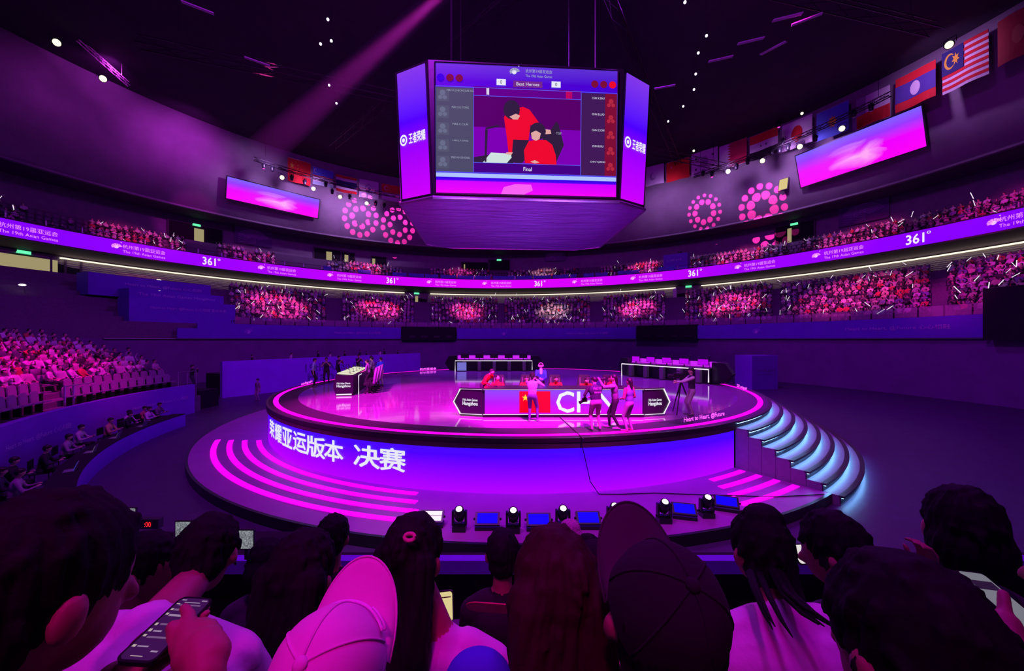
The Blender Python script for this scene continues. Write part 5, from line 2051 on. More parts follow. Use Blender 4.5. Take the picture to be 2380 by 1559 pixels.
def person(label, loc, rz, h=1.70, top=c_blk, bottom=c_blk, sleeve=None, fore=None, shoe=m_shoe, lean=0.05, yaw=0.0, nod=0.0, hands=None, feet=None, knee=None,
           sit=None, hair='short', voxel=0.021, calf=None, elbow=None, group=None, cap=None, hair_m=None, foot_dir=0.0, stout=1.0):
    """standing or seated person facing local +Y; hands / feet: targets (x, y, z) for the two sides, z from the ground"""
    mats = [top, bottom, m_skin, shoe, sleeve or top, fore or (sleeve or top), calf or bottom]
    pel = Vector((0, 0, sit if sit else 0.525 * h))
    up = Vector((0, math.sin(lean), math.cos(lean)))
    ch, nk = pel + up * 0.20 * h, pel + up * 0.305 * h
    hup = Vector((0, math.sin(lean * 0.6 + nod), math.cos(lean * 0.6 + nod)))
    hd = nk + hup * 0.095 * h
    er = (-lean, 0, 0)
    P = [('e', pel, (0.098 * h * stout, 0.07 * h * stout, 0.075 * h), None, 1), ('e', pel + up * 0.09 * h, (0.092 * h * stout, 0.066 * h * stout, 0.11 * h), er, 0), ('e', ch, (0.108 * h * stout, 0.068 * h * stout, 0.115 * h), er, 0),
         ('c', ch + up * 0.06 * h, 0.055 * h, nk, 0.034 * h, 0), ('c', nk, 0.031 * h, hd, 0.034 * h, 2), ('e', hd, (0.046 * h, 0.055 * h, 0.066 * h), (-nod, 0, yaw), 2),
         ('e', hd + Matrix.Rotation(yaw, 3, 'Z') @ Vector((0, 0.052 * h, -0.012 * h)), (0.008 * h, 0.012 * h, 0.012 * h), None, 2)]
    for s in (-1, 1):
        i = 0 if s < 0 else 1
        P.append(('e', hd + Matrix.Rotation(yaw, 3, 'Z') @ Vector((s * 0.047 * h, -0.004 * h, -0.004 * h)), (0.008 * h, 0.012 * h, 0.018 * h), None, 2))
        sh = nk + Vector((s * 0.108 * h * stout, 0, -0.035 * h))
        tgt = hands[i] if hands else (s * 0.16 * h, 0.04, 0.46 * h)
        hint = elbow[i] if elbow else (s * 0.6, -0.5, -0.6)
        el, wr = ik(sh, tgt, 0.172 * h, 0.155 * h, hint)
        d = (wr - el).normalized()
        P += [('c', sh, 0.036 * h, el, 0.028 * h, 4), ('c', el, 0.027 * h, wr, 0.018 * h, 5), ('c', wr, 0.020 * h, wr + d * 0.035 * h, 0.024 * h, 2)]
        side = d.cross(Vector((0, 0, 1)))
        side = side.normalized() if side.length > 0.1 else Vector((1, 0, 0))
        for k in range(4):
            b0 = wr + d * 0.045 * h + side * (k - 1.5) * 0.011 * h
            P.append(('c', b0, 0.0075 * h, b0 + d * 0.034 * h + Vector((0, 0, -0.006 * h)), 0.006 * h, 2))
        P.append(('c', wr + d * 0.02 * h, 0.008 * h, wr + d * 0.04 * h + side * s * -0.024 * h, 0.007 * h, 2))
        hip = pel + Vector((s * 0.052 * h, 0, -0.02 * h))
        ft = Vector(feet[i]) if feet else Vector((s * 0.075 * h, 0.0, 0.05 * h))
        kh = knee[i] if knee else (s * 0.1, 1, 0)
        kn, an = ik(hip, ft, 0.245 * h, 0.24 * h, kh)
        fd_ = Matrix.Rotation(foot_dir, 3, 'Z') @ Vector((s * 0.02 * h, 0.105 * h, -0.022 * h))
        P += [('c', hip, 0.054 * h * stout, kn, 0.037 * h, 1), ('c', kn, 0.034 * h, an, 0.023 * h, 6), ('c', an + Vector((0, -0.01, -0.02 * h)), 0.024 * h, an + fd_, 0.020 * h, 3)]
    t = thing('person', label, 'person', loc, rz, group)
    put('body', grow(P, voxel, mats, 'body', 2), t)
    Rh = Matrix.Rotation(yaw, 3, 'Z')
    bk = Rh @ Vector((0, -0.012 * h, 0.016 * h))
    Hp = [('e', hd + bk, (0.052 * h, 0.058 * h, 0.060 * h), (-nod, 0, yaw), 0)]
    if hair == 'short':
        Hp.append(('e', hd + Rh @ Vector((0, 0.012 * h, 0.034 * h)), (0.046 * h, 0.046 * h, 0.034 * h), None, 0))
    if hair in ('long', 'tail', 'curly'):
        Hp.append(('c', hd + Rh @ Vector((0, -0.045 * h, 0)), 0.036 * h, hd + Rh @ Vector((0, -0.06 * h, -0.12 * h if hair != 'curly' else -0.05 * h)), 0.022 * h, 0))
    if hair == 'curly':
        for k in range(9):
            an_ = k * 0.7
            Hp.append(('e', hd + Rh @ Vector((0.04 * h * math.cos(an_), -0.02 * h + 0.03 * h * math.sin(an_), 0.03 * h + 0.012 * h * math.sin(k * 2.1))), (0.022 * h,) * 3, None, 0))
    put('hair', grow(Hp, 0.014, [hair_m or m_hair], 'hair', 2), t)
    if abs(((rz + yaw) % (2 * PI)) - PI) < 1.2:
        mb = MB()
        for s in (-1, 1):
            mb.ball(hd + Rh @ Vector((s * 0.018 * h, 0.051 * h, 0.006 * h)), 0.0065 * h, 0, 6, 4)
        mb.build('eyes', m_hair, t)
        MB().ball(hd + Rh @ Vector((0, 0.049 * h, -0.032 * h)), (0.014 * h, 0.006 * h, 0.004 * h), 0, 8, 4).build('mouth', mat('lips', (0.40, 0.12, 0.12), 0.5), t)
    t['hd'] = tuple(hd)
    return t


def held(name, label, cat, t, parts):
    """a thing carried by a person: placed in the person's frame but kept as a thing of its own"""
    o = thing(name, label, cat, t.location, t.rotation_euler[2])
    for nm, mb, m in parts:
        mb.build(nm, m, o)
    return o


def still_camera(label, t, p, d=Vector((0, 1, 0)), tele=0.20):
    p = Vector(p)
    b = MB().box(p, (0.15, 0.08, 0.11))
    b.box(p + Vector((0, 0, 0.065)), (0.06, 0.07, 0.035))
    l = MB().tube([p + d * 0.04, p + d * tele], 0.042, 10)
    l.tube([p + d * tele, p + d * (tele + 0.03)], 0.052, 10)
    return held('photo_camera', label, 'camera', t, [('camera_body', b, m_blackp), ('camera_lens', l, m_blackp)])


ZP = ZS
# photographer in the pale hoodie
p = pz(1237, 981, ZP)
t = person('photographer in a pale hoodie and jeans shooting towards the front desk', p, D(-14), 1.68, c_lav, c_jean, shoe=m_shoew, hair='curly', lean=0.06, nod=0.25,
           hands=((-0.03, 0.30, 1.40), (0.15, 0.32, 1.36)), feet=((-0.10, 0.02, 0.085), (0.16, 0.10, 0.085)), elbow=((-1, 0.1, -0.8), (1, 0.1, -0.8)))
still_camera('black camera held up by the photographer in the pale hoodie', t, (0.08, 0.36, 1.44))
# press man in vest and shorts
p = pz(1385, 1001, ZP)
t = person('press man in a dark vest and shorts seen from behind', p, D(10), 1.66, c_navy, c_short, sleeve=c_blk, fore=m_skin, calf=m_skin, shoe=m_shoe, lean=0.14, nod=0.5, yaw=D(35), stout=1.15,
           hands=((-0.26, 0.22, 1.0), (-0.02, 0.32, 0.98)), feet=((-0.12, 0, 0.085), (0.14, 0.02, 0.085)))
letters('lettering', 'PHOTO', flat((0, -0.142, 1.30), (1, 0, 0), (0, 0.1, 1)), width=0.26, height=0.07, parent=t, m=m_white, bold=0.02)
letters('lettering', '摄影记者', flat((0, -0.146, 1.18), (1, 0, 0), (0, 0.1, 1)), width=0.22, height=0.05, parent=t, m=m_white)
still_camera('black camera hanging at the side of the press man in shorts', t, (-0.30, 0.16, 0.92), Vector((-0.6, 0.5, -0.5)).normalized(), 0.16)
# press woman with long lens
p = pz(1430, 997, ZP)
t = person('press photographer in a grey vest and black trousers aiming a long lens', p, D(72), 1.70, c_grey, c_blk, sleeve=c_whitet, fore=m_skin, shoe=m_shoew, hair='long', lean=0.08,
           hands=((-0.06, 0.46, 1.50), (0.08, 0.26, 1.46)), feet=((-0.08, -0.12, 0.085), (0.10, 0.18, 0.085)), elbow=((-0.6, 0, -1), (0.6, 0, -1)))
still_camera('long lens camera raised by the photographer in the grey vest', t, (0.02, 0.26, 1.53), Vector((0, 1, 0)), 0.46)
# woman in the pale blue vest
p = pz(1463, 1003, ZP)
t = person('woman in a pale blue vest standing beside the photographers', p, D(38), 1.62, c_teal, c_khaki, sleeve=cl('red printed sleeve', (0.45, 0.08, 0.12)), fore=m_skin, shoe=cl('pink shoes', (0.7, 0.12, 0.3)), hair='tail', lean=0.03,
           hands=((-0.14, 0.20, 0.98), (0.12, 0.20, 0.98)))
# cameraman and tripod camera
p = pz(1608, 966, ZP)
t = person('cameraman in a white shirt and dark vest behind a tripod camera', p, D(84), 1.76, c_navy, c_khaki, sleeve=c_whitet, fore=c_whitet, lean=0.05, yaw=0.0,
           hands=((-0.10, 0.56, 1.22), (0.14, 0.50, 1.24)), feet=((-0.10, 0, 0.09), (0.10, 0.05, 0.09)))
q = pz(1586, 962, ZP)
tp = thing('broadcast_camera', 'broadcast camera on a black tripod in front of the cameraman', 'camera', q, D(84))
mb = MB()
mb.box((0, 0.10, 1.42), (0.16, 0.42, 0.20))
mb.box((0, -0.10, 1.56), (0.09, 0.14, 0.09))
mb.tube([(0, 0.30, 1.42), (0, 0.52, 1.42)], 0.06, 10, radii=[0.05, 0.065])
mb.tube([(0, 0.0, 1.53), (0, 0.18, 1.60), (0, 0.26, 1.53)], 0.015, 5)
mb.build('camera_body', m_blackp, tp)
MB().box((0.13, -0.05, 1.48), (0.02, 0.14, 0.10)).build('viewfinder', m_grey, tp)
MB().tube([(0, 0.05, 1.20), (0, 0.05, 1.33)], 0.05, 8).build('tripod_head', m_blackp, tp)
for k in range(3):
    a = 2 * PI * k / 3 + 0.4
    lg = MB().tube([(0, 0.05, 1.22), (0.22 * math.cos(a), 0.05 + 0.22 * math.sin(a), 0.62)], 0.028, 6).tube([(0.22 * math.cos(a), 0.05 + 0.22 * math.sin(a), 0.66), (0.44 * math.cos(a), 0.05 + 0.44 * math.sin(a), 0.02)], 0.020, 6)
    lg.build('leg', m_blackp, tp)
MB().tube([(0.05, -0.05, 1.30), (0.12, -0.50, 1.18)], 0.014, 5).build('pan_handle', m_blackp, tp)

# team in red behind the front desk
CHAIR = {}


def gaming_chair(loc, rz, label, group):
    if not CHAIR:
        b = MB()
        pr = [(-0.24, 0.50), (-0.30, 0.75), (-0.27, 1.05), (-0.20, 1.32), (0.20, 1.32), (0.27, 1.05), (0.30, 0.75), (0.24, 0.50)]
        b.prism([(x, -0.26 - 0.16 * (z - 0.5), z) for x, z in pr], (0, 0.09, 0))
        CHAIR['backrest'] = b.mesh('backrest', m_blackp)
        CHAIR['seat'] = MB().prism([(-0.27, -0.25, 0.42), (0.27, -0.25, 0.42), (0.26, 0.27, 0.44), (-0.26, 0.27, 0.44)], (0, 0, 0.10)).mesh('seat', m_blackp)
        CHAIR['armrests'] = MB().box((-0.32, 0.02, 0.68), (0.07, 0.28, 0.04)).box((0.32, 0.02, 0.68), (0.07, 0.28, 0.04)).box((-0.32, 0.0, 0.54), (0.04, 0.05, 0.28)).box((0.32, 0, 0.54), (0.04, 0.05, 0.28)).mesh('armrest', m_blackp)
        CHAIR['stripe'] = MB().box((-0.17, -0.235, 0.95), (0.03, 0.02, 0.55)).box((0.17, -0.235, 0.95), (0.03, 0.02, 0.55)).mesh('side_stripe', m_grey)
        w_ = MB().tube([(0, 0, 0.10), (0, 0, 0.43)], 0.035, 8)
        for k in range(5):
            a = 2 * PI * k / 5
            w_.tube([(0, 0, 0.12), (0.31 * math.cos(a), 0.31 * math.sin(a), 0.07)], 0.028, 5)
            w_.ball((0.31 * math.cos(a), 0.31 * math.sin(a), 0.035), 0.035, 0, 8, 5)
        CHAIR['base'] = w_.mesh('wheel_base', m_dmetal)
    t = thing('gaming_chair', label, 'chair', loc, rz, group)
    for k, v in CHAIR.items():
        put(v.name.split('.')[0], v, t)
    return t


YP = 15.0
for i, (x, pose) in enumerate(((1157, 0), (1223, 1), (1291, 2), (1360, 3), (1418, 4))):
    X = (x - CX) / F * YP
    loc = (X, YP, ZP)
    gaming_chair((X + 0.02, YP + 0.08, ZP), PI, 'black gaming chair behind the front desk, %s from the bending coach' % ORD[i], 'gaming chairs at the front desk')
    t = person(['player in red with a fringe, seated next to the bending coach', 'player in red hidden behind the hoodie photographer', 'player in red looking down at the desk, middle of the five',
                'player in red leaning over, behind the press man in the vest', 'player in red behind the long lens'][i], loc, PI, 1.72, c_red, c_blk, fore=c_red, sit=0.56, lean=(0.12, 0.2, 0.25, 0.4, 0.2)[i], nod=(0.15, 0.3, 0.45, 0.5, 0.2)[i],
               yaw=(0.1, 0, 0.05, 0.5, 0)[i], hands=((-0.16, 0.42, 0.84), (0.16, 0.42, 0.84)), feet=((-0.15, 0.42, 0.08), (0.15, 0.42, 0.08)), hair='long' if i == 0 else 'short', group='seated players in red at the front desk')
# coach bending over the first player
p = Vector(((1123 - CX) / F * 15.4, 15.4, ZP))
person('coach in red with a headset bending over the seated player', p, D(-118), 1.74, c_red, c_blk, fore=c_red, lean=0.62, nod=0.45, hands=((-0.10, 0.62, 1.12), (0.22, 0.50, 0.98)), feet=((-0.12, -0.05, 0.09), (0.12, 0.05, 0.09)))
# official in the blue jacket with headphones
p = Vector(((1257 - CX) / F * 16.6, 16.6, ZP))
t = person('official in a blue jacket with headphones standing behind the players', p, PI, 1.74, c_blue, c_blk, fore=c_blue, lean=0.03, hands=((-0.06, 0.30, 1.05), (0.08, 0.32, 1.08)))
hd = Vector(t['hd'])
mb = MB()
mb.tube([hd + Vector((0.098 * math.cos(a), -0.01, 0.02 + 0.118 * math.sin(a))) for a in [PI * k / 10 for k in range(11)]], 0.014, 6)
for s in (-1, 1):
    mb.ball(hd + Vector((s * 0.095, 0, 0.0)), (0.03, 0.045, 0.05), 0, 8, 6)
hp = thing('headphones', 'pale headphones worn by the official in the blue jacket', 'headphones', t.location, PI)
mb.build('headband', cl('pale headset plastic', (0.62, 0.58, 0.55)), hp)
m_b = MB().box((0, 0.135, 1.38), (0.10, 0.02, 0.26))
m_b.build('shirt_front', m_white, t)
# microphones on the front desk
for i, x in enumerate((1153, 1232, 1300, 1370, 1440)):
    X = (x - CX) / F * 14.1
    t = thing('desk_microphone', 'black gooseneck microphone on the front desk, %s from the coach' % ORD[i], 'microphone', (X, 14.0, ZP + 1.02), 0, 'microphones on the front desk')
    MB().box((0, 0, 0.012), (0.12, 0.10, 0.024)).build('base', m_blackp, t)
    MB().tube([(0, 0, 0.02), (0, 0.02, 0.22), (0.01, 0.16, 0.34)], 0.010, 5).build('gooseneck', m_blackp, t)
    MB().ball((0.01, 0.18, 0.35), 0.035, 0, 8, 6).build('capsule', m_blackp, t)
# the standing team, chairs and official at the left desk
c0, ax = Vector((-8.47, 21.03, ZP)), D(103.2)
Rl = Matrix.Rotation(ax, 3, 'Z')
m_mauve = mat('mauve chair cover', (0.26, 0.20, 0.32), 0.6)
mauve_back = CHAIR['backrest'].copy()
mauve_back.materials.clear()
mauve_back.materials.append(m_mauve)
for k in range(5):
    cc = c0 + Rl @ Vector((-1.9 + 0.72 * k, -0.70, 0))
    t = gaming_chair(cc, ax + 0.15 * (k % 2), 'mauve backed gaming chair at the lit top desk, %s from the stalls' % ORD[k], 'chairs at the lit top desk')
    for ch_ in t.children:
        if ch_.name.startswith('backrest'):
            ch_.data = mauve_back
for k, (u, lab) in enumerate(((-0.4, 'player in a mauve shirt standing among the chairs at the lit top desk'), (1.6, 'taller player in a mauve shirt at the far end of the lit top desk'))):
    person(lab, c0 + Rl @ Vector((u, -0.45, 0)), ax + D(-10), 1.70 + 0.06 * k, c_team, c_blk, fore=m_skin, lean=0.10, nod=0.3, hands=((-0.2, 0.30, 1.0), (0.2, 0.3, 1.0)), voxel=0.026)
person('official in a blue blazer and white trousers beside the lit top desk', pz(886, 897, ZP), D(60), 1.74, c_blue, c_tan, fore=c_blue, shoe=m_shoe, hands=((-0.08, 0.32, 1.12), (0.12, 0.30, 1.10)), voxel=0.026, hair='short')
for i, (x, y, lab, top, bot, rz) in enumerate(((728, 899, 'crew member in a pale blue cape on the rim of the stage', cl('pale blue cape', (0.30, 0.42, 0.70)), c_blk, D(-70)), (759, 893, 'photographer raising a camera at the rim, bright badge on the chest', c_navy, c_blk, D(200)),
                                             (785, 884, 'photographer in dark clothes leaning in behind the lit top desk', c_navy, c_blk, D(-100)), (832, 876, 'cameraman in dark clothes behind the lit top desk', c_blk, c_navy, D(-120)), (860, 884, 'crew member with orange gloves beside the blue blazer', c_team, c_blk, D(-100)))):
    q = pz(x, y, ZP)
    person(lab, q, rz, 1.70, top, bot, fore=m_skin, lean=0.1, nod=0.2, hands=((-0.08, 0.30, 1.35), (0.10, 0.30, 1.32)) if i in (1, 2, 3) else None, voxel=0.028)
# people on the floor beside the stage
m_fatig = cl('mottled uniform', (0.30, 0.26, 0.34))
person('guard in a mottled uniform standing at the open end of the near stand', pol(S, 27.4, D(174.5), 2.35), D(-80), 1.74, m_fatig, m_fatig, voxel=0.03)
MB().box((0, 0, 0), (2.2, 2.4, 2.35)).build('plinth', m_black).location = pol(S, 27.4, D(174.5), 1.175)
bpy.data.objects['plinth']['label'] = 'black platform under the guard beside the near stand'
bpy.data.objects['plinth']['category'] = 'platform'
bpy.data.objects['plinth'].name = 'guard_platform'
person('crew member in a grey uniform walking along the banner wall', Vector((-19.2, 28.3, 0.0)), D(160), 1.7, m_fatig, c_khaki, voxel=0.03)
person('crew photographer standing at the end of the near fascia', Vector((-21.9, 25.6, 1.2)), D(-60), 1.72, c_blk, c_navy, hands=((-0.1, 0.3, 1.4), (0.1, 0.3, 1.4)), voxel=0.03)
MB().box((0, 0, 0), (2.4, 1.6, 1.2)).build('crew_platform', m_black).location = (-21.9, 25.6, 0.6)
tag(bpy.data.objects['crew_platform'], 'low black platform at the end of the near fascia', 'platform')
# technicians behind the banner wall, seen over its edge
tech = MB()
tech.prism([(-24.0, 31.0, 0), (-13.2, 50.2, 0), (-15.6, 51.5, 0), (-26.4, 32.3, 0)], (0, 0, 1.75))
tag(tech.build('technical_riser', m_black), 'black technical riser behind the long banner wall', 'platform')
a_, b_ = Vector((-24.4, 31.8, 1.75)), Vector((-14.2, 50.4, 1.75))
TL = ['with a bright screen glow', 'in a pale shirt', 'bending over a desk', 'in a white shirt', 'seated low', 'turned to the stage', 'with a raised arm', 'in a light top', 'next to the pale case', 'at the far end']
for k, u in enumerate((0.10, 0.26, 0.40, 0.46, 0.55, 0.64, 0.69, 0.78, 0.82, 0.92)):
    q = a_ + (b_ - a_) * u
    person('technician ' + TL[k] + ' behind the long banner wall', q, D(-50), 1.55 + 0.1 * (k % 3), c_whitet if k in (1, 3, 7) else c_blk, c_blk, lean=0.25 * (k % 2), voxel=0.035, group='technicians behind the banner wall')
# press seated along the near fascia
PL = ['in a mauve shirt beside the table end', 'in a white shirt, second from the table end', 'in a dark jacket by the fascia', 'in a warm lit jacket', 'in a yellow lit top', 'bending over a laptop', 'in a grey top', 'in a dark hood', 'nearest the foreground', 'leaning back', 'in a pale shirt near the corner', 'with folded arms']
for k, (x, y, col) in enumerate(((353, 957, c_whitet), (327, 965, c_whitet), (300, 972, c_blk), (278, 958, cl('jacket with warm glow', (0.5, 0.25, 0.15))), (235, 990, cl('top with yellow glow', (0.6, 0.5, 0.2))), (215, 1005, c_tan), (190, 1030, c_khaki), (245, 950, c_grey), (150, 1060, c_blk), (120, 1085, c_blk), (105, 1120, c_khaki), (160, 1100, c_navy))):  # warm and yellow cloth carries laptop glow in its colour
    p = pz(x, y + 20, 0.55)
    a = math.atan2(p.y - S.y, p.x - S.x)
    r = 19.25 + 0.35 * (k % 2)
    q = pol(S, r, a, 0.0)
    person('seated journalist ' + PL[k] + ' at the press table', q, a + PI / 2, 1.68, col, c_blk, sit=0.48, lean=0.15, nod=0.25, hands=((-0.14, 0.40, 0.74), (0.14, 0.40, 0.74)), feet=((-0.12, 0.45, 0.08), (0.12, 0.45, 0.08)), voxel=0.03, group='journalists at the press table')
    ch = thing('folding_chair', 'dark folding chair under the journalist ' + PL[k], 'chair', q, a + PI / 2, 'chairs at the press table')
    MB().box((0, 0, 0.41), (0.42, 0.42, 0.04)).build('seat', m_blackp, ch)
    MB().box((0, -0.22, 0.70), (0.42, 0.03, 0.30)).build('backrest', m_blackp, ch)
    for sx in (-1, 1):
        for sy in (-1, 1):
            MB().tube([(sx * 0.19, sy * 0.19, 0), (sx * 0.19, sy * 0.19, 0.40)], 0.014, 5).build('leg', m_dmetal, ch)
# laptops on the press table
e_lap = emis('laptop blue picture', (0.03, 0.10, 1.0), 1.2)
e_lap2 = emis('laptop pale picture', (0.55, 0.50, 0.62), 0.8)
for i, (a, m_) in enumerate(((D(222.5), e_lap), (D(215), e_lap2), (D(208), e_lap2), (D(201), e_lap2))):
    t = thing('laptop', ['open laptop with a blue picture at the near end of the press table', 'open laptop, next along the press table', 'open laptop in the middle of the press table', 'open laptop at the far end of the press table'][i], 'laptop', pol(S, 18.42, a, 0.66), a + PI / 2, 'laptops on the press table')
    MB().box((0, 0, 0.012), (0.34, 0.24, 0.02)).build('keyboard_base', m_grey, t)
    M = Matrix.Rotation(D(-18), 3, 'X')
    l_ = MB().box((0, 0.14, 0.13), (0.34, 0.012, 0.23), M=M).build('lid', m_grey, t)
    MB().box(Vector((0, 0.14, 0.13)) + M @ Vector((0, -0.008, 0)), (0.32, 0.004, 0.21), M=M).build('screen', m_, l_)
# stair rail at the near stand
rl = thing('stair_rail', 'pale steel stair rail between the seat blocks of the near stand', 'hand rail')
for x in (118, 140):
    q = pol(S, 21.0, D(201.0 if x == 118 else 199.6), 1.62)
    MB().tube([q, q + Vector((0, 0, 1.0))], 0.035, 6).build('rail_post', m_steel, rl)
qa, qb = pol(S, 21.0, D(201.0), 2.6), pol(S, 21.0, D(196.8), 2.6)
MB().tube([qa, qb], 0.035, 6).build('top_rail', m_steel, rl)
MB().tube([qa - Vector((0, 0, 0.5)), qb - Vector((0, 0, 0.5))], 0.03, 6).build('mid_rail', m_steel, rl)
rl2 = thing('end_rail', 'low steel rail at the open end of the near stand', 'hand rail')
for k in range(3):
    q = pol(S, 20.8, D(179.5 + 1.8 * k - 1.2), 1.65)
    MB().tube([q, q + Vector((0, 0, 0.95))], 0.03, 6).build('rail_post', m_steel, rl2)
MB().tube([pol(S, 20.8, D(178.3), 2.6), pol(S, 20.8, D(181.9), 2.6)], 0.03, 6).build('top_rail', m_steel, rl2)

# ================================================================== FOREGROUND AUDIENCE
# own stand: rows stepping down towards the stage
FR = [(-0.45, 3.45), (0.45, 3.12), (1.25, 2.80), (2.2, 2.28), (3.05, 2.0)]
mb = MB()
for k, (y, z) in enumerate(FR):
    y1 = FR[k + 1][0] + 0.1 if k + 1 < len(FR) else 3.9
    mb.box((0.3, (y - 0.35 + y1 - 0.4) / 2, z / 2), (12.0, y1 - 0.45 - (y - 0.35) + 0.02, z))
struct('floor_own_stand', mb, m_tier)
fb = thing('front_barrier', 'dark barrier with a blue violet band in front of the foreground audience', 'barrier', (0.3, 3.75, 0))
MB().box((0, 0, 1.22), (12.0, 0.12, 2.44)).build('barrier_panel', m_black, fb)
MB().box((0, -0.08, 2.40), (12.0, 0.10, 0.13)).build('barrier_band', mat('blue violet band', (0.22, 0.05, 0.75), 0.6), fb)

m_hairf = mat('dark hair strands', (0.010, 0.006, 0.012), 0.75, var=0.4, scale=20, bump=0.08, bscale=140, spec=0.12)
m_hairr = mat('dark brown hair', (0.035, 0.008, 0.014), 0.7, var=0.4, scale=20, bump=0.08, bscale=140, spec=0.15)
m_skinf = mat('skin near', (0.36, 0.15, 0.12), 0.55, var=0.10, scale=14)
m_pinkcap = mat('pale cotton cap', (0.80, 0.44, 0.64), 0.75, var=0.06, scale=30, bump=0.05, bscale=300)
m_darkcap = mat('dark cap cloth', (0.045, 0.02, 0.05), 0.9, var=0.15, scale=10)
f_white = mat('white tee', (0.70, 0.66, 0.72), 0.85, var=0.06, scale=4, bump=0.25, bscale=9)
f_black = mat('black tee', (0.014, 0.011, 0.016), 0.85, var=0.2)
f_dark = mat('dark purple top', (0.045, 0.022, 0.06), 0.85, var=0.2, bump=0.2, bscale=9)
f_red = mat('deep red top', (0.55, 0.02, 0.06), 0.8, var=0.15, bump=0.2, bscale=9)
f_pale = mat('pale blouse', (0.62, 0.50, 0.64), 0.8, var=0.08, bump=0.25, bscale=9)
f_blue = mat('blue top', (0.05, 0.06, 0.60), 0.8, var=0.15)


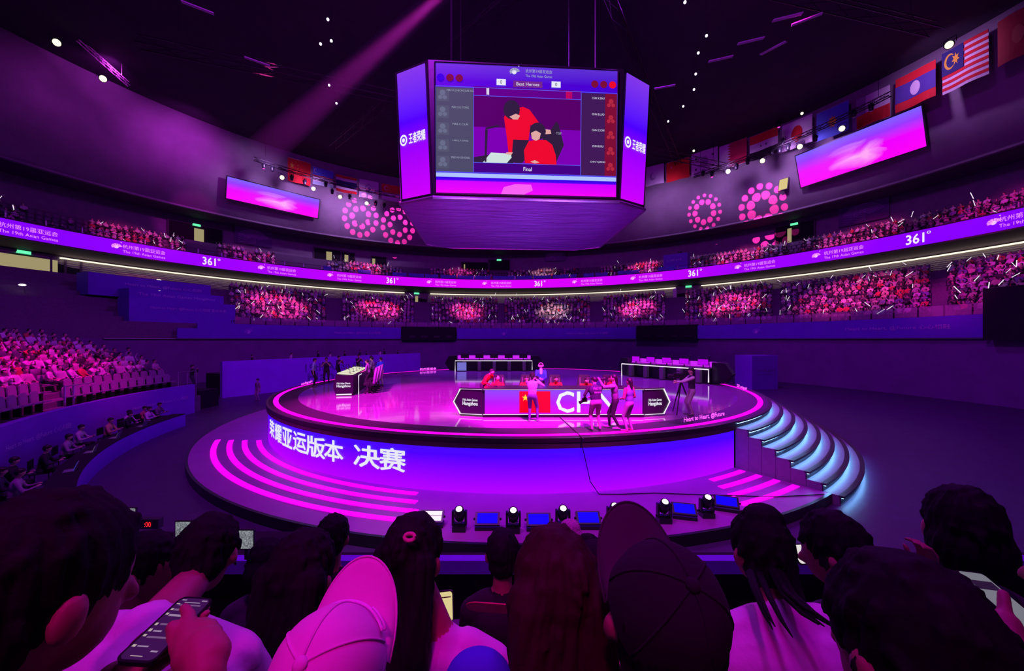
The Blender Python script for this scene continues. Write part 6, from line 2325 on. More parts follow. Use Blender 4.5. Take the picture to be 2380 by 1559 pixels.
def sitter(label, hpx, dep, yaw=0.0, nod=0.1, hair='short', top=f_black, hm=None, lean=0.12, vox=0.011, hands=None, elbow=None, skin=None, hs=1.0, tilt=0.0, sh=None, hairlen=0.3, width=1.0, sleeve=None, nohair=False, side=0.0):
    """seated audience member in front of the camera, seen from behind; hpx: photo px of the head centre, dep: distance"""
    hc = px(hpx[0], hpx[1], dep)
    R = Euler((-nod, tilt, yaw)).to_matrix()
    skin = skin or m_skinf
    lh = Vector((side, -math.sin(lean), -math.cos(lean))).normalized()
    nk = hc + R @ Vector((0, -0.02, -0.10)) + Vector((0, 0, -0.04))
    shc = nk + lh * 0.09
    if sh is not None:
        shc = shc + Vector(sh)
    t = thing('person', label, 'person', (hc.x, hc.y, hc.z - 1.25))
    base = Vector(t.location)
    L = lambda v: Vector(v) - base
    s = hs
    P = [('e', L(hc), (0.076 * s, 0.094 * s, 0.115 * s), tuple(R.to_euler()), 0), ('e', L(hc + R @ Vector((0, 0.035, -0.055)) * s), (0.055 * s, 0.06 * s, 0.065 * s), tuple(R.to_euler()), 0),
         ('c', L(hc + R @ Vector((0, 0.09, -0.01)) * s), 0.010 * s, L(hc + R @ Vector((0, 0.105, -0.035)) * s), 0.015 * s, 0),
         ('c', L(hc + R @ Vector((0, -0.01, -0.05)) * s), 0.050 * s, L(shc), 0.056, 0)]
    for q in (-1, 1):
        P.append(('e', L(hc + R @ Vector((q * 0.086, -0.004, -0.022)) * s), (0.012 * s, 0.020 * s, 0.032 * s), tuple(R.to_euler()), 0))
    # torso
    pel = shc + lh * 0.50 + Vector((0, 0, 0))
    W = width
    T = [('e', L(shc + lh * 0.10), (0.185 * W, 0.10, 0.13), (-lean, 0, 0), 1), ('e', L(shc + lh * 0.28), (0.165 * W, 0.10, 0.20), (-lean, 0, 0), 1), ('e', L(pel), (0.17 * W, 0.13, 0.13), None, 1),
         ('c', L(shc), 0.075, L(shc + lh * 0.06), 0.10, 1)]
    for i, q in enumerate((-1, 1)):
        so = shc + Vector((q * 0.165 * W, 0, -0.055))
        tg = Vector(hands[i]) if hands else so + Vector((-q * 0.08, 0.30, -0.36))
        el, wr = ik(so, tg, 0.29, 0.25, elbow[i] if elbow else (q * 0.7, -0.2, -0.8))
        T += [('c', L(shc + Vector((q * 0.08, 0, 0.0))), 0.060, L(so), 0.064, 1), ('c', L(so), 0.062, L(el), 0.046, 1), ('c', L(el), 0.042, L(wr), 0.030, 2)]
        if not hands:
            T += hand_prims(L(wr), (wr - el).normalized(), q, 2)
        kn = pel + Vector((q * 0.12, 0.42, 0.02))
        T += [('c', L(pel + Vector((q * 0.09, 0, -0.02))), 0.085, L(kn), 0.065, 3), ('c', L(kn), 0.058, L(kn + Vector((0, 0.03, -0.38))), 0.042, 3)]
    allp = [p_ for p_ in P] + T
    put('body', grow(allp, vox, [skin, top, sleeve or skin, m_trou], 'body', 2), t)
    if not nohair:
        hmm = hm or m_hairf
        E3 = tuple(R.to_euler())
        H = [('e', L(hc + R @ Vector((0, -0.016, 0.022)) * s), (0.089 * s, 0.103 * s, 0.112 * s), E3, 0)]
        if hair == 'short':
            H.append(('e', L(hc + R @ Vector((0, -0.045, -0.035)) * s), (0.076 * s, 0.062 * s, 0.075 * s), E3, 0))
        elif hair == 'bob':
            H.append(('e', L(hc + R @ Vector((0, -0.035, -0.05)) * s), (0.098 * s, 0.085 * s, 0.10 * s), E3, 0))
        elif hair == 'long':
            for u in (-0.055, 0, 0.055):
                H.append(('c', L(hc + R @ Vector((u, -0.055, 0.0)) * s), 0.055 * s, L(hc + R @ Vector((u * 1.25, -0.06, 0)) * s + Vector((0, -0.09 * hairlen / 0.3, -hairlen))), 0.035 * s, 0))
        elif hair == 'up':
            H.append(('e', L(hc + R @ Vector((0.01, -0.02, 0.105)) * s), (0.062 * s, 0.062 * s, 0.05 * s), E3, 0))
            H.append(('e', L(hc + R @ Vector((0, -0.04, -0.04)) * s), (0.085 * s, 0.07 * s, 0.08 * s), E3, 0))
            H.append(('c', L(hc + R @ Vector((0.05, -0.06, -0.05)) * s), 0.022, L(hc + Vector((0.13, -0.10, -0.34))), 0.014, 0))
        rr_ = random.Random(int(hpx[0] * 7 + hpx[1]))
        for k in range(46):          # loose locks that break the outline
            a, e = rr_.uniform(0, 2 * PI), rr_.uniform(-0.5, 1.3)
            dv = Vector((math.cos(a) * math.cos(e), math.sin(a) * math.cos(e), math.sin(e)))
            if dv.y > 0.5 and e < 0.3:
                continue
            q0 = hc + R @ (Vector((0.084 * dv.x, -0.016 + 0.098 * dv.y, 0.022 + 0.106 * dv.z)) * s)
            dn = (Vector((dv.x, dv.y, 0)) * 0.25 + Vector((rr_.uniform(-0.5, 0.5), rr_.uniform(-0.5, 0.5), -0.9))).normalized()
            H.append(('c', L(q0), 0.012 * s, L(q0 + R @ dn * rr_.uniform(0.012, 0.034) * s), 0.005 * s, 0))
        me = grow(H, max(vox * 0.6, 0.006), [hmm], 'hair', 2, strand=0.0022)
        put('hair', me, t)
    return t, hc, R


def hand_prims(w, d, q, mi, k=1.0, curl=0.35, side=None, n=None):
    """wrist point, direction, side sign -> palm, four bent fingers of different lengths and an angled thumb"""
    d = Vector(d).normalized()
    if side is None:
        side = d.cross(Vector((0, 0, 1)))
        side = side.normalized() if side.length > 0.1 else Vector((1, 0, 0))
    side = Vector(side).normalized()
    n = Vector(n).normalized() if n is not None else side.cross(d)
    w = Vector(w)
    P = []
    for u in (-0.024, -0.008, 0.008, 0.024):
        P.append(('c', w + side * u * 0.7 * k, 0.015 * k, w + d * 0.078 * k + side * u * k, 0.0125 * k, mi))
    for j, (u, l) in enumerate(((-0.029, 0.060), (-0.010, 0.073), (0.009, 0.078), (0.028, 0.066))):
        b = w + d * 0.085 * k + side * u * k
        d1 = (d * math.cos(curl) - n * math.sin(curl)).normalized()
        d2 = (d * math.cos(curl * 2.4) - n * math.sin(curl * 2.4)).normalized()
        m1 = b + d1 * l * 0.52 * k
        P += [('c', b, 0.0098 * k, m1, 0.0085 * k, mi), ('c', m1, 0.0085 * k, m1 + d2 * l * 0.50 * k, 0.0068 * k, mi)]
    tb = w + d * 0.022 * k + side * (0.030 * q) * k
    t1 = tb + (d * 0.7 + side * q * 0.8 - n * 0.25).normalized() * 0.038 * k
    P += [('c', tb, 0.015 * k, t1, 0.0105 * k, mi), ('c', t1, 0.0105 * k, t1 + (d * 0.95 + side * q * 0.25 - n * 0.2).normalized() * 0.032 * k, 0.0085 * k, mi)]
    return P


# row nearest the camera -------------------------------------------------
t, hc, R = sitter('man with short dark hair at the bottom corner, looking down at his phone', (108, 1362), 0.62, yaw=D(-20), nod=0.30, hair='short', top=f_dark, vox=0.008, hs=1.16, lean=0.0, sh=(-0.07, -0.10, 0.02), width=1.1,
                  hands=((-0.62, 0.74, 3.95), (-0.42, 0.80, 3.93)))
# phone and hands of that man
m_phone = mat('phone body', (0.012, 0.012, 0.016), 0.25)


def phone(label, c, ux, uy, w_, h_, rows, ground=(0.07, 0.01, 0.10), gs=0.5):
    """slab with a lit screen lying in the plane ux, uy"""
    c, ux, uy = Vector(c), Vector(ux).normalized(), Vector(uy).normalized()
    nrm = ux.cross(uy).normalized()
    uy = nrm.cross(ux)
    o = thing('mobile_phone', label, 'phone', c)
    M = Matrix((ux, uy, nrm)).transposed()

    def rr(a, b, r, z0, z1):
        pts = []
        for cx_, cy_, a0 in ((a - r, b - r, 0), (-a + r, b - r, 90), (-a + r, -b + r, 180), (a - r, -b + r, 270)):
            for k in range(5):
                th = D(a0 + 22.5 * k)
                pts.append(M @ Vector((cx_ + r * math.cos(th), cy_ + r * math.sin(th), z0)))
        return MB().prism(pts, nrm * (z1 - z0))
    rr(w_ / 2, h_ / 2, 0.012, -0.008, 0.0).build('phone_body', m_phone, o)
    sc_ = rr(w_ / 2 - 0.004, h_ / 2 - 0.004, 0.009, 0.0, 0.0006).build('screen', emis('phone ground %.2f %.2f' % (ground[0], gs), ground, gs), o)
    for (u0, u1, v0, v1, m_) in rows:
        q = [M @ Vector(((u - 0.5) * w_ * 0.9, (v - 0.5) * h_ * 0.92, 0.0012)) for u, v in ((u0, v0), (u1, v0), (u1, v1), (u0, v1))]
        MB().add(q, [(0, 1, 2, 3)]).build('screen_row', m_, sc_)
    return o, M, nrm


e_row = emis('chat row', (0.55, 0.36, 0.62), 0.55, sample=False)
e_ico = emis('chat picture', (0.80, 0.62, 0.62), 0.6, sample=False)
e_chat = emis('chat grey', (0.28, 0.14, 0.34), 0.6, sample=False)
rows = [(0.10, 0.25, 0.955, 0.975, e_row), (0.75, 0.92, 0.955, 0.975, e_row), (0.25, 0.75, 0.915, 0.93, e_row), (0.05, 0.15, 0.88, 0.90, e_ico), (0.15, 0.85, 0.86, 0.885, e_chat), (0.15, 0.75, 0.765, 0.80, e_chat), (0.05, 0.13, 0.77, 0.80, e_ico),
        (0.05, 0.13, 0.685, 0.72, e_ico), (0.17, 0.8, 0.665, 0.70, e_row), (0.05, 0.13, 0.50, 0.545, e_ico), (0.2, 0.5, 0.51, 0.54, e_chat), (0.05, 0.14, 0.40, 0.445, e_ico), (0.2, 0.45, 0.40, 0.425, e_row), (0.05, 0.14, 0.32, 0.355, e_ico), (0.2, 0.8, 0.30, 0.33, e_chat),
        (0.05, 0.15, 0.16, 0.195, e_ico), (0.2, 0.52, 0.165, 0.185, e_row), (0.7, 0.9, 0.10, 0.125, e_row), (0.28, 0.62, 0.03, 0.04, e_ico)]
PD = 0.66
pc = px(392, 1456, PD)
tlp, trp, blp, brp = px(405, 1378, PD + 0.075), px(463, 1380, PD + 0.075), px(318, 1535, PD - 0.055), px(405, 1543, PD - 0.055)
uxp, uyp = ((trp - tlp) + (brp - blp)), ((tlp - blp) + (trp - brp))
ph, PM, pn = phone('phone with a dark chat screen held by the man at the bottom corner', pc, uxp, uyp, 0.064, 0.126, rows, (0.055, 0.008, 0.10), 0.7)
# right hand: index on the screen
mh = [m_skinf]
wr = px(478, 1560, PD - 0.06)
kn = px(462, 1455, PD - 0.01)
H = [('c', wr + Vector((0.02, -0.03, -0.08)), 0.032, wr, 0.028, 0), ('c', wr, 0.028, wr + (kn - wr) * 0.45, 0.034, 0), ('c', wr + (kn - wr) * 0.35 + Vector((0.012, 0, 0)), 0.030, kn + Vector((0.012, 0, -0.012)), 0.020, 0),
     ('c', wr + (kn - wr) * 0.35 - Vector((0.018, 0, 0)), 0.028, kn - Vector((0.022, 0, 0.008)), 0.016, 0)]
tip = px(428, 1412, PD + 0.02)
mid = px(440, 1430, PD + 0.012)
H += [('c', kn - Vector((0.022, 0, 0.006)), 0.0125, mid, 0.0105, 0), ('c', mid, 0.0105, tip, 0.0085, 0)]
for j, (dx, dz) in enumerate(((0.0, 0.0), (0.014, -0.004), (0.024, -0.016))):
    b = kn + Vector((-0.004 + dx, 0.004, -0.004 + dz))
    m1 = b + Vector((-0.012, 0.026, -0.012))
    H += [('c', b, 0.0115, m1, 0.010, 0), ('c', m1, 0.010, m1 + Vector((-0.012, -0.012, -0.024)), 0.0085, 0)]
th0 = px(412, 1475, PD - 0.01)
H += [('c', wr + (kn - wr) * 0.3 - Vector((0.03, 0, 0)), 0.017, px(408, 1490, PD - 0.02), 0.0125, 0), ('c', px(408, 1490, PD - 0.02), 0.0125, px(400, 1455, PD - 0.01), 0.010, 0)]
base = Vector(t.location)
put('hand', grow([tuple(Vector(x) - base if isinstance(x, Vector) else x for x in p_) for p_ in H], 0.0045, mh, 'hand', 3), t)
# left hand under the phone
w2 = px(262, 1580, PD + 0.0)
H = [('c', w2 + Vector((-0.04, -0.05, -0.07)), 0.034, w2, 0.029, 0)] + hand_prims(w2, (pc - w2) + Vector((0, 0.02, -0.045)), 1, 0, 1.05, 0.15, side=Vector((-0.2, 0.8, 0.25)))
H += [('c', w2 + Vector((0.01, 0, 0.0)), 0.016, px(316, 1500, PD + 0.0), 0.011, 0), ('c', px(316, 1500, PD + 0.0), 0.011, px(336, 1478, PD + 0.01), 0.009, 0)]
put('hand', grow([tuple(Vector(x) - base if isinstance(x, Vector) else x for x in p_) for p_ in H], 0.0045, mh, 'hand', 3), t)


def cap(label, c, yaw, pitch, m_, roll=0.0, rope=None, s=1.0, mc=None):
    """baseball cap: crown in six panels with seams and button, curved brim, rope with clasp; front is local +Y"""
    o = thing('baseball_cap', label, 'cap', c)
    R = Euler((pitch, roll, yaw), 'XYZ').to_matrix()
    R = Matrix.Rotation(yaw, 3, 'Z') @ Matrix.Rotation(pitch, 3, 'X') @ Matrix.Rotation(roll, 3, 'Y')
    rx, ry, rz = 0.093 * s, 0.105 * s, 0.118 * s
    mb = MB()
    seg, rg = 48, 16
    vs, fs = [], []
    for i in range(rg + 1):
        tt = PI / 2 * i / rg
        for k in range(seg):
            a = 2 * PI * k / seg
            pan = 1 - 0.018 * math.sin(tt) * abs(math.cos(3 * a)) ** 8
            zz = rz * math.cos(tt) - (0.012 if i == rg else 0)
            vs.append(R @ Vector((rx * math.sin(tt) ** 0.85 * math.cos(a) * pan, ry * math.sin(tt) ** 0.85 * math.sin(a) * pan, zz)))
    for i in range(rg):
        for k in range(seg):
            k2 = (k + 1) % seg
            fs.append((i * seg + k, (i + 1) * seg + k, (i + 1) * seg + k2, i * seg + k2))
    mb.add(vs, fs)
    mb.build('crown', mc or m_, o, True)
    mb = MB()
    for k in range(6):
        a = PI / 6 + k * PI / 3
        mb.tube([R @ Vector((rx * 1.005 * math.sin(tt) ** 0.85 * math.cos(a), ry * 1.005 * math.sin(tt) ** 0.85 * math.sin(a), rz * 1.005 * math.cos(tt))) for tt in [PI / 2 * i / 10 for i in range(11)]], 0.0022 * s, 5)
    mb.build('seams', mc or m_, o, True)
    MB().ball(R @ Vector((0, 0, rz * 1.01)), (0.012 * s, 0.012 * s, 0.007 * s), 0, 12, 6, M=R).build('button', mc or m_, o, True)
    # brim
    nu, nr = 28, 8
    top, bot = [], []
    for i in range(nu + 1):
        a = D(90 - 74 + 148 * i / nu)
        for j in range(nr + 1):
            f = j / nr
            ext = 0.088 * s * math.sin(PI * i / nu) ** 0.55
            x = rx * 0.99 * math.cos(a) * (1 + 0.10 * f * math.sin(PI * i / nu))
            y = ry * 0.97 * math.sin(a) + ext * f
            z = -0.006 - 0.030 * s * (math.cos(a)) ** 2 * (0.4 + f) + 0.010 * f
            top.append(R @ Vector((x, y, z)))
            bot.append(R @ Vector((x, y, z - 0.004)))
    n_ = (nu + 1) * (nr + 1)
    fs = []
    for i in range(nu):
        for j in range(nr):
            p_ = i * (nr + 1) + j
            fs += [(p_, p_ + 1, p_ + nr + 2, p_ + nr + 1), (n_ + p_ + nr + 1, n_ + p_ + nr + 2, n_ + p_ + 1, n_ + p_)]
    for i in range(nu):
        p_ = i * (nr + 1) + nr
        fs.append((p_, n_ + p_, n_ + p_ + nr + 1, p_ + nr + 1))
    mb = MB()
    mb.add(top + bot, fs)
    br = mb.build('brim', m_, o, True)
    mb = MB()
    mb.tube([top[i * (nr + 1) + nr] for i in range(nu + 1)], 0.0024 * s, 5)
    mb.build('brim_edge', m_, br, True)
    if rope:
        mb = MB()
        mb.tube([R @ Vector((rx * 1.03 * math.cos(a), ry * 1.03 * math.sin(a), 0.012 * s)) for a in [D(38 + 104 * i / 20) for i in range(21)]], 0.0030 * s, 6)
        rp = mb.build('rope', rope, o, True)
        cc = R @ Vector((rx * 1.05 * math.cos(D(50)), ry * 1.05 * math.sin(D(50)), 0.013 * s))
        mb = MB()
        dx = R @ Vector((0.75, -0.62, 0))
        dy = R @ Vector((0.3, 0.4, 0.85))
        mb.tube([cc + dx * 0.024 * math.cos(a) + dy * 0.008 * math.sin(a) for a in [2 * PI * i / 14 for i in range(15)]], 0.0022 * s, 5, cap=False)
        mb.build('clasp', rope, rp, True)
    return o


# person in the pale cap
CC = px(795, 1478, 0.66)
CC = Vector((-0.318, 0.655, 4.012))


def capped(label, c, yaw, pitch, top, shirt_w=1.0):
    c = Vector(c)
    hp_ = c - Vector((0, 0, 0))
    R = Matrix.Rotation(yaw, 3, 'Z') @ Matrix.Rotation(pitch, 3, 'X')
    hc = c + R @ Vector((0, 0.0, -0.035))
    xx, yy = project(hc)
    return sitter(label, (xx, yy), hc.y, yaw=yaw, nod=-pitch, top=top, vox=0.010, hair='short', sh=(0, -0.02, 0), width=shirt_w, lean=-0.05)


capped('person in a black top under the pale cap, head tipped back', CC, D(-6), D(42), f_black)
cap('pale cotton cap, bright pink in the light, with rope and clasp', CC, D(-6), D(42), m_pinkcap, rope=mat('bright cap rope', (0.9, 0.75, 0.95), 0.5), s=1.0)
DC = Vector((0.268, 0.66, 4.125))
t_, hcd, Rd = capped('person in black under the big dark cap, seen from behind', DC, D(10), D(40), f_black, 1.15)
cap('big dark cap with a long brim in front of the floor lamps', DC, D(10), D(40), m_darkcap, s=1.02, mc=mat('black cap cloth', (0.012, 0.005, 0.016), 0.95))
# dark hood and hair falling behind the dark cap
H = [('c', Vector((0.25, 0.53, 3.95)), 0.085, Vector((0.23, 0.47, 3.55)), 0.13, 0), ('c', Vector((0.33, 0.54, 3.95)), 0.065, Vector((0.34, 0.49, 3.55)), 0.11, 0)]
b0 = Vector(t_.location)
put('long_hair', grow([tuple(Vector(x) - b0 if isinstance(x, Vector) else x for x in p_) for p_ in H], 0.010, [m_hairf], 'long_hair', 2), t_)
# big dark head at the bottom edge, and its neighbour with a hand at the ear
t_, h_, _ = sitter('person with a mass of dark hair filling the bottom edge', (2105, 1500), 0.56, yaw=D(10), nod=0.25, hair='bob', top=f_dark, vox=0.009, hs=1.02, width=1.0)
t_, h_, R_ = sitter('dark haired person touching an ear, behind the mass of dark hair', (2238, 1225), 1.25, yaw=D(-30), nod=0.15, hair='bob', top=f_dark, vox=0.010, hs=1.05)
b0 = Vector(t_.location)
wv = px(2160, 1335, 1.12)
H = [('c', wv + Vector((0.06, -0.06, -0.16)), 0.030, wv, 0.026, 0)] + hand_prims(wv, px(2152, 1262, 1.12) - wv, 1, 0, 0.8, 0.5)
put('hand', grow([tuple(Vector(x) - b0 if isinstance(x, Vector) else x for x in p_) for p_ in H], 0.006, mh, 'hand', 2), t_)
# second row -------------------------------------------------------------
sitter('person in a white tee leaning forward between dark heads', (482, 1285), 1.12, yaw=D(18), nod=0.55, hair='short', top=f_white, lean=0.75, side=0.42, vox=0.010, sh=(0.0, -0.13, 0.12), width=1.25, hs=0.84, sleeve=f_white)
sitter('man in profile behind the corner head, face turned aside', (345, 1312), 1.45, yaw=D(-80), nod=0.2, hair='short', top=f_black, vox=0.011, hs=0.95)
sitter('person with shoulder length black hair left of the pale cap', (705, 1335), 1.20, yaw=D(-10), nod=0.25, hair='long', top=f_black, vox=0.010, hs=1.05, hairlen=0.18)
t3, h3, R3 = sitter('long haired woman in a pale blouse with a pink hair tie', (965, 1285), 1.28, yaw=D(-24), nod=0.05, hair='long', top=f_pale, vox=0.010, hs=1.05, hairlen=0.52, sh=(0.09, 0.0, -0.06), lean=0.35, side=0.30, sleeve=f_pale)
b0 = Vector(t3.location)
mb = MB()
cc = px(952, 1248, 1.16) - b0
mb.tube([cc + Vector((0.016 * math.cos(a), 0.006 * math.sin(a), 0.008 * math.sin(a))) for a in [2 * PI * i / 12 for i in range(13)]], 0.006, 6, cap=False)
mb.build('hair_tie', mat('pink hair tie', (0.75, 0.15, 0.35), 0.8, bump=0.3), t3, True)
e_ph = emis('bright phone page', (0.95, 0.80, 0.36), 0.75)
phone('phone with a bright yellow page beside the long haired woman', px(1033, 1410, 1.35), (1, 0.1, 0.05), (0, 0.35, 1), 0.065, 0.10, [(0.1, 0.9, 0.8, 0.84, mat('page print', (0.3, 0.25, 0.1), 0.8))], (0.95, 0.80, 0.36), 0.75)
sitter('brown haired person in a deep red top near the middle', (1290, 1375), 0.88, yaw=D(8), nod=0.25, hair='long', top=f_red, hm=m_hairr, vox=0.010, hs=1.12, hairlen=0.20, width=1.05)
t_, h_, _ = sitter('woman in a white shirt with her hair pinned up', (1765, 1275), 1.22, yaw=D(6), nod=0.15, hair='up', top=f_white, vox=0.010, hs=0.94, hairlen=0.13, width=1.25, lean=0.55, side=-0.22, sh=(0.02, -0.05, 0.06), sleeve=f_white)
b0 = Vector(t_.location)
for k, pts in enumerate((((1795, 1320, 1.13), (1830, 1385, 1.02), (1872, 1425, 0.96), (1912, 1452, 0.92)), ((1755, 1330, 1.10), (1775, 1380, 1.03), (1800, 1430, 0.97), (1822, 1465, 0.93)))):
    for j in range(7 if k == 0 else 3):
        sx_, sy_ = random.uniform(-14, 14), random.uniform(-10, 10)
        mb = MB()
        mb.tube([px(q_[0] + sx_ * (1 + 0.3 * n_), q_[1] + sy_ * (0.4 + 0.5 * n_), q_[2]) - b0 for n_, q_ in enumerate(pts)], 0.01, 6, radii=[0.010, 0.009, 0.006, 0.0015])
        mb.build('hair_strand', m_hairf, t_, True)
sitter('dark haired person right of the white shirt, holding a phone', (1935, 1275), 1.35, yaw=D(48), nod=0.30, hair='short', top=f_dark, vox=0.011)
phone('small bright phone in front of the white shirt', px(1865, 1287, 1.5), (1, 0.1, 0), (-0.35, 0.6, 0.6), 0.07, 0.075, [], (0.85, 0.80, 0.78), 0.9)
# third row --------------------------------------------------------------
sitter('round dark head in front of the apron edge', (776, 1245), 2.25, hair='short', top=f_black, vox=0.014, nod=0.1)
sitter('person in a black tee with a pale collar in the third row', (1168, 1285), 2.05, hair='short', top=f_black, vox=0.013, nod=0.15)
sitter('dark haired person left of the round dark head', (618, 1305), 2.2, hair='bob', top=f_dark, vox=0.014, nod=0.5, yaw=D(20))
sitter('person by the glowing timer in the third row', (235, 1290), 2.0, hair='bob', top=f_dark, vox=0.014, nod=0.4, yaw=D(-20))
t_, h_, _ = sitter('small figure in a knitted pink pompom hat', (1325, 1262), 2.7, hair='short', top=f_red, vox=0.015, nod=0.1, hs=0.9)
kn_ = mat('pink knit', (0.72, 0.35, 0.55), 0.9, var=0.3, scale=60, bump=0.6, bscale=120)
ht = thing('knitted_hat', 'pink knitted hat on the small figure before the floor lamps', 'hat', h_)
put('hat_body', grow([('e', (0, -0.01, 0.035), (0.098, 0.108, 0.105), None, 0), ('e', (0, 0, 0.11), (0.075, 0.075, 0.06), None, 0)], 0.010, [kn_], 'hat_body', 2), ht)
sitter('dark head beside the pink knitted hat', (1368, 1285), 2.6, hair='short', top=f_dark, vox=0.015, nod=0.1)
sitter('person in pink sequins behind the brown hair', (1385, 1330), 1.6, hair='short', top=mat('pink sequins', (0.65, 0.2, 0.45), 0.3, 0.3, var=0.5, scale=90, bump=0.5), vox=0.012, nod=0.2)
# printed fan with a running track pattern on a lap
fn = thing('printed_fan', 'red printed fan with a running track and court lines', 'fan', px(1160, 1415, 1.55))
M = Euler((D(-52), 0, D(-6))).to_matrix()
ot = [Vector((x, y, 0)) for x, y in [(-0.085 - 0.05 * math.cos(D(a)) * 1.0, 0.05 * math.sin(D(a))) for a in range(-90, 91, 15)][::-1]] + [Vector((0.10, 0.05, 0)), Vector((0.10, -0.05, 0))]
ot = [Vector((-0.085 - 0.055 * math.cos(D(a)), 0.055 * math.sin(D(a)), 0)) for a in range(90, -91, -15)] + [Vector((0.11, -0.055, 0)), Vector((0.11, 0.055, 0))]
fbm = MB().prism([M @ p_ for p_ in ot][::-1], M @ Vector((0, 0, 0.004))).build('fan_leaf', mat('red print', (0.55, 0.02, 0.08), 0.6), fn)
MB().prism([M @ Vector(p_) for p_ in ((-0.08, -0.036, 0.004), (0.11, -0.036, 0.004), (0.11, 0.036, 0.004), (-0.08, 0.036, 0.004))], M @ Vector((0, 0, 0.001))).build('court_field', mat('violet print', (0.22, 0.06, 0.35), 0.6), fbm)
m_pl = mat('pale print line', (0.55, 0.35, 0.6), 0.6)
for k, r in enumerate((0.051, 0.046, 0.041)):
    MB().tube([M @ Vector((0.11, r, 0.005))] + [M @ Vector((-0.085 - r * math.cos(D(a)), r * math.sin(D(a)), 0.005)) for a in range(90, -91, -15)] + [M @ Vector((0.11, -r, 0.005))], 0.0006, 4).build('track_line', m_pl, fbm)
MB().tube([M @ Vector((0.012 + 0.014 * math.cos(2 * PI * i / 14), 0.014 * math.sin(2 * PI * i / 14), 0.006)) for i in range(15)], 0.0006, 4).build('court_line', m_pl, fbm)
MB().tube([M @ Vector((0.012, -0.036, 0.006)), M @ Vector((0.012, 0.036, 0.006))], 0.0006, 4).build('court_line', m_pl, fbm)
for sx in (-0.08, 0.11):
    MB().tube([M @ Vector((sx + (1 if sx < 0 else -1) * 0.028 * math.sin(PI * i / 8), 0.022 * math.cos(PI * i / 8), 0.006)) for i in range(9)], 0.0006, 4).build('court_line', m_pl, fbm)
# hand with a phone at the far edge, blue sleeve
t_, h_, _ = sitter('person in a blue sleeve holding up a phone at the frame edge', (2560, 1350), 0.80, yaw=D(20), hair='short', top=f_blue, vox=0.010)
b0 = Vector(t_.location)
phone('phone with a grey page held at the frame edge', px(2335, 1400, 0.86), px(2380, 1345, 0.9) - px(2300, 1335, 0.9), px(2290, 1330, 0.93) - px(2360, 1460, 0.80), 0.074, 0.155,
      [(0.08, 0.92, 0.70, 0.86, emis('dark page block', (0.05, 0.02, 0.08), 0.4, sample=False))], (0.28, 0.28, 0.34), 0.62)
wv = px(2345, 1490, 0.80)
H = [('c', px(2385, 1575, 0.74), 0.036, wv, 0.028, 0), ('c', wv, 0.028, px(2338, 1448, 0.82), 0.026, 0), ('c', px(2338, 1448, 0.82), 0.014, px(2332, 1380, 0.85), 0.0105, 0),
     ('c', px(2330, 1455, 0.83), 0.013, px(2305, 1410, 0.87), 0.0095, 0), ('c', px(2305, 1410, 0.87), 0.0095, px(2275, 1375, 0.90), 0.008, 0),
     ('c', px(2350, 1450, 0.84), 0.013, px(2352, 1420, 0.89), 0.010, 0), ('c', px(2362, 1455, 0.84), 0.012, px(2368, 1425, 0.89), 0.009, 0), ('c', px(2372, 1462, 0.84), 0.011, px(2382, 1436, 0.88), 0.008, 0)]
put('hand', grow([tuple(Vector(x) - b0 if isinstance(x, Vector) else x for x in p_) for p_ in H], 0.005, mh, 'hand', 3), t_)
SL = [('c', px(2395, 1590, 0.72), 0.055, px(2372, 1545, 0.77), 0.042, 0), ('c', px(2395, 1590, 0.72), 0.055, px(2440, 1640, 0.70), 0.065, 0)]
put('sleeve', grow([tuple(Vector(x) - b0 if isinstance(x, Vector) else x for x in p_) for p_ in SL], 0.007, [f_blue], 'sleeve', 2), t_)
# blue tops peeping in at the bottom
for i, (x, y, d_, r) in enumerate(((1112, 1590, 0.75, 0.055), (1320, 1545, 0.80, 0.030))):
    me = grow([('e', (0, 0, 0), (r * 1.3, r, r * 1.2), None, 0), ('c', (0, 0, 0), r, (0.02, -0.05, -0.25), r * 1.6, 0)], 0.008, [f_blue], 'jacket_shoulder', 2)
    o = put('folded_jacket', me)
    o.location = px(x, y, d_)
    tag(o, ['blue jacket bundled at the bottom edge below the pale blouse', 'bright blue jacket bundled at the bottom edge below the brown hair'][i], 'jacket')
# timer and screens on the production table below
pt2 = thing('production_table', 'low production table with screens below the foreground audience', 'table', (-3.0, 3.55, 0))
pz_t = px(350, 1240, 3.9)
MB().box((-0.6, 0.75, 2.25), (2.8, 0.5, 0.05)).build('tabletop', m_black, pt2)
MB().box((-0.6, 0.95, 1.1), (2.8, 0.06, 2.2)).build('table_front', m_black, pt2)
tm = thing('digital_timer', 'digital timer with red glowing digits', 'timer', px(350, 1215, 4.0))
MB().box((0, 0, 0), (0.22, 0.06, 0.10)).build('case', m_blackp, tm)
letters('digits', ':00', flat((0.0, -0.034, 0), (1, 0, 0), (0, 0, 1)), width=0.07, height=0.055, parent=tm, m=emis('red digits', (1.0, 0.02, 0.03), 1.6))


def noisy_screen():
    m, N, L, P = new_mat('busy lit spreadsheet')
    tc = N.new('ShaderNodeTexCoord')
    nz = N.new('ShaderNodeTexVoronoi')
    nz.inputs['Scale'].default_value = 90
    L.new(tc.outputs['Object'], nz.inputs[0])
    cr = N.new('ShaderNodeValToRGB')
    cr.color_ramp.elements[0].color = (0.06, 0.06, 0.09, 1)
    cr.color_ramp.elements[1].color = (0.45, 0.50, 0.52, 1)
    L.new(nz.outputs['Color'], cr.inputs[0])
    L.new(cr.outputs[0], P.inputs['Emission Color'])
    P.inputs['Emission Strength'].default_value = 0.7
    P.inputs['Base Color'].default_value = (0.01, 0.01, 0.01, 1)
    return m


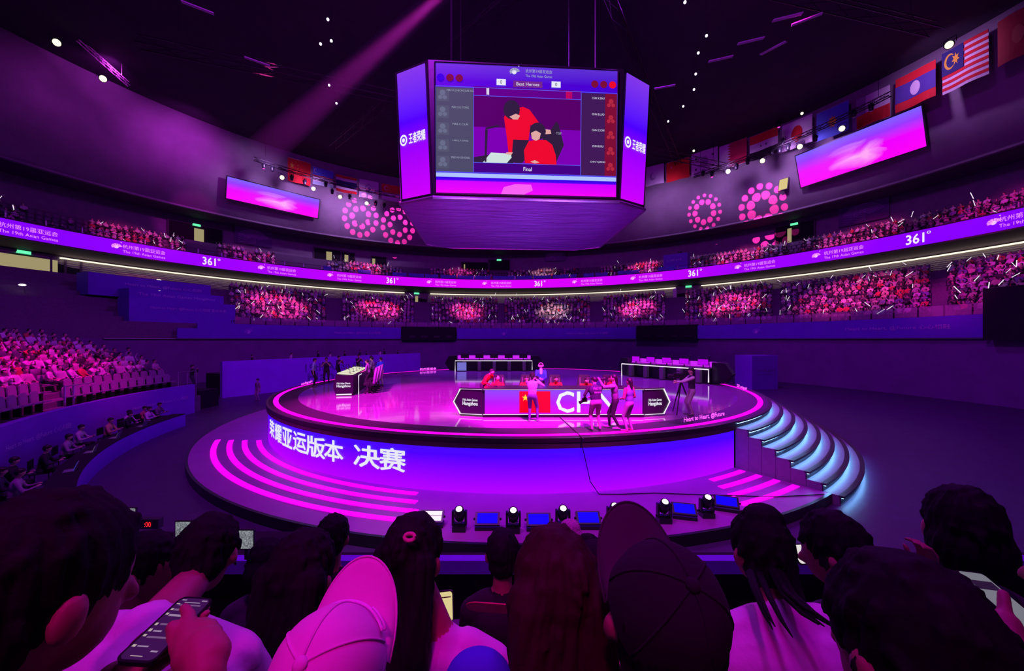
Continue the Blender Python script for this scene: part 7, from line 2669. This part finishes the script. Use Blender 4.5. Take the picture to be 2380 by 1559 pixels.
m_busy = noisy_screen()
for i, (x, y, d_, w_, h_) in enumerate(((433, 1228, 3.4, 0.17, 0.13), (570, 1252, 3.2, 0.15, 0.15), (300, 1195, 4.2, 0.16, 0.14))):
    t = thing('table_monitor', ['lit monitor left of the white tee\'s head', 'lit monitor right of the white tee\'s head', 'lit monitor above the corner head'][i].replace("'s", ''), 'monitor', px(x, y, d_))
    MB().box((0, 0, 0), (w_ + 0.02, 0.02, h_ + 0.02)).build('bezel', m_blackp, t)
    MB().box((0, -0.012, 0), (w_, 0.006, h_)).build('screen', m_busy, t)
    MB().box((0, 0.02, -h_ / 2 - 0.05), (0.03, 0.02, 0.12)).build('stand', m_blackp, t)

# light on the own stand: one magenta house lamp behind and above the audience
lamp('house_lamp', 'SPOT', (-1.5, -5.0, 13.0), 2000, (1.0, 0.0, 0.50), (-0.25, 0.75, 4.1), 11, 0.9, 0.5)
lamp('house_lamp', 'SPOT', (-3.5, -4.0, 13.0), 420, (0.62, 0.03, 1.0), (-0.9, 1.2, 3.8), 24, 0.9, 0.5)
lamp('house_lamp', 'SPOT', (1.5, -2.0, 13.0), 210, (0.75, 0.01, 0.95), (0.75, 1.6, 3.6), 18, 0.9, 0.5)

# ================================================================== PATTERN SPOTS ON THE WALL AND THE HAZE BEAM
def gobo(loc, target, power, color, angle, rings):
    """spotlight with a metal pattern wheel: dots on rings"""
    o = lamp('pattern_spot', 'SPOT', loc, power, color, target, angle, 0.05, 0.02)
    d = o.data
    d.use_nodes = True
    N, L = d.node_tree.nodes, d.node_tree.links
    em = N['Emission']
    tc = N.new('ShaderNodeTexCoord')
    sp = N.new('ShaderNodeSeparateXYZ')
    L.new(tc.outputs['Normal'], sp.inputs[0])

    def M(op, a, b=None):
        n = N.new('ShaderNodeMath')
        n.operation = op
        for i, v in enumerate((a, b)):
            if v is None:
                continue
            if isinstance(v, (int, float)):
                n.inputs[i].default_value = v
            else:
                L.new(v, n.inputs[i])
        return n.outputs[0]
    az_ = M('ABSOLUTE', sp.outputs[2])
    k = 1.0 / math.tan(D(angle / 2))
    x, y = M('MULTIPLY', M('DIVIDE', sp.outputs[0], az_), k), M('MULTIPLY', M('DIVIDE', sp.outputs[1], az_), k)
    r = M('SQRT', M('ADD', M('MULTIPLY', x, x), M('MULTIPLY', y, y)))
    th = M('ARCTAN2', y, x)
    tot = None
    for ri, n_, rad in rings:
        u = M('SUBTRACT', M('FRACT', M('ADD', M('MULTIPLY', th, n_ / (2 * PI)), 10.0)), 0.5)
        arc_ = M('MULTIPLY', u, 2 * PI / n_ * ri)
        dr = M('SUBTRACT', r, ri)
        dd = M('SQRT', M('ADD', M('MULTIPLY', arc_, arc_), M('MULTIPLY', dr, dr)))
        m = M('LESS_THAN', dd, rad)
        tot = m if tot is None else M('ADD', tot, m)
    L.new(tot, em.inputs['Strength'])
    return o


for x, y, R, ang, p, rings in ((838, 505, 47.0, 14.5, 130000, ((0.80, 14, 0.13), (0.42, 7, 0.14))), (925, 525, 47.2, 14.5, 110000, ((0.80, 14, 0.13), (0.42, 7, 0.13))),
                               (1637, 492, 47.2, 11.5, 120000, ((0.86, 15, 0.10), (0.52, 9, 0.15))), (1768, 478, 47.0, 14.0, 140000, ((0.82, 14, 0.13), (0.46, 8, 0.17)))):
    t = on_ring(x, y, B, R)
    a = math.atan2(t.y - B.y, t.x - B.x)
    gobo(pol(B, 22, a, 28.5), t, p, (1.0, 0.03, 0.38), ang, rings)
# flood light wash on the upper wall
for x, y, p in ((590, 385, 3800), (700, 430, 6500), (820, 470, 8000), (1730, 400, 5500), (1880, 350, 5500), (420, 300, 4500), (180, 170, 2500), (2230, 150, 3000), (1560, 440, 3500)):
    t = on_ring(x, y + 45, B, 46.5)
    a = math.atan2(t.y - B.y, t.x - B.x)
    lamp('flood_light', 'SPOT', pol(B, 39.0, a, t.z + 1.0), p * 0.36, (0.66, 0.30, 0.95) if x > 450 else (0.7, 0.05, 0.9), t, 110, 1.0, 0.3)


# one roof spot whose magenta beam shows in the haze
b0, b1 = px(1046, -30, 26.0), px(610, 355, 40.0)
bl = (b1 - b0)
m, N, L, P = new_mat('lit haze')
N.remove(P)
vs_ = N.new('ShaderNodeVolumeScatter')
vs_.inputs['Color'].default_value = (1, 1, 1, 1)
vs_.inputs['Density'].default_value = 0.035
L.new(vs_.outputs[0], N['Material Output'].inputs['Volume'])
mb = MB()
mb.tube([b0 + bl * 0.01, b0 + bl], 0.6, 20, radii=[0.55, 1.7])
hz = mb.build('haze_beam', m)
tag(hz, 'faint magenta light beam in the haze left of the scoreboard', 'haze', kind='stuff')
lamp('beam_lamp', 'SPOT', b0 - bl * 0.08, 52000, (1.0, 0.03, 0.85), b1, 2 * math.degrees(math.atan(1.75 / bl.length)), 0.7, 0.2)

# small lit details are seen but need not be sampled as lamps of their own
for m_ in bpy.data.materials:
    if any(k in m_.name for k in ('letters', 'logo', 'screen ', 'chat', 'phone', 'page', 'digits', 'flag ', 'desk lamp', 'exit', 'hatch', 'monitor', 'laptop', 'spreadsheet', 'white lit', 'edge light', 'corridor', 'side screen', 'pale blue screen', 'wash panel')):
        if 'front screen' not in m_.name and 'wall screen' not in m_.name:
            m_.cycles.emission_sampling = 'NONE'
bpy.data.scenes.remove(SCRATCH)
